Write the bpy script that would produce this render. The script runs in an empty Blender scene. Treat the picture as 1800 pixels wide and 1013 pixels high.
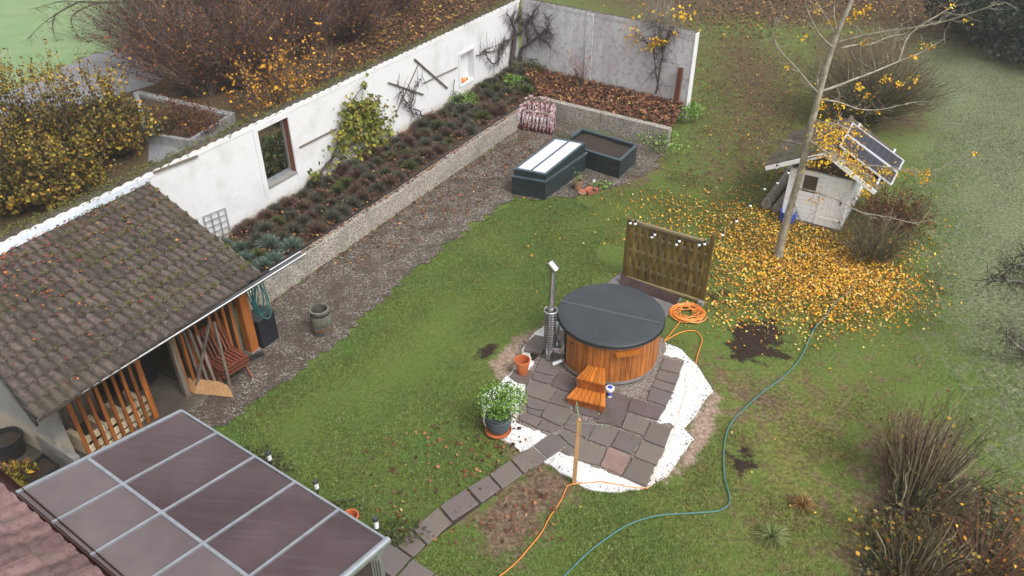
import bpy, math, random
import numpy as np
random.seed(7)
rng = np.random.default_rng(7)
S = bpy.context.scene
C = S.collection
# ---------------------------------------------------------------- camera
CAM_H = 9.4; PITCH = math.radians(34.4); FPX = 1360.0
cam = bpy.data.cameras.new('camera'); cam.sensor_width = 36.0; cam.lens = FPX/1800*36
cam.clip_start = 0.1; cam.clip_end = 900
camo = bpy.data.objects.new('camera', cam); C.objects.link(camo)
camo.location = (0, 0, CAM_H); camo.rotation_euler = (math.radians(90)-PITCH, 0, 0)
S.camera = camo
# ---------------------------------------------------------------- light
SUN_EL = math.radians(52); SUN_AZ = math.radians(138)     # compass-like: direction the light comes from
world = bpy.data.worlds.new('World'); S.world = world; world.use_nodes = True
nt = world.node_tree; nt.nodes.clear()
wo = nt.nodes.new('ShaderNodeOutputWorld'); bg = nt.nodes.new('ShaderNodeBackground')
sky = nt.nodes.new('ShaderNodeTexSky'); sky.sky_type = 'NISHITA'; sky.sun_disc = False
sky.sun_elevation = SUN_EL; sky.sun_rotation = SUN_AZ
sky.air_density = 1.0; sky.dust_density = 4.0; sky.ozone_density = 1.0
hs = nt.nodes.new('ShaderNodeHueSaturation'); hs.inputs['Saturation'].default_value = 0.08
nt.links.new(sky.outputs[0], hs.inputs['Color']); nt.links.new(hs.outputs[0], bg.inputs[0])
bg.inputs[1].default_value = 0.15
nt.links.new(bg.outputs[0], wo.inputs[0])
sl = bpy.data.lights.new('sun', 'SUN'); sl.energy = 1.1; sl.angle = math.radians(20); sl.color = (1, .97, .92)
slo = bpy.data.objects.new('sun', sl); C.objects.link(slo)
slo.rotation_euler = (math.radians(90)-SUN_EL, 0, math.pi - SUN_AZ)
slo.location = (0, 0, 40)
S.view_settings.view_transform = 'Standard'; S.view_settings.look = 'None'
S.view_settings.gamma = 1; S.view_settings.use_curve_mapping = False
S.view_settings.exposure = 0.66
S.render.engine = 'CYCLES'
S.cycles.volume_bounces = 1; S.cycles.max_bounces = 6
# ---------------------------------------------------------------- projection of the survey photograph: pixel -> place
ct, st = math.cos(PITCH), math.sin(PITCH)
def ray(x, y):
    u = (x-900)/FPX; v = (y-506.5)/FPX
    return np.array([u, ct-v*st, -st-v*ct])
def G(x, y, z=0.0):
    d = ray(x, y); t = (z-CAM_H)/d[2]
    return np.array([0, 0, CAM_H])+t*d
def GV(pts, z=0.0): return [G(x, y, z) for x, y in pts]
def PY(x, y, Y):            # point of a pixel ray at depth Y
    d = ray(x, y); t = Y/d[1]
    return np.array([0, 0, CAM_H])+t*d
def onwall(x, y, a, b):
    n = np.array([-(b-a)[1], (b-a)[0], 0]); d = ray(x, y); o = np.array([0, 0, CAM_H])
    return o + n.dot(a-o)/n.dot(d)*d
WB = np.array([0.1, 27.03, 0.0]); WD = np.array([.485, .8745, 0]); WN = np.array([.8745, -.485, 0])
def SN(s, n, z=0.0): return WB+WD*s+WN*n+np.array([0, 0, z])     # along the long wall / out from it
# ---------------------------------------------------------------- mesh helpers
ROOT = {}
def setp(o, label=None, cat=None, group=None, kind=None):
    if label: o['label'] = label
    if cat: o['category'] = cat
    if group: o['group'] = group
    if kind: o['kind'] = kind
    return o
def base_of(parent):
    return ROOT.get(parent.name, np.zeros(3)) if parent is not None else np.zeros(3)
def thing(name, label, cat, loc, group=None):
    o = bpy.data.objects.new(name, None); C.objects.link(o); o.empty_display_size = .2
    o.location = tuple(loc); ROOT[o.name] = np.array(loc, float)
    return setp(o, label, cat, group)
def link(name, me, parent, origin):
    o = bpy.data.objects.new(name, me); C.objects.link(o)
    if parent is not None:
        o.parent = parent; ROOT[o.name] = base_of(parent)
    else:
        o.location = tuple(origin); ROOT[o.name] = np.array(origin, float)
    return o
def np_mesh(name, V, F, mat, parent=None, origin=None, smooth=False, attrs=None, local=False):
    V = np.asarray(V, float); F = np.asarray(F, np.int32)
    if parent is not None: off = np.zeros(3) if local else base_of(parent)
    else:
        if origin is None:
            origin = np.array([(V[:, 0].min()+V[:, 0].max())/2, (V[:, 1].min()+V[:, 1].max())/2, V[:, 2].min()])
        off = np.zeros(3) if local else np.array(origin, float)
    V = V-off
    k = F.shape[1]
    me = bpy.data.meshes.new(name)
    me.vertices.add(len(V)); me.vertices.foreach_set('co', V.astype(np.float32).ravel())
    me.loops.add(F.size); me.loops.foreach_set('vertex_index', F.ravel())
    me.polygons.add(len(F)); me.polygons.foreach_set('loop_start', np.arange(0, F.size, k, dtype=np.int32))
    if smooth: me.polygons.foreach_set('use_smooth', np.ones(len(F), bool))
    for an, dom, val in (attrs or []):
        if val.ndim == 1:
            a = me.attributes.new(an, 'FLOAT', dom); a.data.foreach_set('value', val.astype(np.float32))
        else:
            a = me.attributes.new(an, 'FLOAT_COLOR', dom); a.data.foreach_set('color', val.astype(np.float32).ravel())
    me.update(calc_edges=True); me.validate()
    me.materials.append(mat)
    return link(name, me, parent, origin if origin is not None else (0, 0, 0))
class MB:
    def __init__(s): s.v = []; s.f = []
    def add(s, vs, fs):
        b = len(s.v); s.v.extend([tuple(map(float, p)) for p in vs]); s.f.extend([tuple(b+i for i in f) for f in fs]); return s
    def hexa(s, p):      # 8 corners: bottom 0-3 ccw, top 4-7
        return s.add(p, [(3, 2, 1, 0), (4, 5, 6, 7), (0, 1, 5, 4), (1, 2, 6, 5), (2, 3, 7, 6), (3, 0, 4, 7)])
    def box(s, c, size, rz=0.0):
        x, y, z = [q/2 for q in size]; ca, sa = math.cos(rz), math.sin(rz); out = []
        for dz in (-z, z):
            for dx, dy in ((-x, -y), (x, -y), (x, y), (-x, y)):
                out.append((c[0]+dx*ca-dy*sa, c[1]+dx*sa+dy*ca, c[2]+dz))
        return s.hexa(out)
    def beam(s, a, b, w, h, up=(0, 0, 1)):
        a = np.array(a, float); b = np.array(b, float); d = b-a; d /= np.linalg.norm(d)
        up = np.array(up, float); sd = np.cross(d, up)
        if np.linalg.norm(sd) < 1e-4: sd = np.cross(d, (1, 0, 0))
        sd /= np.linalg.norm(sd); u = np.cross(sd, d)
        r = []
        for e in (a, b):
            r += [e-sd*w/2-u*h/2, e+sd*w/2-u*h/2, e+sd*w/2+u*h/2, e-sd*w/2+u*h/2]
        return s.add(r, [(0, 1, 2, 3), (7, 6, 5, 4), (1, 0, 4, 5), (2, 1, 5, 6), (3, 2, 6, 7), (0, 3, 7, 4)])
    def prism(s, poly, z0, z1):
        n = len(poly); a = sum(poly[i][0]*poly[(i+1) % n][1]-poly[(i+1) % n][0]*poly[i][1] for i in range(n))
        if a < 0: poly = poly[::-1]
        v = [(p[0], p[1], z0) for p in poly]+[(p[0], p[1], z1) for p in poly]
        f = [tuple(range(n))[::-1], tuple(range(n, 2*n))]+[(i, (i+1) % n, n+(i+1) % n, n+i) for i in range(n)]
        return s.add(v, f)
    def stone(s, poly, z0, z1, r=.012):     # prism with a rounded upper arris
        n = len(poly); a = sum(poly[i][0]*poly[(i+1) % n][1]-poly[(i+1) % n][0]*poly[i][1] for i in range(n))
        if a < 0: poly = poly[::-1]
        cx = sum(p[0] for p in poly)/n; cy = sum(p[1] for p in poly)/n
        def ins(q, k): 
            d = math.hypot(q[0]-cx, q[1]-cy)+1e-6; return (q[0]-(q[0]-cx)/d*k, q[1]-(q[1]-cy)/d*k)
        v = [(p[0], p[1], z0) for p in poly]+[(p[0], p[1], z1-r) for p in poly]+[ins(p, r)+(z1,) for p in poly]
        f = [tuple(range(2*n, 3*n))]
        for k in (0, 1):
            f += [(k*n+i, k*n+(i+1) % n, (k+1)*n+(i+1) % n, (k+1)*n+i) for i in range(n)]
        return s.add(v, f)
    def tube(s, pts, r, seg=6, cap=True, closed=False):
        pts = [np.array(p, float) for p in pts]; n = len(pts)
        rr = r if hasattr(r, '__len__') else [r]*n
        prev = None; vs = []
        for i, p in enumerate(pts):
            if closed: d = pts[(i+1) % n]-pts[i-1]
            else: d = pts[min(i+1, n-1)]-pts[max(i-1, 0)]
            d = d/(np.linalg.norm(d)+1e-9)
            if prev is None:
                u = np.cross(d, (0, 0, 1)); 
                if np.linalg.norm(u) < .1: u = np.cross(d, (1, 0, 0))
            else: u = prev-d*prev.dot(d)
            u /= np.linalg.norm(u)+1e-9; prev = u; w = np.cross(d, u)
            for k in range(seg):
                a = 2*math.pi*k/seg; vs.append(p+rr[i]*(u*math.cos(a)+w*math.sin(a)))
        fs = []
        for i in range(n if closed else n-1):
            j = (i+1) % n
            for k in range(seg):
                k2 = (k+1) % seg; fs.append((i*seg+k, i*seg+k2, j*seg+k2, j*seg+k))
        if cap and not closed: fs += [tuple(range(seg))[::-1], tuple((n-1)*seg+k for k in range(seg))]
        return s.add(vs, fs)
    def lathe(s, prof, c=(0, 0, 0), seg=24, a0=0, a1=2*math.pi):
        full = abs(a1-a0-2*math.pi) < 1e-6; m = seg if full else seg+1; vs = []
        for r, z in prof:
            for k in range(m):
                a = a0+(a1-a0)*k/seg; vs.append((c[0]+r*math.cos(a), c[1]+r*math.sin(a), c[2]+z))
        fs = []
        for i in range(len(prof)-1):
            for k in range(seg):
                k2 = (k+1) % m; fs.append((i*m+k, i*m+k2, (i+1)*m+k2, (i+1)*m+k))
        return s.add(vs, fs)
    def disc(s, c, r, seg=24):
        return s.add([(c[0]+r*math.cos(2*math.pi*k/seg), c[1]+r*math.sin(2*math.pi*k/seg), c[2]) for k in range(seg)], [tuple(range(seg))])
    def quad(s, a, b, c, d): return s.add([a, b, c, d], [(0, 1, 2, 3)])
    def ball(s, c, r, seg=8, rings=5, sz=1.0):
        prof = [(max(1e-4, r*math.sin(math.pi*i/rings)), -r*sz*math.cos(math.pi*i/rings)) for i in range(rings+1)]
        return s.lathe(prof, c, seg)
    def mesh(s, name, off=(0, 0, 0), smooth=False):
        me = bpy.data.meshes.new(name); off = np.array(off, float)
        V = np.array(s.v)-off
        me.from_pydata(V.tolist(), [], s.f)
        if smooth:
            me.polygons.foreach_set('use_smooth', [True]*len(me.polygons))
            try: me.set_sharp_from_angle(angle=math.radians(40))
            except Exception: pass
        me.update(); return me
    def build(s, name, mat, parent=None, smooth=False, origin=None):
        V = np.array(s.v)
        if parent is not None: off = base_of(parent)
        else: off = np.array(origin, float) if origin is not None else np.array([(V[:, 0].min()+V[:, 0].max())/2, (V[:, 1].min()+V[:, 1].max())/2, V[:, 2].min()])
        me = s.mesh(name, off, smooth); me.materials.append(mat)
        return link(name, me, parent, off)
def solo(mb, name, mat, label, cat, group=None, smooth=False, kind=None, origin=None):
    return setp(mb.build(name, mat, None, smooth, origin), label, cat, group, kind)
def place(me, name, parent, loc, rot=(0, 0, 0), scale=(1, 1, 1)):   # shared-mesh part, loc in world
    o = bpy.data.objects.new(name, me); C.objects.link(o); o.parent = parent
    o.location = tuple(np.array(loc)-base_of(parent)); o.rotation_euler = rot; o.scale = scale
    return o
def copy_tree(o, parent=None):
    c = o.copy(); C.objects.link(c)
    if parent is not None: c.parent = parent
    ROOT[c.name] = ROOT.get(o.name, np.zeros(3))
    for ch in list(o.children): copy_tree(ch, c)
    return c
def stems(name, P, R, mat, parent=None, k=3, origin=None, attrs=None):   # P (N,M,3) polylines, R (N,M)
    P = np.asarray(P, float); R = np.asarray(R, float); N, M, _ = P.shape
    D = np.gradient(P, axis=1); D /= np.linalg.norm(D, axis=2, keepdims=True)+1e-9
    ref = np.where(np.abs(D[..., 2:3]) > .8, np.array([1., 0, 0]), np.array([0, 0, 1.]))
    U = np.cross(D, ref); U /= np.linalg.norm(U, axis=2, keepdims=True)+1e-9; W = np.cross(D, U)
    a = 2*np.pi*np.arange(k)/k
    V = P[:, :, None, :]+R[:, :, None, None]*(U[:, :, None, :]*np.cos(a)[None, None, :, None]+W[:, :, None, :]*np.sin(a)[None, None, :, None])
    idx = np.arange(N*M*k).reshape(N, M, k)
    A = idx[:, :-1, :]; B = np.roll(A, -1, axis=2); Dn = idx[:, 1:, :]; Cn = np.roll(Dn, -1, axis=2)
    F = np.stack([A, B, Cn, Dn], -1).reshape(-1, 4)
    rnd = np.repeat(rng.random(N), (M-1)*k)
    o = np_mesh(name, V.reshape(-1, 3), F, mat, parent, origin, attrs=[('rnd', 'FACE', rnd)])
    if parent is not None: o['kind'] = 'stuff'
    return o
def leaves(name, P, size, mat, parent=None, origin=None, flat=0.0, aspect=.6, size_var=.35, normals=None):
    """leaf blades: each two triangles folded on the midrib; flat=1 lies on the ground"""
    P = np.asarray(P, float); N = len(P)
    nrm = rng.normal(size=(N, 3)); nrm[:, 2] = np.abs(nrm[:, 2]); 
    nrm /= np.linalg.norm(nrm, axis=1, keepdims=True)
    nrm = nrm*(1-flat)+np.array([0, 0, 1.])*flat
    if normals is not None: nrm = nrm+normals
    nrm /= np.linalg.norm(nrm, axis=1, keepdims=True)
    t = rng.normal(size=(N, 3)); t -= nrm*np.sum(t*nrm, axis=1, keepdims=True); t /= np.linalg.norm(t, axis=1, keepdims=True)
    b = np.cross(nrm, t); s = (size*(1+size_var*rng.normal(size=N)).clip(.4, 2))[:, None]
    fold = rng.uniform(-.1, .45, size=(N, 1))
    v0 = P-t*s*.5; v2 = P+t*s*.5; v1 = P+b*s*aspect*.5+nrm*s*fold*.5+t*s*.05; v3 = P-b*s*aspect*.5+nrm*s*fold*.5+t*s*.05
    V = np.stack([v0, v1, v2, v3], 1).reshape(-1, 3)
    i = np.arange(N)*4
    F = np.stack([i, i+1, i+2, i, i+2, i+3], 1).reshape(-1, 3)
    o = np_mesh(name, V, F, mat, parent, origin, attrs=[('rnd', 'FACE', np.repeat(rng.random(N), 2))])
    if parent is not None: o['kind'] = 'stuff'
    return o
# ---------------------------------------------------------------- materials
def newmat(name):
    m = bpy.data.materials.new(name); m.use_nodes = True; n = m.node_tree.nodes; n.clear()
    o = n.new('ShaderNodeOutputMaterial'); p = n.new('ShaderNodeBsdfPrincipled')
    m.node_tree.links.new(p.outputs[0], o.inputs[0]); return m, m.node_tree, p
def node(t, typ, **kw):
    n = t.nodes.new(typ)
    for k, v in kw.items():
        if k.startswith('i_'): 
            key = k[2:]; n.inputs[int(key) if key.isdigit() else key].default_value = v
        else: setattr(n, k, v)
    return n
def noise(t, scale, detail=4, rough=.6, vec=None, dist=0.0):
    n = node(t, 'ShaderNodeTexNoise'); n.inputs['Scale'].default_value = scale; n.inputs['Detail'].default_value = detail
    n.inputs['Roughness'].default_value = rough; n.inputs['Distortion'].default_value = dist
    t.links.new(vec if vec is not None else pos(t), n.inputs['Vector']); return n.outputs['Fac']
def pos(t):
    for n in t.nodes:
        if n.type == 'NEW_GEOMETRY': return n.outputs['Position']
    return t.nodes.new('ShaderNodeNewGeometry').outputs['Position']
def objc(t):
    for n in t.nodes:
        if n.type == 'TEX_COORD': return n.outputs['Object']
    return t.nodes.new('ShaderNodeTexCoord').outputs['Object']
def ramp(t, fac, stops, interp='LINEAR'):
    r = t.nodes.new('ShaderNodeValToRGB'); r.color_ramp.interpolation = interp; e = r.color_ramp.elements
    while len(e) > 1: e.remove(e[0])
    e[0].position = stops[0][0]; e[0].color = tuple(stops[0][1])+(1,)
    for p, c in stops[1:]:
        q = e.new(p); q.color = tuple(c)+(1,)
    t.links.new(fac, r.inputs[0]); return r.outputs[0]
def fmap(t, v, a, b, c=0.0, d=1.0):
    m = t.nodes.new('ShaderNodeMapRange'); m.inputs[1].default_value = a; m.inputs[2].default_value = b
    m.inputs[3].default_value = c; m.inputs[4].default_value = d; t.links.new(v, m.inputs[0]); return m.outputs[0]
def mix(t, f, a, b, mode='MIX'):
    m = t.nodes.new('ShaderNodeMix'); m.data_type = 'RGBA'; m.blend_type = mode
    if isinstance(f, (int, float)): m.inputs[0].default_value = f
    else: t.links.new(f, m.inputs[0])
    for i, q in ((6, a), (7, b)):
        if isinstance(q, tuple): m.inputs[i].default_value = q+(1,) if len(q) == 3 else q
        else: t.links.new(q, m.inputs[i])
    return m.outputs[2]
def math_(t, op, a, b=0.0):
    m = t.nodes.new('ShaderNodeMath'); m.operation = op
    for i, q in ((0, a), (1, b)):
        if isinstance(q, (int, float)): m.inputs[i].default_value = q
        else: t.links.new(q, m.inputs[i])
    return m.outputs[0]
def bump(t, p, h, strength=.5, dist=.01):
    b = t.nodes.new('ShaderNodeBump'); b.inputs['Strength'].default_value = strength; b.inputs['Distance'].default_value = dist
    t.links.new(h, b.inputs['Height']); t.links.new(b.outputs[0], p.inputs['Normal'])
def attr(t, name, out='Fac'):
    a = t.nodes.new('ShaderNodeAttribute'); a.attribute_name = name; return a.outputs[out]
def orand(t): return t.nodes.new('ShaderNodeObjectInfo').outputs['Random']
def lin(*c):      # sRGB 0-255 -> linear
    return tuple(((x/255)/12.92 if x/255 <= .04045 else ((x/255+.055)/1.055)**2.4) for x in c)
def simple(name, ca, cb, scale=6, rough=.7, metal=0.0, bs=.3, bd=.005, bscale=None, rand=.0, detail=5, coat=0):
    m, t, p = newmat(name); n = noise(t, scale, detail)
    col = ramp(t, n, [(.3, ca), (.7, cb)])
    if rand:
        v = fmap(t, orand(t), 0, 1, 1-rand, 1+rand); h = node(t, 'ShaderNodeHueSaturation'); t.links.new(v, h.inputs['Value']); t.links.new(col, h.inputs['Color']); col = h.outputs[0]
    t.links.new(col, p.inputs['Base Color']); p.inputs['Roughness'].default_value = rough; p.inputs['Metallic'].default_value = metal
    if bs: bump(t, p, noise(t, bscale or scale*5, 4), bs, bd)
    return m
def leafmat(name, stops, rough=.6, trans=.0):
    m, t, p = newmat(name); r = attr(t, 'rnd'); col = ramp(t, r, stops)
    n = noise(t, 1.3, 2); col = mix(t, fmap(t, n, .35, .65), col, mix(t, .25, col, (.02, .015, .01)))
    t.links.new(col, p.inputs['Base Color']); p.inputs['Roughness'].default_value = rough
    p.inputs['Specular IOR Level'].default_value = .25
    return m
def wood(name, ca, cb, axis='Z', rough=.55, scale=1.0, rand=.25):
    m, t, p = newmat(name)
    mp = node(t, 'ShaderNodeMapping'); t.links.new(pos(t), mp.inputs[0])
    sc = {'X': (2, 30, 30), 'Y': (30, 2, 30), 'Z': (30, 30, 2)}[axis]; mp.inputs['Scale'].default_value = tuple(q*scale for q in sc)
    oi = orand(t); 
    n = noise(t, 1.0, 5, .65, mp.outputs[0], .6); b = noise(t, 2.2, 3)
    f = math_(t, 'ADD', math_(t, 'MULTIPLY', n, .75), math_(t, 'MULTIPLY', b, .25))
    col = ramp(t, f, [(.35, ca), (.62, cb)])
    h = node(t, 'ShaderNodeHueSaturation'); t.links.new(fmap(t, oi, 0, 1, 1-rand, 1+rand), h.inputs['Value']); t.links.new(col, h.inputs['Color'])
    t.links.new(h.outputs[0], p.inputs['Base Color']); p.inputs['Roughness'].default_value = rough
    bump(t, p, n, .35, .004); return m
M = {}
def stemmat(name, stops, rough=.85):
    m, t, p = newmat(name); c = ramp(t, attr(t, 'rnd'), stops); c = mix(t, fmap(t, noise(t, 14, 3), .4, .65, 0, .4), c, (.03, .025, .02))
    t.links.new(c, p.inputs['Base Color']); p.inputs['Roughness'].default_value = rough; return m
M['steel'] = simple('steel', (.55, .55, .56), (.7, .7, .71), 3, .22, 1.0, .1, .002)
M['darksteel'] = simple('dark_steel', (.12, .12, .13), (.2, .2, .21), 3, .35, .9, .1, .002)
M['galv'] = simple('galvanised', (.4, .43, .47), (.55, .58, .63), 8, .38, .8, .1, .002)
M['black'] = simple('black_plastic', (.012, .012, .014), (.03, .03, .032), 5, .45, 0, .15)
M['anthracite'] = simple('anthracite_board', (.010, .019, .022), (.022, .034, .038), 4, .5, 0, .2)
M['anthrim'] = simple('anthracite_rim', (.04, .065, .08), (.07, .10, .12), 4, .45, 0, .2)
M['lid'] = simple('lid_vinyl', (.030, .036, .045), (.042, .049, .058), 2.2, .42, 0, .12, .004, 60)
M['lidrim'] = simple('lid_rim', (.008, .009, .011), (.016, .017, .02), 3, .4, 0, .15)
M['white'] = simple('white_plastic', (.72, .72, .74), (.8, .8, .82), 4, .4, 0, .05)
M['blue'] = simple('blue_plastic', (.02, .06, .4), (.03, .09, .5), 4, .4, 0, .05)
M['terra'] = simple('terracotta', (.42, .10, .03), (.52, .15, .05), 5, .6, 0, .15)
M['terra_old'] = simple('old_terracotta', (.22, .11, .06), (.34, .2, .12), 12, .8, 0, .3)
M['concrete'] = simple('concrete', (.16, .15, .135), (.27, .26, .24), 3, .9, 0, .5, .006, 40, detail=8)
M['soil'] = simple('soil', (.022, .015, .011), (.06, .042, .03), 22, .95, 0, 1, .03, 60, detail=8)
M['brick'] = simple('red_brick', (.30, .085, .045), (.42, .14, .08), 20, .85, 0, .5, .006, rand=.2)
M['tubwood'] = wood('tub_wood', (.17, .05, .009), (.43, .15, .03), 'Z', .5, rand=.28)
M['stepwood'] = wood('step_wood', (.28, .075, .010), (.52, .175, .028), 'Y', .42, 1.2, rand=.28)
M['stepwood_shaded'] = wood('step_wood_shaded', (.15, .04, .007), (.33, .09, .016), 'Z', .5, 1.2, rand=.22)  # step wood with the upright faces' shade painted in; treads keep the lit tone
M['orangewood'] = wood('orange_wood', (.14, .042, .009), (.32, .10, .02), 'Z', .6, rand=.3)
M['greywood'] = wood('weathered_wood', (.06, .045, .035), (.19, .155, .125), 'Z', .85, rand=.35)
M['palewood'] = wood('pale_wood', (.46, .37, .24), (.66, .56, .40), 'X', .75, rand=.2)
M['stakewood'] = wood('stake_wood', (.36, .19, .08), (.52, .31, .15), 'Z', .7, rand=.1)
M['fencewood'] = wood('fence_wood', (.075, .052, .01), (.19, .125, .028), 'Z', .8, rand=.3)
M['fencerail'] = wood('fence_rail', (.16, .12, .055), (.30, .235, .13), 'X', .8, rand=.3)
M['redwood'] = wood('red_hardwood', (.09, .022, .012), (.22, .065, .035), 'Y', .6, rand=.3)
M['bark'] = simple('bark', (.15, .13, .10), (.34, .31, .26), 9, .9, 0, .8, .02, 26, detail=8)
M['twig'] = simple('twig', (.04, .03, .024), (.09, .07, .055), 8, .9, 0, 0)
M['twig_grey'] = simple('grey_twig', (.14, .13, .12), (.34, .33, .31), 8, .9, 0, 0)
# ================================================================ GROUND
def sdist(X, Y, poly):        # signed distance (positive inside) to a polygon
    poly = np.asarray(poly)[:, :2]; n = len(poly); dmin = np.full(X.shape, 1e9); inside = np.zeros(X.shape, bool)
    for i in range(n):
        a = poly[i]; b = poly[(i+1) % n]; e = b-a; L2 = e.dot(e)+1e-12
        t = (((X-a[0])*e[0]+(Y-a[1])*e[1])/L2).clip(0, 1)
        dmin = np.minimum(dmin, np.hypot(X-a[0]-t*e[0], Y-a[1]-t*e[1]))
        c = (a[1] > Y) != (b[1] > Y)
        xi = a[0]+(Y-a[1])*(e[0])/(e[1] if abs(e[1]) > 1e-12 else 1e-12)
        inside ^= c & (X < xi)
    return np.where(inside, dmin, -dmin)
def zone(X, Y, px, soft, z=0.0): return (sdist(X, Y, GV(px, z))/soft*.5+.5).clip(0, 1)
_ph = rng.uniform(0, 6.28, (3, 40)); _kk = rng.normal(size=(3, 40, 2))
def vnoise(X, Y, scale, k=0):   # cheap smooth noise -1..1
    r = 0
    for i in range(14):
        kx, ky = _kk[k, i]/scale; r = r+np.sin(X*kx+Y*ky+_ph[k, i])
    return r/5
DIRT = [([(838, 910), (878, 866), (950, 815), (1002, 845), (1004, 872), (960, 905), (940, 940), (900, 975), (850, 960)], .6, 1.15), ([(800, 930), (870, 900), (940, 950), (900, 1010), (830, 1013)], .8, .55),
        ([(1228, 640), (1258, 690), (1255, 740), (1230, 795), (1195, 835), (1175, 838), (1205, 757), (1245, 690)], .35, .9),
        ([(866, 640), (905, 600), (958, 572), (950, 595), (920, 620), (905, 650), (884, 672)], .3, 1.0),
        ([(1250, 640), (1390, 680), (1425, 750), (1340, 750), (1262, 712)], 1.0, .75), ([(1380, 640), (1560, 600), (1550, 800), (1500, 980), (1360, 1000), (1400, 800)], 2.0, .5), ([(1120, 300), (1230, 240), (1250, 130), (1330, 60), (1420, 60), (1300, 330)], 2.5, .45),
        ([(1540, 790), (1600, 740), (1680, 780), (1720, 900), (1700, 1100), (1450, 1100), (1525, 920)], .8, 1.15),
        ([(1100, 260), (1170, 262), (1150, 320), (1050, 345), (1010, 335), (1060, 320)], .5, .8),
        ([(-500, 500), (20, 690), (110, 800), (60, 900), (-500, 1500)], .5, 1.0),
        ([(885, 765), (940, 795), (925, 830), (890, 800)], .3, .9)]
DARK = [([(1283, 590), (1292, 572), (1310, 560), (1335, 568), (1362, 563), (1386, 592), (1372, 610), (1384, 628), (1345, 632), (1322, 642), (1296, 632), (1278, 612)], .5, 1.0),
        ([(1285, 798), (1305, 791), (1332, 801), (1326, 822), (1300, 826)], .4, 1.0), ([(838, 615), (866, 606), (870, 624), (844, 631)], .35, 1.0),
        ([(1424, 570), (1460, 563), (1452, 582), (1430, 584)], .25, .9), ([(1240, 515), (1285, 508), (1282, 530), (1245, 530)], .3, .75),
        ([(921, 613), (952, 620), (938, 652), (926, 648), (924, 630)], .08, 1.0)]
LITTER = [([(905, 60), (700, 190), (430, 350), (150, 520), (-600, 900), (-900, -100), (200, -170), (905, -190)], 1.0, 1.0),
          ([(1170, 60), (1300, 34), (1560, 62), (1720, 90), (1900, 60), (1500, -150), (900, -190), (905, -60)], 3.5, 1.0),
          ([(1225, 70), (1330, 60), (1420, 120), (1430, 200), (1390, 300), (1240, 320), (1260, 220), (1235, 150)], 3.0, .92),
          ([(1140, 330), (1220, 330), (1230, 250), (1330, 150), (1280, 140), (1190, 250)], .8, .4),
          ([(1420, 60), (1620, 60), (1640, 230), (1440, 250)], 1.2, .9),
          ([(1560, 1013), (1600, 880), (1800, 860), (1900, 1100), (1560, 1100)], .8, .8)]
MEADOW = [([(1570, 60), (1640, 300), (1640, 520), (1760, 700), (1830, 900), (1900, 1300), (3200, 900), (2600, -150), (1570, -60)], 2.5, 1.0)]
MOSS = [([(1200, 640), (1560, 640), (1540, 1013), (1250, 1013), (1260, 840)], 2.0, .8), ([(640, 930), (800, 830), (900, 880), (860, 1013), (640, 1013)], 1.0, .35),
        ([(1230, 280), (1420, 260), (1500, 420), (1640, 560), (1500, 640), (1200, 560)], 2.0, .5)]
FIELD = [([(-900, 260), (0, 168), (215, 82), (420, 0), (700, -120), (905, -280), (-2500, -320)], 2.0, 1.0)]
def zsum(X, Y, L):
    r = np.zeros(X.shape)
    for px, s, w in L: r = np.maximum(r, w*zone(X, Y, px, s))
    return r
xs = np.concatenate([[-420, -250, -150, -90, -60], np.arange(-44, -14, .8), np.arange(-14, 16, .13), np.arange(16, 44, .8), [60, 90, 150, 250, 420]])
ys = np.concatenate([[-120, -50, -20, -5], np.arange(2, 30, .13), np.arange(30, 70, .6), [90, 130, 200, 300, 430]])
GX, GY = np.meshgrid(xs, ys); nx, ny = len(xs), len(ys)
def gheight(X, Y): return .018*vnoise(X, Y, 1.1, 0)+.008*vnoise(X, Y, .35, 1)
dark = zsum(GX, GY, DARK)
patio_c = G(1050, 700)
flat = 1-np.exp(-(((GX-patio_c[0])**2+(GY-patio_c[1])**2)/9.0)**2)
flat = flat*(1-zone(GX, GY, [(440, 560), (935, 235), (1190, 265), (1100, 340), (905, 345), (380, 740), (280, 740)], 1.0))
GZ = gheight(GX, GY)*flat*.8-.012+.05*dark*(vnoise(GX, GY, .12, 2)*.5+.4)*(GX > -30)
GZ = np.where((GX < 3) & (GX > -3) & (GY < 9.5), GZ*.3-.01, GZ)
zc = np.stack([zsum(GX, GY, DIRT), zsum(GX, GY, LITTER), zsum(GX, GY, MOSS), zsum(GX, GY, MEADOW)], -1)
SAND = [([(1240, 685), (1262, 692), (1258, 735), (1235, 790), (1200, 832), (1172, 842), (1200, 800), (1221, 773), (1203, 756)], .3, 1.0), ([(862, 640), (905, 596), (962, 566), (955, 585), (925, 612), (912, 640), (884, 668)], .25, 1.0), ([(900, 790), (938, 795), (930, 808), (905, 812)], .2, .8)]
zc2 = np.stack([dark, zsum(GX, GY, FIELD), zsum(GX, GY, SAND), np.ones_like(dark)], -1)
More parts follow.
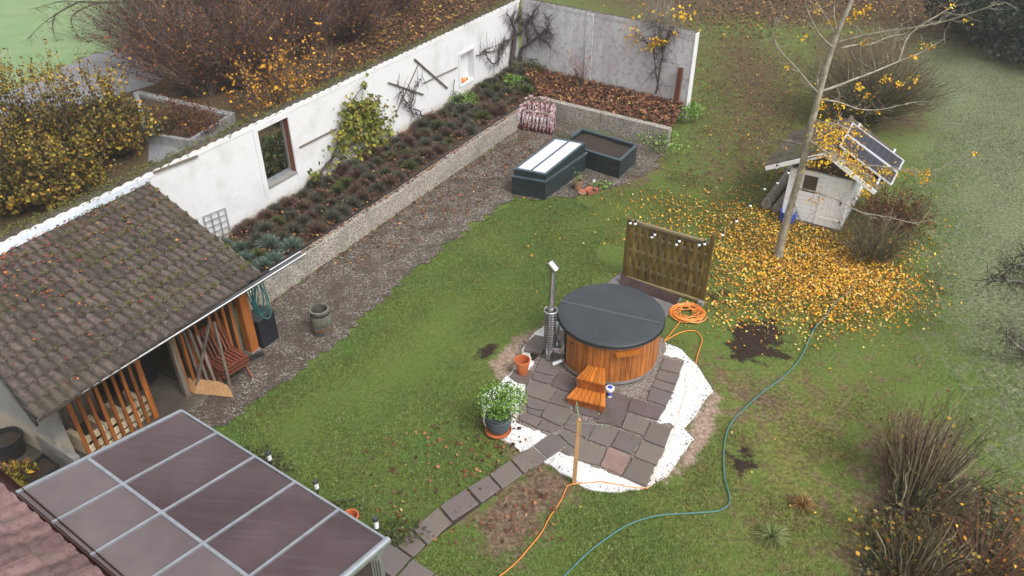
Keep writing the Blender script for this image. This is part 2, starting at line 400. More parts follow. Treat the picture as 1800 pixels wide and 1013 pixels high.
def groundmat():
    m, t, p = newmat('ground_cover'); P = pos(t)
    a = node(t, 'ShaderNodeAttribute', attribute_name='zones'); sp = node(t, 'ShaderNodeSeparateColor'); t.links.new(a.outputs['Color'], sp.inputs[0])
    a2 = node(t, 'ShaderNodeAttribute', attribute_name='zones_b'); sp2 = node(t, 'ShaderNodeSeparateColor'); t.links.new(a2.outputs['Color'], sp2.inputs[0])
    n1 = noise(t, .9, 5, .6); n2 = noise(t, 14, 6, .75); n3 = noise(t, 3.2, 5, .7); n4 = noise(t, 60, 3, .7); n5 = noise(t, .35, 3)
    def thr(z, n, w=.5):      # ragged edge
        s = math_(t, 'ADD', z, math_(t, 'MULTIPLY', math_(t, 'SUBTRACT', n, .5), 1.5))
        return fmap(t, s, .5-w*.3, .5+w*.3)
    grass = ramp(t, n2, [(.34, (.028, .042, .008)), (.5, (.095, .14, .022)), (.66, (.20, .25, .06))])
    grass = mix(t, fmap(t, n4, .40, .60), mix(t, .55, grass, (.02, .03, .006)), mix(t, .5, grass, (.20, .24, .08)))
    grass = mix(t, fmap(t, n3, .56, .75, 0, .6), grass, (.13, .11, .045))
    grass = mix(t, fmap(t, n1, .4, .65, 0, .5), grass, (.095, .16, .03))
    mossc = ramp(t, n2, [(.34, (.045, .04, .018)), (.5, (.14, .145, .035)), (.66, (.26, .26, .09))])
    mossc = mix(t, fmap(t, n3, .45, .68, 0, .75), mossc, (.12, .085, .05))
    mead = ramp(t, n2, [(.34, (.055, .068, .032)), (.5, (.14, .165, .085)), (.66, (.27, .285, .17))])
    mead = mix(t, fmap(t, n3, .5, .75, 0, .5), mead, (.12, .12, .075))
    fld = ramp(t, n2, [(.28, (.13, .21, .09)), (.5, (.19, .29, .14)), (.72, (.27, .37, .20))])
    fld = mix(t, fmap(t, n5, .4, .65, 0, .6), fld, (.26, .31, .18)); fld = mix(t, fmap(t, n1, .45, .65, 0, .5), fld, (.17, .24, .10))
    dirt = ramp(t, n2, [(.32, (.055, .034, .022)), (.5, (.145, .095, .062)), (.68, (.26, .195, .145))])
    lit = ramp(t, n2, [(.32, (.022, .015, .009)), (.48, (.075, .052, .028)), (.60, (.14, .095, .048)), (.70, (.22, .15, .07))])
    drk = ramp(t, n2, [(.3, (.012, .008, .006)), (.7, (.055, .036, .026))])
    c = mix(t, thr(attr_b(sp, 2), n3), grass, mossc)
    c = mix(t, thr(a.outputs['Alpha'], n3), c, mead)
    c = mix(t, thr(sp.outputs[1], n3, .8), c, lit)
    c = mix(t, thr(sp2.outputs[1], n3), c, fld)
    c = mix(t, thr(sp.outputs[0], n3, .6), c, dirt)
    sand = ramp(t, n2, [(.32, (.15, .10, .07)), (.5, (.31, .225, .17)), (.68, (.46, .37, .30))])
    c = mix(t, thr(sp2.outputs[2], n3, .5), c, sand)
    c = mix(t, thr(sp2.outputs[0], n3, .3), c, drk)
    t.links.new(c, p.inputs['Base Color']); p.inputs['Roughness'].default_value = .95; p.inputs['Specular IOR Level'].default_value = .15
    h = math_(t, 'ADD', math_(t, 'MULTIPLY', n2, .7), math_(t, 'MULTIPLY', n4, .3)); bump(t, p, h, 1.0, .03)
    return m
def attr_b(sp, i): return sp.outputs[i]
M['ground'] = groundmat()
gi = np.arange(nx*ny).reshape(ny, nx)
GF = np.stack([gi[:-1, :-1], gi[:-1, 1:], gi[1:, 1:], gi[1:, :-1]], -1).reshape(-1, 4)
gr = np_mesh('ground', np.stack([GX, GY, GZ], -1).reshape(-1, 3), GF, M['ground'], None, (0, 0, 0), True,
             attrs=[('zones', 'POINT', zc.reshape(-1, 4)), ('zones_b', 'POINT', zc2.reshape(-1, 4))])
gr['kind'] = 'structure'
# ---- gravel yard (sheet a little above the ground, ragged on the lawn side)
def gravelmat(name, cols, sc=38, stain=.5):
    m, t, p = newmat(name); v = node(t, 'ShaderNodeTexVoronoi'); v.inputs['Scale'].default_value = sc; t.links.new(pos(t), v.inputs['Vector'])
    sp = node(t, 'ShaderNodeSeparateColor'); t.links.new(v.outputs['Color'], sp.inputs[0])
    c = ramp(t, sp.outputs[0], cols)
    n3 = noise(t, 2.0, 5, .65); n2 = noise(t, 9, 5)
    c = mix(t, fmap(t, n3, .42, .62, 0, stain), c, (.085, .058, .038))
    c = mix(t, fmap(t, n2, .5, .7, 0, stain*.6), c, (.05, .042, .026))
    c = mix(t, fmap(t, v.outputs['Distance'], .25, .7, 0, .7), c, (.03, .024, .02))
    t.links.new(c, p.inputs['Base Color']); p.inputs['Roughness'].default_value = .9
    bump(t, p, math_(t, 'SUBTRACT', 1.0, v.outputs['Distance']), 1.0, .02); return m
M['gravel'] = gravelmat('gravel', [(0, (.055, .043, .034)), (.35, (.13, .10, .075)), (.7, (.245, .20, .16)), (1, (.52, .48, .44))], 36, .8)
M['chips'] = gravelmat('pink_gravel', [(0, (.22, .16, .13)), (.5, (.42, .34, .29)), (1, (.68, .62, .56))], 55, .35)
def sheet(name, poly, z, mat, rag=0.0, step=.3, kind='structure', parent=None):
    out = []; n = len(poly)
    for i in range(n):
        a = np.array(poly[i][:2]); b = np.array(poly[(i+1) % n][:2]); L = np.linalg.norm(b-a); k = max(1, int(L/step))
        nn = np.array([-(b-a)[1], (b-a)[0]])/(L+1e-9)
        for j in range(k):
            q = a+(b-a)*j/k+nn*rag*random.uniform(-1, 1); out.append((q[0], q[1], z))
    mb = MB(); mb.add(out, [tuple(range(len(out)))]); o = mb.build(name, mat, parent)
    if parent is None: o['kind'] = kind
    return o
yard = GV([(455, 545), (560, 470), (700, 376), (945, 204), (1169, 262), (1150, 300), (1060, 335), (960, 352), (905, 345), (830, 395), (700, 500), (610, 590), (545, 640), (470, 690), (390, 745), (330, 790), (120, 905), (60, 850), (120, 815), (280, 690), (440, 600)])
sheet('gravel_yard', yard, .012, M['gravel'], .13, .11)
# concrete floor of the open shed
def shedfloor():
    m, t, p = newmat('shed_floor'); n = noise(t, 1.4, 6, .65)
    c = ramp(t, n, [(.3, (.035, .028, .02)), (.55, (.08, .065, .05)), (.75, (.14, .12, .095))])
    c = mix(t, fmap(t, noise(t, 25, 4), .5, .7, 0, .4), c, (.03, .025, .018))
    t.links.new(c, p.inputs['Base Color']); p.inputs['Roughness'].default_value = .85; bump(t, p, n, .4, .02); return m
M['shedfloor'] = shedfloor()
fl = MB(); 
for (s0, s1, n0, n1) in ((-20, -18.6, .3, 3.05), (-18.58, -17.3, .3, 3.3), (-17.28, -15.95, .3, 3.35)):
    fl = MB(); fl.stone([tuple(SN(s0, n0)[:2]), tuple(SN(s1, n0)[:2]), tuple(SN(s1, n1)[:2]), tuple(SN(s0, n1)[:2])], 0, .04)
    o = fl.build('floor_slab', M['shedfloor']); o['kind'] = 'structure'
# ---- road beyond the garden
def roadmat():
    m, t, p = newmat('asphalt'); n = noise(t, 30, 5, .7); c = ramp(t, n, [(.3, (.13, .13, .14)), (.7, (.23, .23, .245))])
    c = mix(t, fmap(t, noise(t, .6, 4), .4, .7, 0, .4), c, (.28, .28, .29))
    t.links.new(c, p.inputs['Base Color']); p.inputs['Roughness'].default_value = .75; bump(t, p, n, .3, .01); return m
M['road'] = roadmat()
rd = GV([(-900, 420), (-300, 285), (0, 169), (100, 124), (161, 97), (215, 84), (420, -20), (560, -90), (700, -60), (420, 60), (270, 150), (120, 192), (0, 240), (-300, 380), (-900, 620)])
sheet('road', rd, .008, M['road'], .06, 1.0)
sheet('road', GV([(262, 252), (335, 262), (300, 290), (262, 285)]), .016, M['road'], .03, .4)['kind'] = 'structure'
# ================================================================ LONG WHITE WALL
def wallmat(name, base, dirty, amt, base2=None, rose=False):
    m, t, p = newmat(name); n1 = noise(t, 1.2, 6, .6); n2 = noise(t, 7, 6, .7); n3 = noise(t, 45, 4)
    c = mix(t, fmap(t, n2, .35, .7, 0, .35), base, base2 or tuple(.86*q for q in base))
    c = mix(t, fmap(t, n1, .52, .74, 0, amt), c, dirty)
    if rose:
        mp = node(t, 'ShaderNodeMapping'); mp.inputs['Scale'].default_value = (1, 1, .25); t.links.new(pos(t), mp.inputs[0])
        n4 = noise(t, 1.5, 6, .65, mp.outputs[0])
        c = mix(t, fmap(t, n4, .45, .62, 0, .6), c, (.42, .345, .37)); c = mix(t, fmap(t, n2, .5, .66, 0, .7), c, (.27, .27, .28))
        c = mix(t, fmap(t, n4, .25, .42, .6, 0), c, (.34, .35, .37))
    sz = node(t, 'ShaderNodeSeparateXYZ'); t.links.new(pos(t), sz.inputs[0])
    lowz = math_(t, 'ADD', sz.outputs[2], math_(t, 'MULTIPLY', n2, .5))
    c = mix(t, fmap(t, lowz, .72, .95, .75, 0), c, (.44, .37, .28))
    spk = fmap(t, noise(t, 16, 3, .8), .68, .76, 0, .6); c = mix(t, spk, c, (.3, .29, .28))
    t.links.new(c, p.inputs['Base Color']); p.inputs['Roughness'].default_value = .92
    bump(t, p, math_(t, 'ADD', math_(t, 'MULTIPLY', n3, .5), math_(t, 'MULTIPLY', n2, .6)), .7, .02); return m
M['wall'] = wallmat('white_render', (.67, .67, .675), (.45, .44, .43), .6)
M['wallgrey'] = wallmat('grey_render', (.60, .60, .61), (.40, .36, .37), .7, (.42, .42, .43), True)
M['wallend'] = wallmat('grey_end_render', (.27, .27, .265), (.14, .14, .135), .6)
WT = .26
lw = thing('garden_wall', 'long white rendered garden wall with tiled coping and a tall window', 'wall', SN(-10, 0, 0))
def wbox(mb, s0, s1, z0, z1, n0=-WT, n1=0.0):
    mb.hexa([SN(s0, n0, z0), SN(s1, n0, z0), SN(s1, n1, z0), SN(s0, n1, z0), SN(s0, n0, z1), SN(s1, n0, z1), SN(s1, n1, z1), SN(s0, n1, z1)])
mb = MB(); ZT = 2.58
wbox(mb, -24, -15.25, -.1, ZT); wbox(mb, -15.25, -12.10, -.1, ZT); wbox(mb, -12.10, -11.12, -.1, .97); wbox(mb, -12.10, -11.12, 2.43, ZT)
wbox(mb, -11.12, -3.56, -.1, ZT); wbox(mb, -3.56, -2.78, -.1, .82); wbox(mb, -3.56, -2.78, 1.78, ZT); wbox(mb, -2.78, 0.27, -.1, ZT)
wbox(mb, -3.56, -2.78, .82, 1.78, -WT, -.2)
mb.build('wall', M['wall'], lw)
wf = MB()     # raised render band round the tall window
for a in ((-12.24, -12.105, .8, 2.56), (-11.115, -10.98, .8, 2.56), (-12.105, -11.115, 2.435, 2.56)): wbox(wf, *a, .003, .018)
wfo = wf.build('window_surround', M['wall'], lw)
fr = MB()
for a in ((-12.095, -12.05, 1.02, 2.42), (-11.165, -11.125, 1.02, 2.42), (-12.05, -11.165, 2.375, 2.42), (-12.05, -11.165, 1.02, 1.09)): wbox(fr, *a, -.22, -.16)
win = fr.build('window', M['galv'], lw)
gm, gt, gp = newmat('window_glass'); gp.inputs['Base Color'].default_value = (.85, .92, .9, 1); gp.inputs['Roughness'].default_value = .03
gp.inputs['Transmission Weight'].default_value = 1; gp.inputs['IOR'].default_value = 1.08; M['glass'] = gm
gl = MB(); wbox(gl, -12.05, -11.165, 1.09, 2.375, -.195, -.185); gl.build('pane', M['glass'], win)
sb = MB(); wbox(sb, -12.095, -11.125, .972, 1.018, -.24, .02); sb.build('window_sill', M['concrete'], lw)
rv = MB(); wbox(rv, -11.124, -11.121, 1.02, 2.42, -.155, -.01); rv.build('reveal_strip', M['redwood'], lw)
nf = MB()
for a in ((-3.66, -3.565, .78, 1.86), (-2.775, -2.70, .78, 1.86), (-3.565, -2.775, 1.785, 1.86), (-3.565, -2.775, .76, .815)): wbox(nf, *a, .003, .03)
nf.build('niche_surround', M['wall'], lw)
# battens fixed to the wall face
for a, b, w in (((525, 259), (590, 226), .035), ((681, 145), (743, 166), .04), ((727, 104), (785, 155), .05), ((733, 115), (692, 205), .025), ((743, 146), (803, 118), .03), ((835, 98), (872, 88), .03), ((268, 303), (345, 274), .05)):
    A = onwall(*a, WB, WB+WD)+WN*.03; B2 = onwall(*b, WB, WB+WD)+WN*.03
    mb = MB(); mb.beam(A, B2, w*.8, w, WN); mb.build('batten', M['greywood'], lw)
# coping tiles
def tilemat(name, ca, cb, moss, amt, spots=True, pans=0):
    m, t, p = newmat(name); n1 = noise(t, 1.1, 5, .6); n2 = noise(t, 12, 6, .7); n3 = noise(t, 70, 3)
    c = ramp(t, n2, [(.38, ca), (.62, cb)])
    h = node(t, 'ShaderNodeHueSaturation'); t.links.new(fmap(t, orand(t), 0, 1, .72, 1.28), h.inputs['Value']); t.links.new(c, h.inputs['Color'])
    hc = h.outputs[0]
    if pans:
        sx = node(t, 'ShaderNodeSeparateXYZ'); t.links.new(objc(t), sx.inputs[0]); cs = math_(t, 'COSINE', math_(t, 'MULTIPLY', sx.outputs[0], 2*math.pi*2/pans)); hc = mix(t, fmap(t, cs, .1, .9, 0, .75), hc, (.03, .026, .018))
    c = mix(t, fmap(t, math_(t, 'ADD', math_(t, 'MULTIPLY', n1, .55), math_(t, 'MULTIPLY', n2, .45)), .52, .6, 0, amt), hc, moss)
    if spots: c = mix(t, fmap(t, noise(t, 34, 2, .5), .70, .74, 0, .7), c, (.5, .5, .48))
    t.links.new(c, p.inputs['Base Color']); p.inputs['Roughness'].default_value = .88
    bump(t, p, math_(t, 'ADD', n3, n2), .6, .008); return m
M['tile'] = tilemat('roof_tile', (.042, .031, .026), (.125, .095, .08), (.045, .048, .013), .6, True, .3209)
M['coping'] = tilemat('coping_tile', (.05, .035, .028), (.11, .085, .065), (.07, .085, .02), .8, False)
M['copwhite'] = wallmat('coping_white', (.74, .74, .74), (.5, .5, .48), .4)
def coptile(w, depth, mat):     # scalloped front (towards garden), falls to the back; local x along wall, y towards garden
    mb = MB(); k = 6; vs = []
    for yy, zz in ((.016, .088), (-.34, .03)):
        for i in range(k+1):
            u = i/k; vs.append((u*w, yy, zz+.026*math.sin(math.pi*u)))
    for i in range(k+1):
        u = i/k; vs.append((u*w, .012, -.02))
    n = k+1
    fs = [(i, i+1, n+i+1, n+i)[::-1] for i in range(k)]+[(2*n+i, 2*n+i+1, i+1, i) for i in range(k)]
    mb.add(vs, fs); return mb
cw = .235
cm1 = coptile(cw, .4, None).mesh('coping_tile'); cm1.materials.append(M['coping']); cm1.materials.append(M['copwhite'])
for i, pl in enumerate(cm1.polygons): pl.material_index = 0 if i < 6 else 1
ang_w = math.atan2(WD[1], WD[0])
i = 0; s = -22.0
while s < .1:
    place(cm1, 'coping_tile', lw, SN(s, -.0, ZT-.03+random.uniform(-.006, .006)), (0, random.uniform(-.015, .015), ang_w), (1, -1, 1)); s += cw
# pilaster strip seam left of window
# ================================================================ SHORT WALL
SB = WB+np.array([.12, -.1, 0]); SE = np.array([5.40, 23.0, 0]); SD = (SE-SB)/np.linalg.norm(SE-SB); SNn = np.array([SD[1], -SD[0], 0]); SL = np.linalg.norm(SE-SB)
def SS(s, n, z=0.0): return SB+SD*s+SNn*n+np.array([0, 0, z])
sw = thing('garden_wall', 'short grey stained garden wall running right from the corner behind the raised bed', 'wall', SS(3, -.1))
def sbox(mb, s0, s1, z0, z1, n0=-.24, n1=0.0):
    P = [SS(s0, n0, z0), SS(s1, n0, z0), SS(s1, n1, z0), SS(s0, n1, z0), SS(s0, n0, z1), SS(s1, n0, z1), SS(s1, n1, z1), SS(s0, n1, z1)]
    mb.hexa([P[3], P[2], P[1], P[0], P[7], P[6], P[5], P[4]])
mb = MB(); sbox(mb, .14, SL, -.1, 2.70); mb.build('wall', M['wallgrey'], sw)
mb = MB(); sbox(mb, SL, SL+.02, .0, 2.72, -.24, .02); mb.build('end_face', M['wall'], sw)
mb = MB(); sbox(mb, 2.75, 3.0, .4, 2.69, .002, .045); mb.build('pilaster', M['wallgrey'], sw)
ang_s = math.atan2(SD[1], SD[0]); cm2 = coptile(cw, .4, None).mesh('coping_tile'); cm2.materials.append(M['coping']); cm2.materials.append(M['wallgrey'])
for i, pl in enumerate(cm2.polygons): pl.material_index = 0 if i < 6 else 1
s = SL-.02
while s > .3:
    place(cm2, 'coping_tile', sw, SS(s, 0, 2.67), (0, 0, ang_s+math.pi), (1, 1, 1)); s -= cw
mb = MB(); mb.beam(SS(SL-.32, .09, .05), SS(SL-.30, .07, 1.65), .14, .1, SNn); solo(mb, 'wooden_post', M['redwood'], 'rough brown wooden post against the free end of the short wall', 'post')
# ================================================================ RETAINING WALLS AND BEDS
R0 = G(440, 556); R1 = G(945, 204); R2 = G(1172, 261); RH = .53
def aggmat():
    m, t, p = newmat('pebbledash'); v = node(t, 'ShaderNodeTexVoronoi'); v.inputs['Scale'].default_value = 45; t.links.new(pos(t), v.inputs['Vector'])
    sp = node(t, 'ShaderNodeSeparateColor'); t.links.new(v.outputs['Color'], sp.inputs[0])
    c = ramp(t, sp.outputs[0], [(0, (.11, .095, .08)), (.5, (.30, .265, .225)), (1, (.55, .50, .45))])
    c = mix(t, fmap(t, noise(t, 1.6, 5), .45, .7, 0, .55), c, (.12, .13, .10))
    c = mix(t, fmap(t, noise(t, 5, 4), .5, .7, 0, .4), c, (.32, .27, .23))
    t.links.new(c, p.inputs['Base Color']); p.inputs['Roughness'].default_value = .9; bump(t, p, v.outputs['Distance'], .8, .015); return m
M['agg'] = aggmat()
rdir = (R1-R0)/np.linalg.norm(R1-R0); rn = np.array([rdir[1], -rdir[0], 0]); r2 = (R2-R1)/np.linalg.norm(R2-R1); rn2 = np.array([r2[1], -r2[0], 0])
def wallseg(mb, a, b, nrm, th, z0, z1):
    mb.hexa([a-nrm*th+[0, 0, z0], b-nrm*th+[0, 0, z0], b+[0, 0, z0], a+[0, 0, z0], a-nrm*th+[0, 0, z1], b-nrm*th+[0, 0, z1], b+[0, 0, z1], a+[0, 0, z1]])
rw = thing('retaining_wall', 'low exposed aggregate retaining wall along the long lavender bed', 'wall', (R0+R1)/2)
L1 = np.linalg.norm(R1-R0); nseg = 6
for i in range(nseg):
    a = R0+rdir*(L1*i/nseg+.004); b = R0+rdir*(L1*(i+1)/nseg-.004)
    mb = MB(); wallseg(mb, a, b, rn, .20, -.1, RH+random.uniform(-.01, .01)); mb.build('panel', M['agg'], rw)
mb = MB(); wallseg(mb, R0-rn*.21, R1-rn*.21+rdir*.2, rn, .05, .1, RH+.03); mb.build('liner_strip', M['black'], rw)
rw2 = thing('retaining_wall', 'low exposed aggregate retaining wall in front of the leaf covered bed', 'wall', (R1+R2)/2)
L2 = np.linalg.norm(R2-R1)
for i in range(2):
    a = R1+r2*(L2*i/2+.01); b = R1+r2*(L2*(i+1)/2-.006)
    mb = MB(); wallseg(mb, a, b, rn2, .22, -.1, RH+.05); mb.build('panel', M['agg'], rw2)
# bed soil: long bed and corner bed, lumpy sheet
def bedmat():
    m, t, p = newmat('bed_soil'); n2 = noise(t, 14, 6, .7); c = ramp(t, n2, [(.3, (.018, .012, .008)), (.5, (.06, .035, .02)), (.72, (.13, .065, .03))])
    t.links.new(c, p.inputs['Base Color']); p.inputs['Roughness'].default_value = .95; bump(t, p, n2, 1, .05); return m
M['bed'] = bedmat()
def lumpy(name, poly, z, h, mat, step=.12):
    poly = np.array(poly)[:, :2]; x0, y0 = poly.min(0); x1, y1 = poly.max(0)
    X, Y = np.meshgrid(np.arange(x0-step, x1+step, step), np.arange(y0-step, y1+step, step))
    sd = sdist(X, Y, poly); keep = sd > -step*.7
    Z = z+h*(.5*vnoise(X, Y, .18, 1)+.5*vnoise(X, Y, .5, 2)); ny_, nx_ = X.shape; id_ = np.arange(nx_*ny_).reshape(ny_, nx_)
    F = np.stack([id_[:-1, :-1], id_[:-1, 1:], id_[1:, 1:], id_[1:, :-1]], -1).reshape(-1, 4)
    k = keep.ravel(); F = F[k[F].all(1)]
    used = np.unique(F); mp_ = -np.ones(nx_*ny_, int); mp_[used] = np.arange(len(used))
    V = np.stack([X, Y, Z], -1).reshape(-1, 3)[used]
    return np_mesh(name, V, mp_[F], mat, None, None, True)
cornr = SN(.1, 0)
Rb0 = R0-rn*.22; Rb1 = R1-rn*.22; Rc2 = R1-rn2*.24; R2b = R2-rn2*.22
BEDL = [SN(-16.2, .0)[:2], SN(.15, .0)[:2], (R1-rn2*.2-rn*.0)[:2], Rb1[:2], Rb0[:2]]
BEDS = [SN(.1, 0)[:2], SS(SL-.1, .0)[:2], (R2b)[:2], (R1-rn2*.22)[:2]]
o = lumpy('bed_soil', BEDL, RH-.08, .04, M['bed']); o['kind'] = 'structure'
o = lumpy('bed_soil', BEDS, RH-.02, .05, M['bed']); o['kind'] = 'structure'
# earth bank at the end of the leaf bed
# ================================================================ TILED SHED (open shelter)
SH = SN(-18, 1.8)
shed = thing('garden_shelter', 'open sided garden shelter with a low mossy brown tiled roof against the white wall', 'shelter', SH)
TR = SN(-15.12, .06, 2.47); BR = SN(-15.93, 3.66, 1.96); BL = SN(-20.10, 3.62, 1.96); TL = BL+(TR-BR)
TL = TL+(TR-TL)*0.0
eav = (BR-BL); Le = np.linalg.norm(eav); slo_ = (TR-BR); Ls = np.linalg.norm(slo_)
ncol, nrow = 13, 11; TW, TLn = Le/ncol, Ls/nrow
ex = eav/Le; ey = slo_/Ls; ez = np.cross(ex, ey); ez /= np.linalg.norm(ez)
def mat3(ex, ey, ez, o):
    from mathutils import Matrix
    return Matrix(((ex[0], ey[0], ez[0], o[0]), (ex[1], ey[1], ez[1], o[1]), (ex[2], ey[2], ez[2], o[2]), (0, 0, 0, 1)))
def rooftile(w, l, amp, k=12, lap=.05, th=.022, rolls=2, nm='tile'):
    mb = MB(); vs = []
    def prof(u): 
        c = math.cos(2*math.pi*(u*rolls-.5)); return amp*(.5+.5*math.tanh(2.6*c))*1.15
    for yy, zz in ((-lap, th+.012), (l*.985, 0.0)):
        for i in range(k+1): vs.append((i/k*w*.992, yy, zz+prof(i/k)))
    for i in range(k+1): vs.append((i/k*w*.992, -lap, zz_low+prof(i/k)) if False else (i/k*w*.992, -lap, .012-.02+prof(i/k)))
    n = k+1
    fs = [(i, i+1, n+i+1, n+i) for i in range(k)]+[(2*n+i, 2*n+i+1, i+1, i) for i in range(k)]
    mb.add(vs, fs); return mb
tms = []
for j in range(3):
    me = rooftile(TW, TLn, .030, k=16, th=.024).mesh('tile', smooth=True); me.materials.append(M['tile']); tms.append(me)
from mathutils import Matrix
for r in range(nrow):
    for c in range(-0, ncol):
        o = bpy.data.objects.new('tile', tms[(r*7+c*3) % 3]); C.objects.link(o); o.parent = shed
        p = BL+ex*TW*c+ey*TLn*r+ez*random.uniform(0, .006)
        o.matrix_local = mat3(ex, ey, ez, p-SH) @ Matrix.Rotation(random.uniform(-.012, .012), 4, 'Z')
# roof deck below tiles
mb = MB(); d0 = -ez*.03; d1 = -ez*.09
P4 = [BL+ex*.02, BR-ex*.03, TR-ex*.03, TL+ex*.02]
mb.hexa([q+d1 for q in P4]+[q+d0 for q in P4]); mb.build('roof_deck', M['greywood'], shed)
# verge boards, flashing, gutter
mb = MB(); mb.beam(BR+ex*.02-ez*.07, TR+ex*.02-ez*.07, .03, .12, ez); mb.build('verge_board', M['greywood'], shed)
mb = MB(); mb.beam(BL-ex*.02-ez*.07, TL-ex*.02-ez*.07, .03, .12, ez); mb.build('verge_board', M['black'], shed)
mb = MB(); mb.beam(SN(-22, .05, 2.535), TR+np.array([0, 0, .065])+WD*.02, .12, .02, WN+np.array([0, 0, .8])); mb.build('flashing', M['galv'], shed)
def gutter_pts(a, b, r=.055, mat=M['darksteel']):
    mb = MB(); d = (b-a)/np.linalg.norm(b-a); sd = np.cross(d, (0, 0, 1)); sd /= np.linalg.norm(sd); vs = []
    for e in (a, b):
        for k in range(9):
            an = math.pi+math.pi*k/8; vs.append(e+sd*r*math.cos(an)+np.array([0, 0, r*math.sin(an)]))
        for k in range(9):
            an = math.pi+math.pi*(8-k)/8; vs.append(e+sd*(r-.006)*math.cos(an)+np.array([0, 0, (r-.006)*math.sin(an)]))
    mb.add(vs, [(k, (k+1) % 18, 18+(k+1) % 18, 18+k) for k in range(18)]); return mb
GU0 = G(63, 741, 1.90); GU1 = G(537, 446, 1.90)
gd = (GU1-GU0)/np.linalg.norm(GU1-GU0); gn = np.cross(gd, (0, 0, 1)); gn /= np.linalg.norm(gn)
gut = gutter_pts(GU0-gn*.06, GU1-gn*.06, .065).build('gutter', M['darksteel'], shed)
mb = MB(); mb.beam(GU0-gn*-.005+[0, 0, .004], GU1+gn*.005+[0, 0, .004], .012, .016); mb.build('gutter_lip', M['white'], gut)
mb = MB(); mb.beam(G(500, 455, 1.9)-gn*.0+[0, 0, .0], GU1-gn*.128+[0, 0, .0], .012, .014); 
mb = MB(); mb.beam(GU1-gd*.75-gn*.128+[0, 0, .004], GU1-gn*.128+[0, 0, .004], .012, .016); mb.build('gutter_lip', M['white'], gut)
mb = MB(); mb.beam(GU0-gn*.15+[0, 0, -.02], GU1-gd*1.0-gn*.15+[0, 0, -.02], .03, .14); mb.build('fascia', M['black'], shed)
# rendered end wall at the near left end
mb = MB()
A = SN(-19.78, -.0); 
ewB = G(119, 822); ewA = ewB-(WN*.985+WD*.0)*3.0; 
dirw = (ewB-ewA)/np.linalg.norm(ewB-ewA); nw = np.array([dirw[1], -dirw[0], 0])*.2
topf = lambda P: 2.33-.14*((P-SN(0, 0)).dot(WN))
mb.hexa([ewA, ewB, ewB-nw, ewA-nw, ewA+[0, 0, 2.35], ewB+[0, 0, 1.88], ewB-nw+[0, 0, 1.88], ewA-nw+[0, 0, 2.35]])
mb.build('end_wall', M['wallend'], shed)
# front slats, left bay
def slat_base(px, py): return G(px, py, .35)
LEFTS = [(147, 806), (168, 797), (181, 788), (199, 778), (212, 771), (228, 763), (244, 755), (259, 747)]
sx0 = SN(-19.33, 2.86); sx1 = SN(-18.15, 2.95)
for i in range(9):
    b = sx0+(sx1-sx0)*i/8
    mb = MB(); mb.beam(b+[0, 0, .04], b+[0, 0, 1.98], .055 if i < 8 else .09, .035, WN); mb.build('slat', M['orangewood'], shed)
# right bay slats
tx0 = SN(-17.42, 2.95); tx1 = SN(-16.25, 3.05)
for i in range(9):
    b = tx0+(tx1-tx0)*i/8
    if i in (4,): continue
    mb = MB(); mb.beam(b+[0, 0, .04], b+[0, 0, 1.95], .055, .035, WN); mb.build('slat', M['orangewood'], shed)
pb = SN(-15.98, 3.07); mb = MB(); mb.box(pb+[0, 0, 1.0], (.19, .15, 1.9), ang_w); mb.build('corner_post', M['orangewood'], shed)
mb = MB(); mb.box(pb+[0, 0, .03], (.22, .18, .06), ang_w); mb.build('post_foot', M['concrete'], shed)
for (s, n) in ((-17.5, 2.98),):
    mb = MB(); mb.beam(SN(s, n, .03), SN(s, n, 1.96), .09, .09, WN); mb.build('post', M['greywood'], shed)
mb = MB(); mb.beam(SN(-19.8, 2.9, 2.0), SN(-15.95, 3.1, 2.0), .08, .12); mb.build('eave_beam', M['greywood'], shed)
mb = MB(); wbox(mb, -16.12, -16.04, .03, 1.92, .05, 2.9); mb.build('side_partition', M['greywood'], shed)
# pallet of pale boards standing behind the left slats
pal = thing('pallet', 'pale wooden pallets stacked on the floor behind the left slats', 'pallet', SN(-18.75, 2.6))
for k in range(2):
    for j in range(3):
        z = .06+j*.12+k*.0
        pass
for z_, n_ in ((.36, 2.74), (.19, 2.78), (.05, 2.80)):
    for j in range(6):
        s_ = -19.30+.2*j; mb = MB(); mb.beam(SN(s_+.006, n_, z_), SN(s_+.19, n_, z_), .05, .105 if z_ > .1 else .07); mb.build('pallet_board', M['palewood'], pal)
for j in range(4):
    mb = MB(); mb.box(SN(-19.25+.36*j, 2.5, .2), (.09, .40, .38), ang_w); mb.build('pallet_block', M['palewood'], pal)
# things in the dark of the shelter
def crate(name, s, n, z, size, mat, label, cat, rz=0.0):
    t_ = thing(name, label, cat, SN(s, n, z)); w, d, h = size; b = SN(s, n, z)
    mb = MB(); mb.box(b+[0, 0, h/2], (w, d, h), ang_w+rz); mb.build('body', mat, t_)
    mb = MB(); mb.box(b+[0, 0, h+.015], (w+.03, d+.03, .03), ang_w+rz); mb.build('lid', M['anthracite'], t_)
    return t_
M['navy'] = simple('navy_plastic', (.008, .009, .015), (.015, .016, .026), 5, .5, 0, .1)
crate('storage_box', -17.75, 1.9, .04, (.7, .5, .6), M['navy'], 'dark storage box in the shadow inside the shelter opening', 'box')
crate('storage_box', -18.9, 1.7, .04, (.8, .5, .8), M['greywood'], 'dark wooden box behind the left slats inside the shelter', 'box')
crate('container', -15.62, 3.02, .012, (.42, .36, .62), M['navy'], 'dark blue lidded container beside the shelter corner post under the hose', 'container')
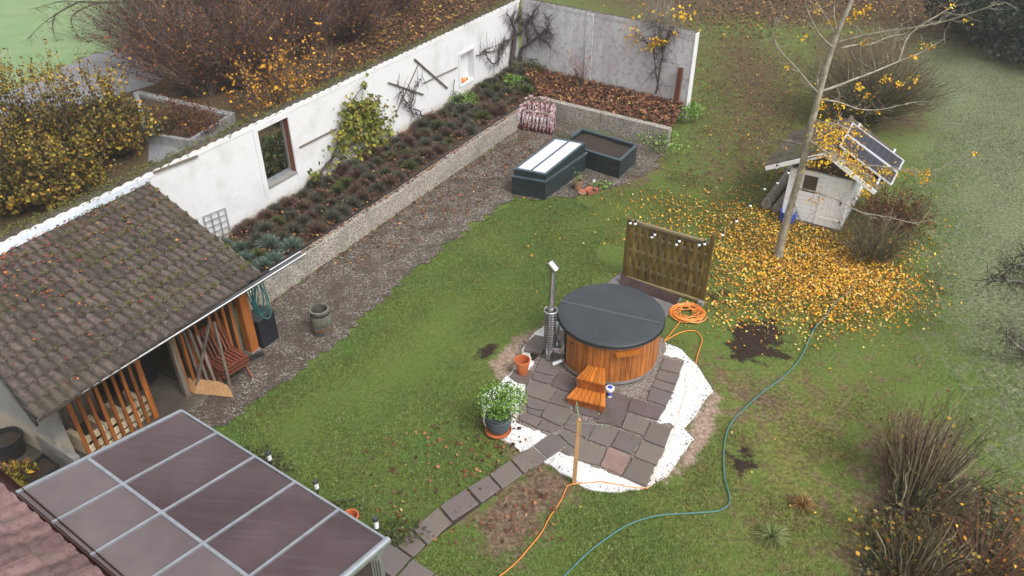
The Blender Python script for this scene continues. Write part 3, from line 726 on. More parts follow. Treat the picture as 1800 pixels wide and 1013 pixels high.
# ---- slatted planter stand leaning in front of the right bay
ps = thing('slatted_planter', 'wooden A frame planter with a board box at its foot before the shelter', 'planter', G(378, 690))
a0 = G(344, 690); a1 = G(409, 697); up_ = np.array([0, 0, 1.])
back = -WN*.35
mb = MB(); q0, q1 = a0, a1
q0, q1 = G(343, 692, .045), G(411, 699, .045); t0, t1 = G(348, 672, .24), G(401, 678, .24)
mb.hexa([q0, q1, q1+back, q0+back, t0, t1, t1+back*.7, t0+back*.7])
mb.build('planter_box', M['stakewood'], ps)
apx = PY(368, 566, (a0+a1)[1]/2+.1)
for e in (a0, a1):
    mb = MB(); mb.beam(e+[0, 0, .02], apx+(e-a0)*.12, .045, .03, WN); mb.build('leg', M['greywood'], ps)
for k in range(5):
    f_ = (k+.6)/5; b = a0*(1-f_)+a1*f_
    mb = MB(); mb.beam(b+back*.8+[0, 0, .1], b+back*1.2+(apx-b)*.10+[0, 0, 1.25-.1*abs(k-2)], .05, .018, WN); mb.build('slat', M['greywood'], ps)
# ---- stack of folding garden chairs
def chair(label, p, rz, dz):
    t_ = thing('garden_chair', label, 'chair', p, 'stacked hardwood chairs by the shelter')
    ca, sa = math.cos(rz), math.sin(rz)
    def T(x, y, z): return np.array([p[0]+x*ca-y*sa, p[1]+x*sa+y*ca, p[2]+z])
    for i in range(7):
        x = -.21+.07*i; mb = MB(); mb.beam(T(x, -.2, .40+dz), T(x, .22, .38+dz), .045, .016); mb.build('seat_slat', M['redwood'], t_)
        mb = MB(); mb.beam(T(x, .22, .42+dz), T(x, .40, .88+dz), .035, .016, (ca, sa, .3)); mb.build('back_slat', M['redwood'], t_)
    for x in (-.26, .26):
        mb = MB(); mb.beam(T(x, .24, .37+dz), T(x, .42, .92+dz), .03, .04, (0, 1, 0)); mb.build('back_frame', M['redwood'], t_)
        mb = MB(); mb.beam(T(x, -.22, .38+dz), T(x, .25, .37+dz), .03, .04); mb.build('seat_rail', M['redwood'], t_)
        mb = MB(); mb.beam(T(x*1.02, -.22, .02+dz*.0), T(x, .1, .38+dz), .03, .03, (ca, sa, 0)); mb.build('leg', M['redwood'], t_)
        mb = MB(); mb.beam(T(x*1.06, .30, .02+dz*.0), T(x, -.1, .38+dz), .03, .03, (ca, sa, 0)); mb.build('leg', M['redwood'], t_)
    mb = MB(); mb.beam(T(-.27, -.22, .40+dz), T(.27, -.22, .40+dz), .04, .03); mb.build('front_rail', M['redwood'], t_)
    mb = MB(); mb.beam(T(-.27, .42, .92+dz), T(.27, .42, .92+dz), .03, .05); mb.build('top_rail', M['redwood'], t_)
cF_ = G(418, 642, .42)-G(380, 588, .9); cF_ /= np.linalg.norm(cF_[:2]); cp = G(402, 640, .42)*[1, 1, 0]
for k, nm in enumerate(('bottom', 'middle', 'top')):
    chair('%s chair of the reddish slatted garden chair stack beside the shelter post' % nm, cp, math.atan2(cF_[0], -cF_[1]), .075*k)
# ---- hose hung at the corner
hz = thing('garden_hose', 'teal garden hose hung in loops at the right corner of the shelter', 'hose', SN(-15.75, 3.1, 0))
M['teal'] = simple('teal_hose', (.01, .09, .085), (.02, .14, .13), 6, .45, 0, 0)
for k in range(5):
    c0 = SN(-15.82+.03*k, 3.16+.04*k, 1.38-.05*k); rr = .10+.02*k; H2 = .42+.05*(k % 3)
    pts = []
    for i in range(16):
        a = 2*math.pi*i/16; pts.append(c0+WD*rr*math.cos(a)*(.8)+np.array([0, 0, H2*math.sin(a)])+WN*.05*math.sin(a*2+k))
    mb = MB(); mb.tube(pts, .013, 5, closed=True); mb.build('loop', M['teal'], hz)
mb = MB(); mb.tube([SN(-15.9, 3.1, 1.75), SN(-15.72, 3.2, 1.75)], .02, 6); mb.build('hook', M['steel'], hz)
# ---- rusty fire basket
fb_ = G(455, 592); fbk = thing('fire_basket', 'round rusty fire basket with upright bars right of the shelter corner post', 'basket', fb_)
M['rust'] = simple('rust', (.10, .035, .015), (.2, .08, .035), 14, .85, .2, .4)
mb = MB(); mb.lathe([(.0, .06), (.17, .06), (.19, .10), (.175, .10), (.155, .075), (.0, .075)], fb_, 20); mb.build('pan', M['rust'], fbk, True)
for k in range(14):
    a = 2*math.pi*k/14; q = fb_+np.array([.17*math.cos(a), .17*math.sin(a), 0])
    mb = MB(); mb.tube([q+[0, 0, .08], q+[.02*math.cos(a), .02*math.sin(a), .34]], .006, 4); mb.build('bar', M['darksteel'], fbk)
mb = MB(); mb.tube([fb_+np.array([.19*math.cos(a), .19*math.sin(a), .34]) for a in np.linspace(0, 2*math.pi, 20, endpoint=False)], .009, 5, closed=True); mb.build('rim', M['darksteel'], fbk)
for k in range(3):
    a = 2.1*k; mb = MB(); mb.tube([fb_+np.array([.15*math.cos(a), .15*math.sin(a), 0]), fb_+np.array([.15*math.cos(a), .15*math.sin(a), .07])], .01, 4); mb.build('leg', M['darksteel'], fbk)
# ---- black ribbed drain pipe
dp0, dp1 = G(438, 636), G(464, 625); pts = [dp0+(dp1-dp0)*i/30+[0, 0, .05] for i in range(31)]
mb = MB(); mb.tube(pts, [.042+.008*(i % 2) for i in range(31)], 10); solo(mb, 'drain_pipe', M['black'], 'short black corrugated pipe lying on the gravel by the shelter post', 'pipe')
# ---- small grey trellis between shelter roof and wall
tg = thing('wall_trellis', 'small grey metal grid trellis behind the shelter roof edge', 'trellis', SN(-14.6, .15, .5))
g0 = onwall(357, 381, WB+WN*.06, WB+WN*.06+WD); g1 = onwall(395, 366, WB+WN*.06, WB+WN*.06+WD); hgt = .75
for k in range(4):
    a = g0+(g1-g0)*k/3; mb = MB(); mb.beam(a, a-[0, 0, hgt], .02, .02, WN); mb.build('upright', M['galv'], tg)
for k in range(5):
    dz = -hgt*k/5; mb = MB(); mb.beam(g0+[0, 0, dz-.01], g1+[0, 0, dz-.01], .016, .016, WN); mb.build('crossbar', M['galv'], tg)
# ================================================================ PERGOLA (terrace roof)
M['brown0'] = simple('brown_metal', (.05, .02, .018), (.08, .035, .03), 4, .4, .3, .1)
pg = thing('terrace_roof', 'terrace roof of smoky brown panels on grey aluminium bars at lower left', 'canopy', (-3.6, 6.2, 0))
PF0 = G(320, 723, 2.2); PF1 = G(679, 949, 2.2); PB0 = G(29, 868, 2.6); PB1 = PB0+(PF1-PF0)
def panelmat():
    m, t, p = newmat('smoky_polycarbonate'); n = noise(t, .8, 4); 
    mp = node(t, 'ShaderNodeMapping'); mp.inputs['Rotation'].default_value = (0, 0, -math.atan2((PB0-PF0)[1], (PB0-PF0)[0])); mp.inputs['Scale'].default_value = (1.2, 26, 1); t.links.new(pos(t), mp.inputs[0])
    st_ = noise(t, 1.0, 5, .6, mp.outputs[0]); c = ramp(t, n, [(.35, (.060, .038, .043)), (.65, (.092, .064, .070))])
    c = mix(t, fmap(t, st_, .5, .75, 0, .16), c, (.2, .165, .165))
    t.links.new(c, p.inputs['Base Color']); p.inputs['Roughness'].default_value = .32; p.inputs['Specular IOR Level'].default_value = .28
    t.links.new(fmap(t, n, .3, .7, .25, .5), p.inputs['Roughness'])
    w = node(t, 'ShaderNodeTexWave'); w.inputs['Scale'].default_value = .9; t.links.new(mp.outputs[0], w.inputs[0])
    bump(t, p, st_, .25, .004); return m
M['panel'] = panelmat()
def panelmat2():
    m = M['panel'].copy(); m.name = 'smoky_polycarbonate_pale'  # paler copy for the row of panels nearer the house
    for n in m.node_tree.nodes:
        if n.type == 'VALTORGB': n.color_ramp.elements[0].color = (.105, .082, .087, 1); n.color_ramp.elements[1].color = (.155, .125, .128, 1)
    return m
M['panel2'] = panelmat2()
pe = (PF1-PF0)/5; nrmP = np.cross(PF1-PF0, PB0-PF0); nrmP /= np.linalg.norm(nrmP); nrmP *= np.sign(nrmP[2])
mid = .615
for i in range(5):
    for (f0, f1, mt) in ((0.012, mid-.008, 'panel'), (mid+.008, .992, 'panel2')):
        a = PF0+pe*(i+.02)+(PB0-PF0)*f0; b = PF0+pe*(i+.98)+(PB0-PF0)*f0; c_ = PF0+pe*(i+.98)+(PB0-PF0)*f1; d_ = PF0+pe*(i+.02)+(PB0-PF0)*f1
        mb = MB(); mb.hexa([q-nrmP*.016 for q in (a, b, c_, d_)]+[a, b, c_, d_]); mb.build('panel', M[mt], pg)
for i in range(6):
    a = PF0+pe*i+nrmP*.008; b = PB0+pe*i+nrmP*.008
    mb = MB(); mb.beam(a, b, .034 if i not in (0, 5) else .05, .03, nrmP); mb.build('rafter', M['galv'], pg)
a = PF0+(PB0-PF0)*mid; mb = MB(); mb.beam(a+nrmP*.006, a+(PF1-PF0)+nrmP*.006, .04, .03, nrmP); mb.build('crossbar', M['galv'], pg)
mb = MB(); mb.beam(PF0-nrmP*.01, PF1-nrmP*.01, .03, .05, nrmP); mb.build('front_edge', M['galv'], pg)
mb = MB(); mb.beam(PB0-nrmP*.03, PB1-nrmP*.03, .02, .05, nrmP); mb.build('back_edge', M['brown0'], pg)
mb = MB(); mb.tube([PF1+[.02, -.0, -.0], PB1+[.02, 0, 0]], .045, 10); mb.build('side_profile', M['galv'], pg)
inn = (PB0-PF0)/np.linalg.norm(PB0-PF0)
for e in (PF0+pe*.1, PF1-pe*.1):
    q = e+inn*.12; mb = MB(); mb.beam([q[0], q[1], 0], [q[0], q[1], 2.02], .11, .11, (1, 0, 0)); po = mb.build('post', M['galv'], pg)
    for dx in (-.03, 0, .03):
        mb = MB(); mb.beam([q[0]+dx, q[1]-.058, .05], [q[0]+dx, q[1]-.058, 1.98], .012, .004, (0, 1, 0)); mb.build('flute', M['darksteel'], po)
mb = MB(); mb.beam(PF0+inn*.12-[0, 0, .12], PF1+inn*.12-[0, 0, .12], .10, .14); mb.build('gutter_beam', M['galv'], pg)
mb = MB(); mb.beam(PF1-pe*.1+inn*.1-[0, 0, .14], PB1-pe*.1-[0, 0, .14], .05, .12); mb.build('side_beam', M['galv'], pg)
# terrace paving below
M['paver'] = simple('terrace_paver', (.17, .09, .065), (.27, .16, .12), 6, .8, 0, .3, rand=.2)
ter = setp(MB().prism([tuple(q[:2]) for q in GV([(30, 905), (320, 770), (655, 965), (700, 1020), (500, 1300), (-200, 1300)])], -.02, .018).build('terrace_base', M['soil']), kind='structure')
te = pe/np.linalg.norm(pe); ti = np.array([inn[0], inn[1], 0]); ti /= np.linalg.norm(ti)
tb = np.array([PF1[0], PF1[1], 0])+te*.15
for i in range(7):
    for j in range(7):
        q = tb-te*(.31*i)+ti*(.31*j+.05); mb = MB(); mb.stone([tuple((q+te*a_+ti*b_)[:2]) for a_, b_ in ((0, 0), (.3, 0), (.3, .3), (0, .3))], .018, .045, .006); mb.build('paver', M['paver'], ter)
# ================================================================ HOUSE ROOF CORNER
hr = thing('house', 'corner of the house with a reddish tiled roof and brown gutter at lower left', 'house', G(0, 1013, 2.4)*[1, 1, 0])
HE0 = G(-40, 815, 2.62); HE1 = G(215, 1040, 2.62); hd = (HE1-HE0)/np.linalg.norm(HE1-HE0); hin = np.array([hd[1], -hd[0], 0]); hin = hin if hin[0] < 0 else -hin
hs_ = hin*math.cos(math.radians(24))+np.array([0, 0, math.sin(math.radians(24))]); hnz = np.cross(hd, hs_); hnz *= np.sign(hnz[2])
M['htile'] = tilemat('house_tile', (.11, .062, .06), (.20, .118, .115), (.10, .09, .075), .6, False)
M['brown'] = simple('brown_gutter', (.035, .012, .01), (.06, .022, .018), 4, .4, .3, .1)
tw, tl = .235, .34
hm = rooftile(tw, tl, .022, 10, .05, .02, 1).mesh('tile', smooth=True); hm.materials.append(M['htile'])
Lh = np.linalg.norm(HE1-HE0)
exh = hd; 
eyh = hs_; ezh = np.cross(exh, eyh)
if ezh[2] < 0: exh = -hd; ezh = -ezh; o0 = HE1
else: o0 = HE0
for r in range(6):
    for c in range(-2, int(Lh/tw)+3):
        p = o0+exh*tw*c+eyh*(tl*r+.06)+np.array([0, 0, .05])+hin*.02
        o = bpy.data.objects.new('tile', hm); C.objects.link(o); o.parent = hr
        o.matrix_local = mat3(exh, eyh, ezh, p-ROOT[hr.name])
mb = MB(); a, b = HE0-hd*1+hin*.1, HE1+hd*1+hin*.1
mb.hexa([a+[0, 0, -.1], b+[0, 0, -.1], b+eyh*3+[0, 0, -.1], a+eyh*3+[0, 0, -.1], a+[0, 0, -.03], b+[0, 0, -.03], b+eyh*3+[0, 0, -.03], a+eyh*3+[0, 0, -.03]]); mb.build('roof_deck', M['brown'], hr)
gutter_pts(HE0-hd*.6-hin*.04, HE1+hd*.6-hin*.04, .075).build('gutter', M['brown'], hr)
mb = MB(); mb.beam(HE0-hd*.6+hin*.05-[0, 0, .03], HE1+hd*.6+hin*.05-[0, 0, .03], .03, .2); mb.build('fascia', M['brown'], hr)
mb = MB(); wa, wb_ = HE0-hd+hin*.5, HE1+hd+hin*.5; mb.hexa([wa*[1, 1, 0], wb_*[1, 1, 0], (wb_+hin*.3)*[1, 1, 0], (wa+hin*.3)*[1, 1, 0], wa*[1, 1, 0]+[0, 0, 2.5], wb_*[1, 1, 0]+[0, 0, 2.5], (wb_+hin*.3)*[1, 1, 0]+[0, 0, 2.5], (wa+hin*.3)*[1, 1, 0]+[0, 0, 2.5]]); mb.build('wall', M['wallend'], hr)
# ================================================================ LEFT CORNER POTS
bp = G(24, 800); big = thing('planter_pot', 'large round black planter with bare soil beside the shelter end wall', 'pot', bp)
mb = MB(); mb.lathe([(.16, 0), (.19, .02), (.225, .36), (.245, .37), (.245, .41), (.225, .41), (.21, .3), (.0, .3)], bp, 28); mb.build('pot', M['black'], big, True)
mb = MB(); mb.lathe([(.205, .33), (.0, .345)], bp, 20); mb.build('soil', M['soil'], big)
lwq = [G(52, 775), G(121, 823)]; mb = MB(); mb.beam(lwq[0]+[0, 0, .22]-WN*.0, lwq[1]+[0, 0, .22]+WN*.4, .10, .46); solo(mb, 'low_wall', M['concrete'], 'low grey concrete kerb wall at the foot of the shelter end wall', 'wall')
bx = thing('planter_box', 'rectangular black planter box near the terrace roof corner', 'planter', G(85, 842))
pc = GV([(52, 850), (88, 822), (112, 840), (72, 880)], .0)
mb = MB(); 
for i in range(4):
    a, b = pc[i], pc[(i+1) % 4]; mb2 = MB(); mb2.beam(a+[0, 0, .16], b+[0, 0, .16], .02, .32); mb2.build('side', M['black'], bx)
mb = MB(); mb.prism([tuple(q[:2]) for q in pc], .02, .24); mb.build('soil', M['soil'], bx)
# ================================================================ PATIO
TC0 = (1.9, 10.2)
def fleecemat():
    m, t, p = newmat('white_fleece'); n = noise(t, 5, 5); n2 = noise(t, 22, 4, .75)
    c = ramp(t, n, [(.3, (.60, .60, .60)), (.7, (.80, .80, .80))])
    c = mix(t, fmap(t, n2, .585, .63, 0, .85), c, (.14, .11, .09)); c = mix(t, fmap(t, noise(t, 2.2, 5), .5, .68, 0, .5), c, (.45, .38, .33))
    t.links.new(c, p.inputs['Base Color']); p.inputs['Roughness'].default_value = .95; bump(t, p, n, .5, .03); return m
M['fleece'] = fleecemat()
FL = GV([(845, 698), (868, 682), (890, 664), (905, 648), (912, 632), (918, 614), (932, 597), (943, 584), (962, 569), (1040, 560), (1162, 600), (1193, 612), (1226, 643), (1240, 665), (1253, 688), (1228, 722), (1203, 756), (1220.6, 773), (1200, 799), (1186, 820), (1172, 837), (1141, 857), (1091, 865.5), (1044, 864.5), (1015, 849), (958, 813), (938, 800), (928, 792), (916, 793), (885, 774), (862, 764), (850, 744)])
def denser(poly, step=.12, rag=.012):
    out = []; n = len(poly)
    for i in range(n):
        a = np.array(poly[i][:2]); b = np.array(poly[(i+1) % n][:2]); L = np.linalg.norm(b-a); k = max(1, int(L/step))
        for j in range(k): out.append(a+(b-a)*j/k+rng.normal(size=2)*rag)
    return out
fo = MB().prism([tuple(q[:2]) for q in denser(FL, .14, .012)], -.02, .014).build('ground_fleece', M['fleece'])
setp(fo, 'white weed control fleece laid on the ground under the hot tub slabs', 'fleece')
GB = GV([(913, 722), (925, 690), (922, 668), (940, 640), (950, 612), (962, 590), (985, 575), (1165, 596), (1172, 613), (1166, 626), (1203, 637), (1172, 716), (1146, 741), (1184, 750), (1138, 858), (1094, 840), (1014, 809), (985, 795), (960, 765), (940, 758), (911, 744)])
o = MB().prism([tuple(q[:2]) for q in denser(GB, .07, .018)], -.02, .032).build('gravel_bed', M['chips']); o['kind'] = 'structure'
def slabmat(name, stops):
    m, t, p = newmat(name); n = noise(t, 2.6, 6, .6); n2 = noise(t, 26, 5, .7)
    c = ramp(t, orand(t), stops, 'LINEAR')
    c = mix(t, fmap(t, n, .4, .65, 0, .55), c, (.125, .10, .115)); c = mix(t, fmap(t, n2, .5, .75, 0, .35), c, (.24, .205, .18))
    t.links.new(c, p.inputs['Base Color']); t.links.new(fmap(t, n, .3, .7, .42, .7), p.inputs['Roughness'])
    bump(t, p, math_(t, 'ADD', n, math_(t, 'MULTIPLY', n2, .5)), .6, .015); return m
M['slab'] = slabmat('sandstone_slab', [(0, (.105, .088, .07)), (.25, (.15, .125, .10)), (.5, (.125, .10, .095)), (.75, (.17, .14, .11)), (1, (.105, .09, .088))])
M['slabpink'] = simple('pink_sandstone', (.19, .115, .10), (.27, .18, .155), 5, .65, 0, .5, .01)
M['slabwet'] = slabmat('damp_slab', [(0, (.085, .065, .06)), (1, (.13, .085, .075))])
pat = setp(MB().prism([tuple(q[:2]) for q in GV([(985, 640), (1120, 640), (1100, 700), (1000, 700)])], -.01, .03).build('patio', M['soil']), kind='structure')
SL_ = [[(928.3, 599), (940.7, 588.4), (959, 592), (958.5, 611), (952, 620), (921.2, 613.3)],
 [(950, 631), (985, 641.5), (986, 652), (976.3, 660.7), (941, 651.8)],
 [(927.7, 650), (938.3, 653), (927, 672.5), (911, 671), (896, 661), (904, 650)],
 [(941, 654), (973.9, 663.5), (967.7, 674.8), (937, 666.5), (937, 660)],
 [(977, 662.6), (984, 655), (997, 655), (1010, 668), (1011.5, 682), (1001, 688.5), (969, 677)],
 [(936.9, 668.5), (967.7, 678), (978.5, 684), (961.8, 705.4), (927.4, 694.2), (924, 684), (927.4, 673)],
 [(980, 684.8), (999.7, 689.8), (1004, 697), (1003, 716), (998, 716), (965, 706.3)],
 [(965.8, 708), (1000.5, 719.4), (1007.5, 725.4), (994.5, 740.2), (987, 749), (950.6, 732), (956.5, 722)],
 [(929.8, 698.3), (961.8, 707.6), (964, 712), (956.5, 720.6), (927.4, 715.5), (926.5, 705)],
 [(928.6, 717.3), (954.2, 723), (948, 732.4), (926.2, 724.8)],
 [(922.7, 724.4), (945.8, 732.8), (952, 737.2), (941.6, 750.2), (912.8, 736.8), (912.4, 730)],
 [(953.8, 737.4), (986, 750.8), (968.9, 759), (943.4, 752)],
 [(1005.8, 727.4), (1046.6, 745.5), (1029.9, 768.4), (990, 751.4), (996.9, 741)],
 [(992.5, 755.2), (1012.5, 765.5), (1017, 770.5), (1011, 787), (1000.3, 780), (982.3, 762.2)],
 [(998, 783.4), (1008.7, 788.7), (1007.3, 796.8), (1001, 799), (987.4, 792.4)],
 [(1019.7, 770), (1065.3, 789), (1052.9, 817.2), (1014.5, 806)],
 [(1047.8, 747.3), (1088, 755.4), (1073.3, 783.4), (1066.3, 784), (1033.4, 772.2)],
 [(1090, 756), (1129, 769), (1125.3, 774.6), (1109.2, 797.5), (1074.6, 783.8)],
 [(1068.3, 787.8), (1073, 785.8), (1107.5, 800), (1093.4, 834.4), (1055.5, 817.6)],
 [(1112.8, 803.2), (1150.3, 818.4), (1135.1, 853.9), (1095.2, 835.8)],
 [(1128, 774.4), (1168, 787.6), (1154, 817), (1114.7, 801.4)],
 [(1144.7, 741.6), (1181, 750.9), (1168.6, 785.8), (1131.1, 771.2)],
 [(1102.4, 725.2), (1141.2, 738), (1129.5, 764.5), (1092.3, 751.4)],
 [(1110, 698.5), (1169, 716.3), (1156.6, 737.8), (1103, 722)],
 [(1144, 681.3), (1181.3, 691.4), (1170.4, 713.5), (1137.8, 702)],
 [(1152.2, 666), (1187.7, 677.6), (1181.4, 689.4), (1146, 678.6)],
 [(1159.7, 650), (1194.6, 660.3), (1188.3, 675), (1152.2, 664.8)],
 [(1167.3, 628), (1201.5, 637.5), (1194.6, 656.3), (1160.4, 647.4)],
 [(1056, 690), (1080, 688.5), (1108.2, 697.6), (1100.7, 724.8), (1090.3, 750.4), (1069, 743.6), (1049, 741), (1056, 729)],
 [(1008, 690), (1052, 690), (1052, 735), (1008, 722)]]
def slab(px, z0, z1, mat, parent, nm='stone'):
    P = [G(x, y, z1) for x, y in px]; c = sum(P)/len(P); out = []; n = len(P)
    for i in range(n):
        a, b = P[i], P[(i+1) % n]; L = np.linalg.norm(b-a); out.append(tuple(a[:2]))
        for k in range(1, max(1, int(L/.13))):
            q = a+(b-a)*k/max(1, int(L/.13)); out.append((q[0]+random.uniform(-.006, .006), q[1]+random.uniform(-.006, .006)))
    mb = MB(); mb.stone(out, z0, z1, .008)
    # slight tilt of each slab
    tx, ty = random.uniform(-.008, .008), random.uniform(-.008, .008)
    mb.v = [(x, y, z+(tx*(x-c[0])+ty*(y-c[1]) if z > z0+.01 else 0)) for x, y, z in mb.v]
    return mb.build(nm, mat, parent)
for i, px in enumerate(SL_):
    o = slab(px, .03, .065 if i else .10, M['slabpink'] if i == 18 else (M['slabwet'] if i in (2, 4, 28, 29, 23) else M['slab']), pat)
    if i == 18: o['label'] = 'pinkish sandstone slab at the lower edge'
path = setp(MB().prism([tuple(q[:2]) for q in GV([(964, 770), (988, 782), (760, 950), (715, 990), (700, 965), (850, 850)])], -.02, .01).build('stepping_path', M['soil']), kind='structure')
PT_ = [[(968, 762.5), (981.3, 763.6), (996.4, 782.7), (962.9, 805.5), (937.8, 782.9)],
 [(936.6, 783.8), (961.6, 806.4), (920.9, 831.2), (899.2, 806.9)],
 [(896.4, 808.8), (918.9, 832.4), (882.3, 857.4), (860.4, 833.3)],
 [(858.2, 835.1), (880, 858.9), (846.3, 883.3), (821.8, 856.7)],
 [(818, 859.4), (841.2, 884.7), (795, 915), (773.6, 889.4)],
 [(769.8, 892.6), (794.2, 918.7), (751.3, 955.8), (725.6, 929.8)],
 [(722, 932), (747.6, 957), (724.7, 978.6), (698.9, 959)],
 [(672, 950), (697, 961.8), (721.8, 980), (691, 1015), (650, 985)],
 [(725.3, 982.4), (763, 1007.4), (738, 1036), (696, 1016)],
 [(766, 1009), (812, 1036), (785, 1066), (741, 1038)]]
for px in PT_: slab(px, .0, .035, M['slab'], path)
# little heap of pale grit beside the path
for q in ((835, 870), (786, 874), (1020, 0)):
    pass
CR = []
fl2 = denser(FL, .03, .03)
for q in fl2:
    for _ in range(3): CR.append([q[0]+rng.normal()*.05, q[1]+rng.normal()*.05, .018])
for _ in range(500):
    a_ = rng.normal(size=2)*[1.5, 1.2]+[TC0[0], TC0[1]]
    if sdist(np.array([a_[0]]), np.array([a_[1]]), FL)[0] > 0: CR.append([a_[0], a_[1], .02])
M['crumb'] = leafmat('soil_crumb', [(0, (.03, .02, .013)), (.5, (.10, .07, .045)), (1, (.22, .17, .12))])
o = leaves('soil_crumbs', np.array(CR), .022, M['crumb'], None, (0, 0, 0), flat=.2, aspect=.9); setp(o, 'soil crumbs scattered along the edge of the white fleece', 'soil', kind='stuff')
# ================================================================ HOT TUB
TC = np.array([1.82, 11.45, 0.0]); TZ = .035
tub = thing('hot_tub', 'round wooden hot tub with a dark vinyl lid on the patio', 'hot tub', TC)
NS = 56; Rt = .925
stm = []
def stave(k, bulge):
    mb = MB(); a = 2*math.pi/NS*.485; vs = []
    for z in (TZ+.05, .93):
        for (r, an) in ((Rt-.035, -a), (Rt-.004, -a), (Rt+.002+bulge, -a*.75), (Rt+.006+bulge, 0), (Rt+.002+bulge, a*.75), (Rt-.004, a), (Rt-.035, a)):
            vs.append((r*math.cos(an), r*math.sin(an), z))
    n = 7; fs = [(i, (i+1) % n, n+(i+1) % n, n+i) for i in range(n)]+[tuple(range(n, 2*n))]
    mb.add(vs, fs); me = mb.mesh('stave'); me.materials.append(M['tubwood']); return me
for k in range(3): stm.append(stave(k, k*.001))
a_s0, a_s1 = math.radians(148), math.radians(203)
for k in range(NS):
    an = 2*math.pi*(k+.5)/NS
    if a_s0 < an < a_s1: continue
    place(stm[k % 3], 'stave', tub, TC, (0, 0, an))
mb = MB(); mb.lathe([(Rt-.01, TZ+.03), (Rt+.004, TZ+.03), (Rt+.004, .93), (Rt-.01, .93)], TC, 24, a_s0, a_s1); mb.build('steel_panel', M['steel'], tub, True)
for z in (TZ+.085,):
    mb = MB(); mb.lathe([(Rt+.004, z-.028), (Rt+.012, z-.028), (Rt+.012, z+.028), (Rt+.004, z+.028)], TC, 56); mb.build('hoop', M['galv'], tub, True)
mb = MB(); mb.lathe([(0, TZ), (Rt-.02, TZ), (Rt-.02, TZ+.06)], TC, 40); mb.build('base', M['greywood'], tub)
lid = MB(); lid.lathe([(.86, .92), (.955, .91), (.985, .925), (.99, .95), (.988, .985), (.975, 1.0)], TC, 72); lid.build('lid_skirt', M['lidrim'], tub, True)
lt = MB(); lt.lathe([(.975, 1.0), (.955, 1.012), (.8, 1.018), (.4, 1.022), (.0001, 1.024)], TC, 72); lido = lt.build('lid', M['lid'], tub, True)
dv = np.array([.985, .17, 0])*-1; s0 = G(984, 529, 1.02); s1 = G(1165, 569, 1.02)
dv = (s1-s0); s0 = s0+dv*.015; s1 = s1-dv*.02
M['seam'] = simple('lid_seam', (.052, .062, .07), (.075, .085, .095), 30, .4, 0, .3)
mb = MB(); mb.beam(s0+[0, 0, .0], s1+[0, 0, .0], .055, .012); mb.build('lid_hinge', M['seam'], lido)
mb = MB(); mb.tube([np.array([TC[0]+.984*math.cos(a), TC[1]+.984*math.sin(a), .94]) for a in np.linspace(0, 2*math.pi, 72, endpoint=False)], .012, 5, closed=True); mb.build('lid_piping', M['black'], tub, True)
# drinks shelf on the front, small vent
def tp(px, y_, r): # point on tub at angle seen at pixel px
    return None
a0_, a1_ = math.radians(266), math.radians(292)
sp0 = TC+np.array([math.cos(math.radians(268))*.95, math.sin(math.radians(268))*.95, .84]); sp1 = TC+np.array([math.cos(math.radians(296))*.95, math.sin(math.radians(296))*.95, .84])
od = (sp0+sp1)/2-TC; od[2] = 0; od /= np.linalg.norm(od)
mb = MB(); mb.beam(sp0+od*.07, sp1+od*.07, .14, .025); she = mb.build('shelf', M['stepwood'], tub)
for e in (sp0*.85+sp1*.15, sp0*.15+sp1*.85):
    mb = MB(); mb.beam(e+od*.10-[0, 0, .015], e-[0, 0, .10], .03, .02, od); mb.build('bracket', M['stepwood'], she)
q = TC+np.array([Rt*math.cos(math.radians(217)), Rt*math.sin(math.radians(217)), .74]); mb = MB(); mb.box(q, (.05, .03, .035), math.radians(307)); mb.build('vent', M['black'], tub)
# stove pipe standing at the tub's left
ch = thing('stove_pipe', 'tall stainless steel stove chimney with a heat guard at the left of the hot tub', 'chimney', (.70, 11.28, 0))
cc = np.array([.70, 11.28, 0.])
for z, nm, r0, r1 in ((0, 'x', 0, 0),): pass
zz = lambda py: CAM_H+ray(968, py)[2]*cc[1]/ray(968, py)[1]
z_top = zz(474); z_ring = zz(546); z_bot = zz(632); z_el = zz(615)
mb = MB(); mb.lathe([(.0, z_el), (.062, z_el), (.062, z_top-.02), (.058, z_top-.02)], cc, 20); mb.build('pipe', M['steel'], ch, True)
mb = MB(); mb.lathe([(0, max(.03, z_bot)), (.072, max(.03, z_bot)), (.072, z_el+.03), (.062, z_el+.035)], cc, 20); mb.build('elbow', M['steel'], ch, True)
capd = np.array([-.75, .1, .62]); capd /= np.linalg.norm(capd); c0 = cc+[0.02, 0, z_top+.04]
mb = MB(); mb.tube([c0-capd*.02+[.03, 0, -.04], c0+capd*.0+[-.0, 0, .0], c0+[-.05, 0, .08]], [.075, .078, .078], 18)
mb = MB(); mb.tube([cc+[.055, -.03, z_top+.0], cc+[-.06, .03, z_top+.13]], .082, 18, cap=False); mb.build('cap', M['steel'], ch, True)
mb = MB(); mb.tube([cc+[.05, -.028, z_top+.004], cc+[.03, -.02, z_top+.02]], .077, 18); mb.build('cap_mouth', M['black'], ch)
for k in range(16):
    a = 2*math.pi*k/16
    if k % 16 in (15, 0): continue
    q = cc+np.array([.105*math.cos(a), .105*math.sin(a), 0]); mb = MB(); mb.beam(q+[0, 0, z_el+.05], q+[0, 0, z_ring], .012, .003, (math.cos(a), math.sin(a), 0)); mb.build('guard_strip', M['darksteel'], ch)
nr = 15
rm = MB(); rm.tube([np.array([.108*math.cos(a), .108*math.sin(a), 0]) for a in np.linspace(0, 2*math.pi, 18, endpoint=False)], .0055, 4, closed=True)
rme = rm.mesh('guard_ring'); rme.materials.append(M['darksteel'])
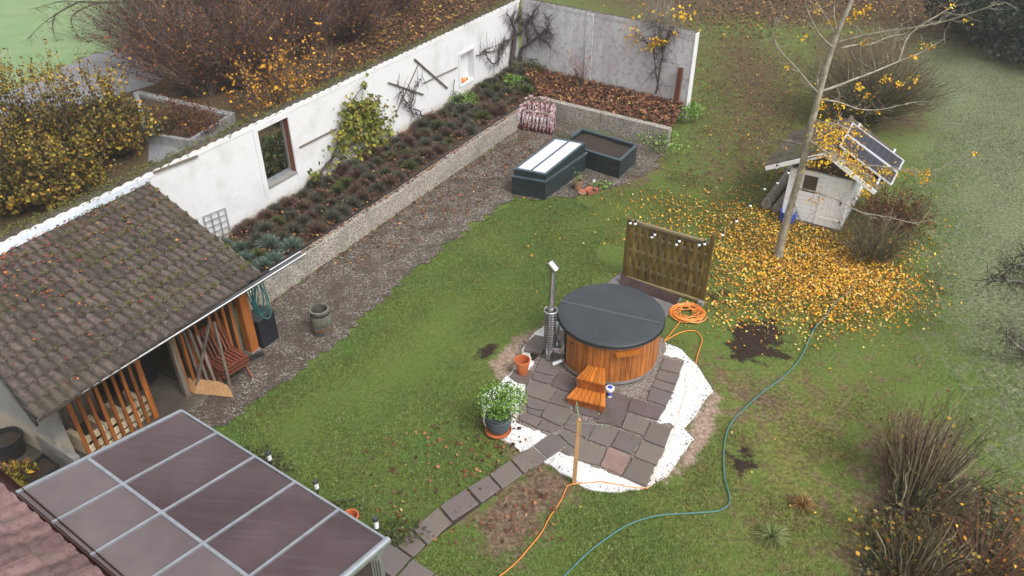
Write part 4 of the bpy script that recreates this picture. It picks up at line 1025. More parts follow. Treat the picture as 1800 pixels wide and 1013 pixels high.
for k in range(nr): place(rme, 'guard_ring', ch, cc+[0, 0, z_el+.05+(z_ring-z_el-.05)*k/nr])
mb = MB(); mb.tube([cc+np.array([.12*math.cos(a), .12*math.sin(a), z_ring+.01]) for a in np.linspace(0, 2*math.pi, 20, endpoint=False)], .014, 6, closed=True); mb.build('guard_rim', M['steel'], ch, True)
mb = MB(); mb.tube([cc+[.05, 0, z_el+.0], [TC[0]-Rt*.97, cc[1]-.1, z_el+.04], [TC[0]-Rt*.9, cc[1]-.1, z_el+.25]], [.055, .055, .05], 12); mb.build('flue_duct', M['steel'], ch, True)
mb = MB(); mb.box([TC[0]-Rt-.02, TC[1]-.02, .5], (.16, .28, .45), .2); mb.build('heat_shield', M['steel'], ch)
mb = MB(); mb.tube([[TC[0]-Rt*.97, TC[1]-.30, .12], [TC[0]-Rt-.14, TC[1]-.38, .10]], .03, 8); mb.build('drain_valve', M['white'], tub)
# ================================================================ TUB STEPS
st_root = thing('wooden_steps', 'orange stained two tread wooden steps before the hot tub', 'steps', G(1035, 715))
def steps():
    zl, zu = .22, .45
    lo = [G(995.7, 698.4, zl), G(1064.1, 715.2, zl), G(1064.5, 690.8, zl), G(1012.6, 680, zl)]
    up = [G(1012.6, 664.7, zu), G(1064.5, 676.7, zu), G(1064.1, 652.8, zu), G(1030, 646.3, zu)]
    for q, z, n in ((lo, zl, 7), (up, zu, 7)):
        a, b, c, d = q
        c = c+(c-b)*.25; d = d+(d-a)*.25
        for i in range(n):
            f0, f1 = (i+.05)/n, (i+.95)/n
            P = [a+(b-a)*f0, a+(b-a)*f1, d+(c-d)*f1, d+(c-d)*f0]
            mb = MB(); mb.hexa([p-[0, 0, .03] for p in P]+P); mb.build('tread_board', M['stepwood'], st_root)
        # riser boards below
        z0 = .066 if z == zl else zl
        ins = 0.02
        for i in range(n):
            f0, f1 = (i+.02)/n, (i+.98)/n
            aa, bb = a+(d-a)*.05, b+(c-b)*.05
            P0 = aa+(bb-aa)*(ins+f0*(1-2*ins)); P1 = aa+(bb-aa)*(ins+f1*(1-2*ins)); dn = (d-a)/np.linalg.norm(d-a)*.02
            mb = MB(); mb.hexa([np.array([*v[:2], zz_]) for zz_ in (z0, z-.031) for v in (P0, P1, P1+dn, P0+dn)]); mb.build('riser_board', M['stepwood_shaded'], st_root)
        for (u, v) in ((a, d), (b, c)):
            u2, v2 = u+(v-u)*.08, v; sd = (b-a)/np.linalg.norm(b-a)*.02*(1 if u is a else -1)
            mb = MB(); mb.hexa([np.array([*w[:2], zz_]) for zz_ in (z0, z-.031) for w in (u2+sd*.6, v2+sd*.6, v2+sd*1.6, u2+sd*1.6)]); mb.build('side_board', M['stepwood_shaded'], st_root)
steps()
# ---- dispenser
dp = G(1071, 697, .065); dsp = thing('chlorine_dispenser', 'small blue and white floating pool dispenser on the slab beside the steps', 'dispenser', dp)
mb = MB(); mb.lathe([(0, 0), (.04, 0), (.042, .04), (.042, .05)], dp, 16); mb.build('base', M['white'], dsp, True)
mb = MB(); mb.lathe([(.041, .04), (.043, .045), (.043, .12), (.041, .125)], dp, 16); mb.build('body', M['blue'], dsp, True)
mb = MB(); mb.lathe([(.05, .12), (.055, .125), (.06, .17), (.078, .18), (.08, .2), (.075, .21), (.045, .215)], dp, 20); mb.build('collar', M['white'], dsp, True)
mb = MB(); mb.lathe([(.046, .21), (.044, .222), (.0, .226)], dp, 16); mb.build('cap', M['blue'], dsp, True)
# ---- terracotta pot
tp_ = G(918, 655, .05); tpo = thing('plant_pot', 'empty orange terracotta pot beside the chimney on the slabs', 'pot', tp_)
mb = MB(); mb.lathe([(0, 0), (.10, 0), (.105, .01), (.128, .25), (.142, .255), (.145, .31), (.13, .315), (.122, .26), (.1, .03), (0, .025)], tp_, 28); mb.build('pot', M['terra'], tpo, True)
# ---- potted shrub
sp_ = G(876, 758, .03)
sau = thing('saucer', 'round terracotta saucer on the fleece under the dark ribbed pot', 'saucer', sp_)
mb = MB(); mb.lathe([(0, 0), (.17, 0), (.205, .012), (.225, .055), (.215, .058), (.195, .025), (0, .02)], sp_, 32); mb.build('dish', M['terra'], sau, True)
pq = sp_+[0, .02, .025]; ppt = thing('potted_shrub', 'green leafy shrub with small white flowers in a dark ribbed pot', 'plant', pq)
prof = [(0, 0), (.14, 0), (.16, .02)]
for i in range(9):
    z = .04+i*.028; r = .165+.055*math.sin(min(1, (i+1)/7)*1.5); prof += [(r, z), (r+.005, z+.014), (r, z+.026)]
prof += [(.20, .30), (.212, .315), (.212, .33), (.20, .335), (.19, .3), (0, .28)]
M['potblue'] = simple('blue_grey_pot', (.035, .045, .055), (.07, .085, .1), 8, .5, 0, .2)
mb = MB(); mb.lathe(prof, pq, 32); mb.build('pot', M['potblue'], ppt, True)
mb = MB(); mb.lathe([(.19, .285), (0, .295)], pq, 20); mb.build('soil', M['soil'], ppt)
M['freshleaf'] = leafmat('fresh_leaf', [(0, (.05, .13, .012)), (.5, (.13, .27, .035)), (.85, (.26, .42, .08)), (1, (.40, .55, .16))])
pc_ = pq+[.06, 0, .66]
Pst = []; Rst = []
for i in range(26):
    a = random.uniform(0, 6.28); rr = random.uniform(.12, .42); e = pc_+[rr*math.cos(a), rr*math.sin(a), random.uniform(-.12, .22)]
    b = pq+[random.uniform(-.02, .03), random.uniform(-.02, .02), .28]
    mid_ = (b+e)/2+[0, 0, .1]; Pst.append([b, b*.6+mid_*.4, mid_, (mid_+e)/2+[0, 0, .02], e]); Rst.append([.012, .009, .006, .004, .002])
M['greenstem'] = simple('green_stem', (.10, .12, .03), (.2, .22, .08), 5, .8, 0, 0)
stems('stems', Pst, Rst, M['greenstem'], ppt, 4)
u = rng.normal(size=(3400, 3)); u /= np.linalg.norm(u, axis=1, keepdims=True); rad = rng.random(3400)**.45
L_ = pc_+u*rad[:, None]*np.array([.44, .40, .27])+rng.normal(size=(3400, 3))*.02
cl = vnoise(L_[:, 0]*1.0, L_[:, 2], .06, 0)+vnoise(L_[:, 1], L_[:, 2], .07, 1); L_ = L_[cl > -.55]
leaves('foliage', L_, .034, M['freshleaf'], ppt, aspect=.75)
fp_ = L_[rng.integers(0, len(L_), 26)]+[0, 0, .02]; M['petal'] = simple('petal', (.75, .75, .8), (.85, .85, .88), 5, .6, 0, 0)
leaves('flowers', fp_, .03, M['petal'], ppt, aspect=1.0)
# ---- barrel planter
bb = G(568, 584); brl = thing('barrel', 'weathered greenish wooden barrel with an iron hoop standing on the gravel', 'barrel', bb)
M['barrelwood'] = simple('barrel_wood', (.05, .055, .04), (.16, .15, .12), 9, .85, 0, .6, rand=.25)
nb = 16
def bprof(z): return .175+.04*math.sin(math.pi*min(1, max(0, z/.56)))
bsm = MB(); a = math.pi/nb*.93; zs = [0, .14, .28, .42, .56]; vs = []
for z in zs:
    r = bprof(z); 
    for rr, an in ((r-.025, -a), (r, -a), (r+.004, 0), (r, a), (r-.025, a)): vs.append((rr*math.cos(an), rr*math.sin(an), z))
fs = []
for i in range(4):
    for k in range(5): fs.append((i*5+k, i*5+(k+1) % 5, (i+1)*5+(k+1) % 5, (i+1)*5+k))
fs.append(tuple(range(20, 25))); bsm.add(vs, fs); bme = bsm.mesh('stave'); bme.materials.append(M['barrelwood'])
for k in range(nb): place(bme, 'stave', brl, bb, (0, 0, 2*math.pi*k/nb))
for z, mt in ((.17, 'rust'), (.50, 'darksteel')):
    mb = MB(); r = bprof(z)+.003; mb.lathe([(r, z-.018), (r+.007, z-.018), (r+.007, z+.018), (r, z+.018)], bb, 24); mb.build('hoop', M[mt], brl, True)
mb = MB(); mb.lathe([(bprof(.3)-.03, .36), (0, .34)], bb, 16); mb.build('soil', M['soil'], brl)
mb = MB(); mb.lathe([(.155, .555), (.195, .555), (.20, .57), (.195, .582), (.16, .58)], bb, 24); mb.build('rim', M['barrelwood'], brl, True)
# ---- stake with string
sk0 = G(1009, 850); sk1 = PY(1018, 737, sk0[1]+.03)
stk = thing('garden_stake', 'upright pale wooden stake in the soil at the edge of the fleece', 'stake', sk0)
mb = MB(); mb.beam(sk0, sk1-[0, 0, .02], .062, .045, (0, 1, 0)); mb.build('post', M['stakewood'], stk)
mb = MB(); mb.lathe([(.03, -.02), (.026, .0), (.0, .012)], sk1, 10); mb.build('tip', M['stakewood'], stk, True)
M['string'] = simple('green_string', (.16, .26, .12), (.26, .36, .20), 5, .8, 0, 0)
mb = MB(); mb.tube([sk1+[0, -.01, .0], sk1+[-.02, .3, .05], G(1013, 706, .23)+[0, -.0, 0]], .007, 4)
mb.build('string', M['string'], stk)
mb = MB(); mb.tube([sk1-[0, .0, .04]+[.03, 0, 0], sk1-[-.04, 0, .3], sk1-[-.05, 0, .36]], .005, 4); mb.build('string', M['string'], stk)
mb = MB(); mb.tube([G(966, 738, .10), G(1012, 744, .16), G(1050, 746, .14), G(1078, 748, .09)], .0035, 4); solo(mb, 'string', M['string'], 'thin green string stretched low across the slabs behind the stake', 'string')
# ================================================================ CABLE AND HOSE
def spline(P, per=8):
    P = [np.array(p, float) for p in P]; out = []
    Q = [2*P[0]-P[1]]+P+[2*P[-1]-P[-2]]
    for i in range(1, len(Q)-2):
        for k in range(per):
            t = k/per; p0, p1, p2, p3 = Q[i-1:i+3]
            out.append(.5*((2*p1)+(-p0+p2)*t+(2*p0-5*p1+4*p2-p3)*t*t+(-p0+3*p1-3*p2+p3)*t**3))
    out.append(P[-1]); return out
M['orange'] = simple('orange_cable', (.72, .20, .03), (.82, .28, .05), 8, .45, 0, 0)
cab = thing('extension_cable', 'orange cable coiled on the lawn beside the trellis and running under the fleece', 'cable', G(1209, 553))
cc2 = G(1208, 553); pts = []
for i in range(15*14):
    a = i*2*math.pi/15; r = .15+.17*abs(math.sin(i*.173+.5))+.04*math.sin(i*.7); 
    pts.append(cc2+[r*math.cos(a)*1.12+.03*math.sin(i*.31), r*math.sin(a)*.95+.03*math.cos(i*.23), .02+.05*abs(math.sin(i*.47))])
mb = MB(); mb.tube(pts, .0095, 5); mb.build('coil', M['orange'], cab)
run = [cc2+[-.15, -.2, .02]]+GV([(1178, 588), (1168, 600), (1195, 585), (1222, 582), (1234, 596), (1230, 612), (1226, 625), (1223, 640)], .015)
mb = MB(); mb.tube(spline(run), .0095, 5); mb.build('cable_run', M['orange'], cab)
run = GV([(1223, 640), (1206, 655), (1204, 690), (1192, 730), (1180, 770), (1165, 800), (1146, 845), (1138, 857), (1110, 855), (1060, 846), (1040, 847), (1002, 851), (995, 858), (985, 880), (965, 910), (952, 935), (930, 962), (905, 990), (870, 1018)], .04)
run = [r-[0, 0, (.015 if i > 11 else 0)] for i, r in enumerate(run)]
M['coverline'] = simple('cable_under_fleece', (.62, .36, .24), (.72, .48, .36), 3, .9, 0, 0)
mb = MB(); mb.tube(spline([r*[1, 1, 0]+[0, 0, .011] for r in run[:8]]), .0085, 5); mb.build('cable_under_fleece', M['coverline'], cab)
mb = MB(); mb.tube(spline([r*[1, 1, 0]+[0, 0, .022] for r in run[7:]]), .0085, 5); mb.build('cable_run', M['orange'], cab)
M['hose'] = simple('blue_green_hose', (.05, .15, .145), (.09, .22, .21), 6, .45, 0, 0)
hp = GV([(1395, 455), (1425, 447), (1460, 455), (1485, 470), (1501, 488), (1500, 502), (1492, 515), (1470, 530), (1448, 560), (1430, 580), (1412, 620), (1395, 645), (1370, 668), (1340, 690), (1312, 715), (1290, 737), (1277, 762), (1272, 800), (1274, 840), (1282, 870), (1280, 887), (1262, 898), (1220, 902), (1160, 906), (1110, 920), (1070, 944), (1030, 975), (980, 1025)], .022)
mb = MB(); mb.tube(spline(hp), .0115, 6); solo(mb, 'garden_hose', M['hose'], 'long blue green garden hose winding across the lawn right of the patio', 'hose')
# ================================================================ TRELLIS SCREEN
scr = thing('trellis_screen', 'olive brown woven wooden screen panel with lamps along its top behind the hot tub', 'screen', G(1165, 508))
T0 = G(1096.5, 489); T1 = G(1234, 533); td = (T1-T0)/np.linalg.norm(T1-T0); tn = np.array([td[1], -td[0], 0]); TLn2 = np.linalg.norm(T1-T0)
hl = PY(1103, 388, T0[1])[2]; hr_ = PY(1248, 425, T1[1])[2]; HT = (hl+hr_)/2
mb = MB(); mb.beam(T0+[0, 0, 0], T0+[0, 0, HT+.02], .075, .075, tn); mb.build('post', M['fencewood'], scr)
mb = MB(); mb.beam(T1+[0, 0, 0], T1+[0, 0, HT+.20], .075, .075, tn); mb.build('post', M['fencewood'], scr)
for z, w in ((.06, .05), (HT-.02, .055)):
    mb = MB(); mb.beam(T0+td*.04+[0, 0, z], T1-td*.04+[0, 0, z], .075, w); mb.build('frame_rail', M['fencerail'], scr)
rows = [HT*.80, HT*.52, HT*.25]
for z in rows:
    mb = MB(); mb.beam(T0+td*.04+[0, 0, z], T1-td*.04+[0, 0, z], .02, .07); mb.build('weave_rail', M['fencerail'], scr)
NB = 22; bw = (TLn2-.10)/NB
for i in range(NB):
    s_ = .05+bw*(i+.5); mb = MB(); prev = None; zs_ = np.linspace(.08, HT-.04, 17)
    ph = [(-1 if (i+r) % 2 else 1) for r in range(3)]
    def off(z):
        v = 0
        for r, zr in enumerate(rows): v += ph[r]*math.exp(-((z-zr)/.14)**2)
        return .021*v
    vs = []
    for z in zs_:
        o_ = off(z)
        for (sx, ny_) in ((-bw*.48, -.005), (bw*.48, -.005), (bw*.48, .005), (-bw*.48, .005)): vs.append(T0+td*(s_+sx)+tn*(o_+ny_)+[0, 0, z])
    n = len(zs_); fs = []
    for k in range(n-1):
        for j in range(4): fs.append((k*4+j, k*4+(j+1) % 4, (k+1)*4+(j+1) % 4, (k+1)*4+j))
    mb.add(vs, fs); mb.build('slat', M['fencewood'], scr)
# tank grid lines above: thin wire on the screen
# slabs leaning at its foot
M['darkslab'] = simple('dark_red_slab', (.035, .018, .018), (.075, .042, .038), 6, .45, 0, .3, rand=.25)
fsl = thing('slab_row', 'row of dark reddish slabs leaning at the foot of the woven screen', 'slabs', G(1140, 515))
q0 = G(1090, 500, .05); q1 = G(1188, 536, .05); u0 = G(1091, 481.5, .22); u1 = G(1195, 522, .22)
for i in range(6):
    f0, f1 = (i+.01)/6, (i+.99)/6; P = [q0+(q1-q0)*f0, q0+(q1-q0)*f1, u0+(u1-u0)*f1, u0+(u1-u0)*f0]; nn = np.cross(P[1]-P[0], P[3]-P[0]); nn /= np.linalg.norm(nn)
    mb = MB(); mb.hexa([p-nn*.035 for p in P]+P); mb.build('slab', M['darkslab'], fsl)
M['greymat'] = simple('grey_slab', (.12, .11, .115), (.18, .165, .17), 3, .8, 0, .3)
mb = MB(); mb.stone([tuple(q[:2]) for q in GV([(1060, 505), (1090, 481), (1199, 527), (1168, 562), (1150, 575), (1060, 540)])], 0, .04); solo(mb, 'base_slab', M['greymat'], 'flat grey slab on the ground between hot tub and woven screen', 'slab')
mb = MB(); mb.box(G(1231, 537)+[0, 0, .05], (.12, .10, .10), ang_s); solo(mb, 'stone_block', M['concrete'], 'small pale stone block at the right foot of the woven screen', 'block')
# ---- string of round lamps
sl_ = thing('string_lights', 'string of round white party bulbs from the woven screen to the white shed', 'lights', T0+[0, 0, HT])
M['bulb'] = simple('bulb', (.85, .85, .88), (.9, .9, .92), 3, .25, 0, 0)
BP = [(1107.8, 392.6), (1116.5, 393.7), (1146, 417), (1151, 412.6), (1189, 430), (1194, 424), (1229, 430.8), (1238.5, 429.3)]
bpos = []
Tn = T0-tn*-.0
for i, (x, y) in enumerate(BP):
    f_ = (x-1103)/(1246-1103); Y = T0[1]+(T1[1]-T0[1])*f_-.07; bpos.append(PY(x, y, Y))
for (x, y), Y in zip([(1270, 413), (1294.6, 389), (1319, 362), (1344, 332.6), (1366.6, 322), (1365, 295), (1386, 304), (1469, 287)], [13.6, 14.2, 14.9, 15.6, 15.9, 16.2, 16.5, 16.0]): bpos.append(PY(x, y, Y))
bm = MB(); bm.ball((0, 0, 0), .032, 10, 7); bme = bm.mesh('bulb', smooth=True); bme.materials.append(M['bulb'])
sm = MB(); sm.lathe([(0, .085), (.018, .085), (.02, .03), (.016, .022)], (0, 0, 0), 8); sme = sm.mesh('socket'); sme.materials.append(M['black'])
for p in bpos:
    b = place(bme, 'bulb', sl_, p); ROOT[b.name] = np.array(p, float); s_ = bpy.data.objects.new('socket', sme); C.objects.link(s_); s_.parent = b
cpts = [p+[0, 0, .085] for p in bpos]
def sag(a, b, k=5, d=.05): return [a+(b-a)*i/k-[0, 0, d*math.sin(math.pi*i/k)] for i in range(k)]
cp_ = []
for i in range(len(cpts)-1): cp_ += sag(cpts[i], cpts[i+1], 4, .03)
cp_.append(cpts[-1]); mb = MB(); mb.tube(cp_, .005, 4); mb.build('cable', M['black'], sl_)
# ================================================================ RAISED BEDS
def rbox(mb, P, z0, z1, t=.03):    # four board walls around polygon P (ccw-ish), returned separately
    pass
cfr = thing('cold_frame', 'dark green raised bed with a hinged cold frame of two pale panes', 'cold frame', G(965, 320))
cL = G(900, 342); cF = G(957, 352); cR = G(1029, 300); cB = cL+(cR-cF)
def boards(parent, P, z0, z1, n, mat, t=.028):
    for i in range(4):
        a, b = P[i], P[(i+1) % 4]; c = sum(P)/4; m_ = (a+b)/2; inw = (c-m_); inw[2] = 0; inw /= np.linalg.norm(inw)
        for k in range(n):
            za = z0+(z1-z0)*k/n+.003; zb = z0+(z1-z0)*(k+1)/n-.003
            mb = MB(); mb.hexa([np.array([*v[:2], z_]) for z_ in (za, zb) for v in (a, b, b+inw*t, a+inw*t)]); mb.build('board', mat, parent)
P = [cL, cF, cR, cB]; CFP = P
for q in (P,): boards(cfr, q, .0, .50, 3, M['anthracite'])
def ringtop(parent, P, z, w, h, mat, nm='rim'):
    c = sum(P)/4
    for i in range(4):
        a, b = P[i], P[(i+1) % 4]; m_ = (a+b)/2; inw = c-m_; inw[2] = 0; inw /= np.linalg.norm(inw); d = (b-a)/np.linalg.norm(b-a)
        mb = MB(); mb.hexa([np.array([*v[:2], z_]) for z_ in (z, z+h) for v in (a-inw*.03-d*.03, b-inw*.03+d*.03, b+inw*(w-.03)-d*(w-.03), a+inw*(w-.03)+d*(w-.03))]); mb.build(nm, mat, parent)
ringtop(cfr, P, .503, .09, .035, M['anthrim'])
ins = [p+(sum(P)/4-p)*.05 for p in P]
fz = [.66, .66, .82, .82]; fz = [.68, .66, .80, .82]
for i in range(4):
    a, b = ins[i], ins[(i+1) % 4]; c = sum(ins)/4; m_ = (a+b)/2; inw = (c-m_); inw[2] = 0; inw /= np.linalg.norm(inw)
    mb = MB(); mb.hexa([np.array([*v[:2], z_]) for z_, v in ((.54, a), (.54, b), (.54, b+inw*.03), (.54, a+inw*.03))]+[np.array([*a[:2], fz[i]]), np.array([*b[:2], fz[(i+1) % 4]]), np.array([*(b+inw*.03)[:2], fz[(i+1) % 4]]), np.array([*(a+inw*.03)[:2], fz[i]])]); mb.build('frame_side', M['anthracite'], cfr)
L4 = [np.array([*p[:2], z+.015]) for p, z in zip(ins, fz)]
def bil(u, v): a, b, c, d = L4; return (a*(1-u)+b*u)*(1-v)+(d*(1-u)+c*u)*v
M['pane'] = simple('twinwall_pane', (.52, .52, .60), (.66, .66, .74), 4, .28, 0, .05)
lidf = MB(); 
for (u0, v0, u1, v1) in ((0, .0, 1, .035), (0, .965, 1, 1), (0, .035, .06, .965), (.94, .035, 1, .965), (.475, .035, .525, .965)):
    mb = MB(); Q = [bil(u0, v0), bil(u1, v0), bil(u1, v1), bil(u0, v1)]; mb.hexa([q+[0, 0, 0] for q in Q]+[q+[0, 0, .03] for q in Q]); mb.build('lid_frame', M['anthrim'], cfr)
for (u0, v0, u1, v1) in ((.06, .035, .475, .965), (.525, .035, .94, .50), (.525, .503, .94, .965)):
    mb = MB(); Q = [bil(u0, v0), bil(u1, v0), bil(u1, v1), bil(u0, v1)]; mb.hexa([q+[0, 0, .004] for q in Q]+[q+[0, 0, .016] for q in Q]); mb.build('pane', M['pane'], cfr)
rb = thing('raised_bed', 'dark raised bed box filled with bare soil behind the cold frame', 'raised bed', G(1070, 285))
eF = G(1089.8, 281.5, .56); eR = G(1120, 254.3, .56); eB = G(1022.4, 226, .56); eL = eF+(eB-eR)
P2 = [p*[1, 1, 0] for p in (eL, eF, eR, eB)]; boards(rb, P2, 0, .525, 3, M['anthracite']); ringtop(rb, P2, .528, .08, .035, M['anthrim'])
sp = lumpy('soil', [p[:2]+(sum(P2)/4-p)[:2]*.03 for p in P2], .44, .05, M['soil'], .1)
sp.parent = rb; sp.location = tuple(np.array(sp.location)-ROOT[rb.name])
# ---- pot, bricks, plant labels by the frame
pp = G(1015, 333); pt2 = thing('plant_pot', 'weathered brown flower pot with a small plant between cold frame and bed', 'pot', pp)
mb = MB(); mb.lathe([(0, 0), (.09, 0), (.115, .22), (.13, .225), (.132, .27), (.118, .272), (.105, .22), (0, .2)], pp, 20); mb.build('pot', M['terra_old'], pt2, True)
mb = MB(); mb.lathe([(.11, .235), (0, .245)], pp, 14); mb.build('soil', M['soil'], pt2)
uu = rng.normal(size=(60, 3))*[.09, .09, .10]+pp+[.02, 0, .38]; leaves('foliage', uu, .05, M['freshleaf'], pt2)
for i, (x, y, rz) in enumerate(((1026, 338, .2), (1034, 336, .9), (1040, 340, .4), (1046, 337, 1.2))):
    mb = MB(); c = G(x, y); mb.box(c+[0, 0, .035+.02*(i == 1)], (.24, .115, .07), rz)
    solo(mb, 'brick', M['brick'], 'loose %s brick on the soil beside the cold frame' % ('leftmost red', 'second red', 'third red', 'rightmost red')[i], 'brick', 'loose bricks by the cold frame')
mb = MB(); mb.lathe([(0, 0), (.10, 0), (.11, .05), (.1, .055), (0, .03)], G(1023, 341), 16); solo(mb, 'dish', M['terra_old'], 'small round clay dish lying by the loose bricks', 'dish')
lab = thing('solar_lamp', 'small dark garden lamp on a spike between the two raised beds', 'lamp', G(1043, 330))
# ================================================================ SOLAR PATH LAMPS
def pathlamp(root, b, h):
    mb = MB(); mb.lathe([(0, 0), (.012, 0), (.014, h*.55), (.02, h*.55+.01)], b, 8); mb.build('spike', M['darksteel'], root, True)
    mb = MB(); mb.lathe([(.0, h*.55), (.036, h*.55), (.038, h*.88), (.0, h*.88)], b, 14); mb.build('diffuser', M['white'], root, True)
    mb = MB(); mb.lathe([(.036, h*.88), (.044, h*.885), (.044, h*.96), (.036, h), (0, h)], b, 14); mb.build('cap', M['darksteel'], root, True)
pathlamp(lab, G(1043, 330), .3)
for (x0, y0, x1, y1), lb in zip(((478, 823, 471, 795), (560, 873, 549, 845), (665, 947, 661, 910)), ('nearest the far corner of the terrace roof', 'in the middle of the terrace roof edge', 'beside the post corner of the terrace roof')):
    b = G(x0, y0); h = PY(x1, y1, b[1])[2]; r_ = thing('path_lamp', 'white solar path lamp %s' % lb, 'lamp', b, 'solar lamps along the terrace roof'); pathlamp(r_, b, max(.3, min(.55, h)))
tc2 = G(619, 921); mb = MB(); mb.lathe([(0, 0), (.08, 0), (.11, .16), (.12, .165), (.12, .2), (.1, .2), (.09, .03), (0, .02)], tc2, 18); solo(mb, 'plant_pot', M['terra'], 'small orange clay pot peeping out behind the terrace roof edge', 'pot')
# ================================================================ WHITE SHED WITH SOLAR PANELS
ws = thing('garden_shed', 'small white painted wooden shed with gabled roof carrying solar panels', 'shed', G(1430, 392))
whm = simple('white_paint', (.80, .80, .80), (.87, .87, .87), 5, .7, 0, .3, rand=.06)
M['whitepaint'] = whm
F0 = G(1371.5, 382); F1 = G(1475.5, 408); K1 = G(1515.5, 335.5)
fx = (F1-F0)/np.linalg.norm(F1-F0); fy = (K1-F1); Lb = np.linalg.norm(fy); fy = fy/Lb; Wf = np.linalg.norm(F1-F0); Lb = min(Lb*1.0, 2.6)
HE = PY(1394, 292, F0[1])[2]*.98
RDG = HE+.55
SZ = np.array([0, 0, 1.])
fout = np.array([fx[1], -fx[0], 0])
def sh(u, v, z): return F0+fx*u+fy*v+SZ*z
nb_ = 9
# front: left part with window opening, right door
def fboard(u0, u1, z0, z1, mat='whitepaint', out=0, nm='board', parent=ws):
    mb = MB(); a = sh(u0, 0, 0)+fout*out; b = sh(u1, 0, 0)+fout*out
    mb.hexa([np.array([*v[:2], z_]) for z_ in (z0, z1) for v in (a, b, b-fout*.025, a-fout*.025)]); return mb.build(nm, M[mat], parent)
zb = .06; hz_ = (HE-zb)
wu0, wu1, wz0, wz1 = .34, .66, HE*.62, HE*.9
k = 0; z = zb; bh = hz_/12
for i in range(12):
    z0, z1 = zb+bh*i+.004, zb+bh*(i+1)-.004
    if z1 > wz0 and z0 < wz1: fboard(0, wu0, z0, z1); fboard(wu1, .80, z0, z1)
    else: fboard(0, .80, z0, z1)
    if i: pass
for i in range(6):
    fboard(.82+(Wf-.86)*i/6+.002, .82+(Wf-.86)*(i+1)/6-.002, zb, HE-.01, out=.01, nm='door_board')
fboard(.795, .825, zb, HE, out=.02, nm='trim'); fboard(Wf-.05, Wf, zb, HE, out=.022, nm='trim'); fboard(0, .045, zb, HE, out=.02, nm='trim')
for z_ in (.22, HE-.28): fboard(.86, Wf-.08, z_, z_+.06, 'whitepaint', .018, 'door_batten')
q = sh(wu0, 0, 0)
mb = MB(); a = sh(wu0-.01, 0, 0)-fout*.03; b = sh(wu1+.01, 0, 0)-fout*.03
M['darkglass'] = simple('dark_window', (.05, .045, .04), (.1, .09, .08), 3, .15, 0, 0)
mb.hexa([np.array([*v[:2], z_]) for z_ in (wz0, wz1) for v in (a, b, b-fout*.01, a-fout*.01)]); mb.build('window', M['darkglass'], ws)
mb = MB(); mb.box(sh(Wf-.14, 0, HE*.55)+fout*.03, (.03, .03, .1), math.atan2(fx[1], fx[0])); mb.build('door_latch', M['black'], ws)
for (u_, s_) in ((0, -1), (Wf, 1)):
    for i in range(10):
        z0, z1 = zb+(HE-zb)*i/10+.002, zb+(HE-zb)*(i+1)/10-.002
        mb = MB(); a, b = sh(u_, .0, 0), sh(u_, Lb, 0); mb.hexa([np.array([*v[:2], z_]) for z_ in (z0, z1) for v in (a, b, b-fx*s_*.025, a-fx*s_*.025)]); mb.build('side_board', M['whitepaint'], ws)
mb = MB(); a, b = sh(0.03, Lb, 0), sh(Wf-.03, Lb, 0); mb.hexa([np.array([*v[:2], z_]) for z_ in (zb, HE) for v in (a, b, b-fy*.025, a-fy*.025)]); mb.build('back_wall', M['whitepaint'], ws)
mb = MB(); mb.add([sh(0, .05, HE), sh(Wf, .05, HE), sh(Wf/2, .05, RDG-.05), sh(0, .08, HE), sh(Wf, .08, HE), sh(Wf/2, .08, RDG-.05)], [(0, 1, 2), (5, 4, 3), (0, 3, 4, 1), (1, 4, 5, 2), (2, 5, 3, 0)]); mb.build('gable', M['twig'], ws)
mb = MB(); mb.hexa([np.array([*v[:2], z_]) for z_ in (0, zb) for v in (sh(-.03, -.03, 0), sh(Wf+.03, -.03, 0), sh(Wf+.03, Lb, 0), sh(-.03, Lb, 0))]); mb.build('floor', M['greywood'], ws)
def onplane(x, y, P0, n):
    d = ray(x, y); o = np.array([0, 0, CAM_H]); return o+n.dot(P0-o)/n.dot(d)*d
RU, RZ, EZ, V0, V1 = Wf/2+.04, 2.0, 1.34, -.28, 2.15
EU0, EU1 = -.52, 1.96
ROOTW = ROOT[ws.name]
stl = []
for side in (0, 1):
    eu = EU0 if side == 0 else EU1
    sl = sh(RU, 0, RZ)-sh(eu, 0, EZ); Lr = np.linalg.norm(sl); sy = sl/Lr     # up slope
    sx = -fy if side == 0 else fy
    sx = fy if side == 1 else -fy
    nz_ = np.cross(sx, sy)
    if nz_[2] < 0: sx = -sx; nz_ = -nz_
    start = sh(eu, V0 if sx.dot(fy) > 0 else V1, EZ)
    nc, nr_ = 8, 5; w_ = (V1-V0)/nc; l_ = Lr/nr_
    me = rooftile(w_, l_, .02, 8, .03, .018, 1).mesh('tile', smooth=True); me.materials.append(M['coping'])
    for r in range(nr_):
        for c in range(nc):
            o = bpy.data.objects.new('tile', me); C.objects.link(o); o.parent = ws; o.matrix_local = mat3(sx, sy, nz_, start+sx*w_*c+sy*l_*r+nz_*.03-ROOTW)
    P4 = [sh(eu, V0, EZ), sh(eu, V1, EZ), sh(RU, V1, RZ), sh(RU, V0, RZ)]
    mb = MB(); mb.hexa([p-SZ*.03 for p in P4]+[p+SZ*.005 for p in P4]); mb.build('roof_deck', M['twig'], ws)
    mb = MB(); mb.beam(sh(eu, V0-.015, EZ-.02), sh(RU, V0-.015, RZ-.02), .025, .10, SZ); mb.build('barge_board', M['whitepaint'], ws)
    mb = MB(); mb.beam(sh(eu, V0, EZ-.05), sh(eu, V1, EZ-.05), .02, .07, SZ); mb.build('fascia', M['greywood'], ws)
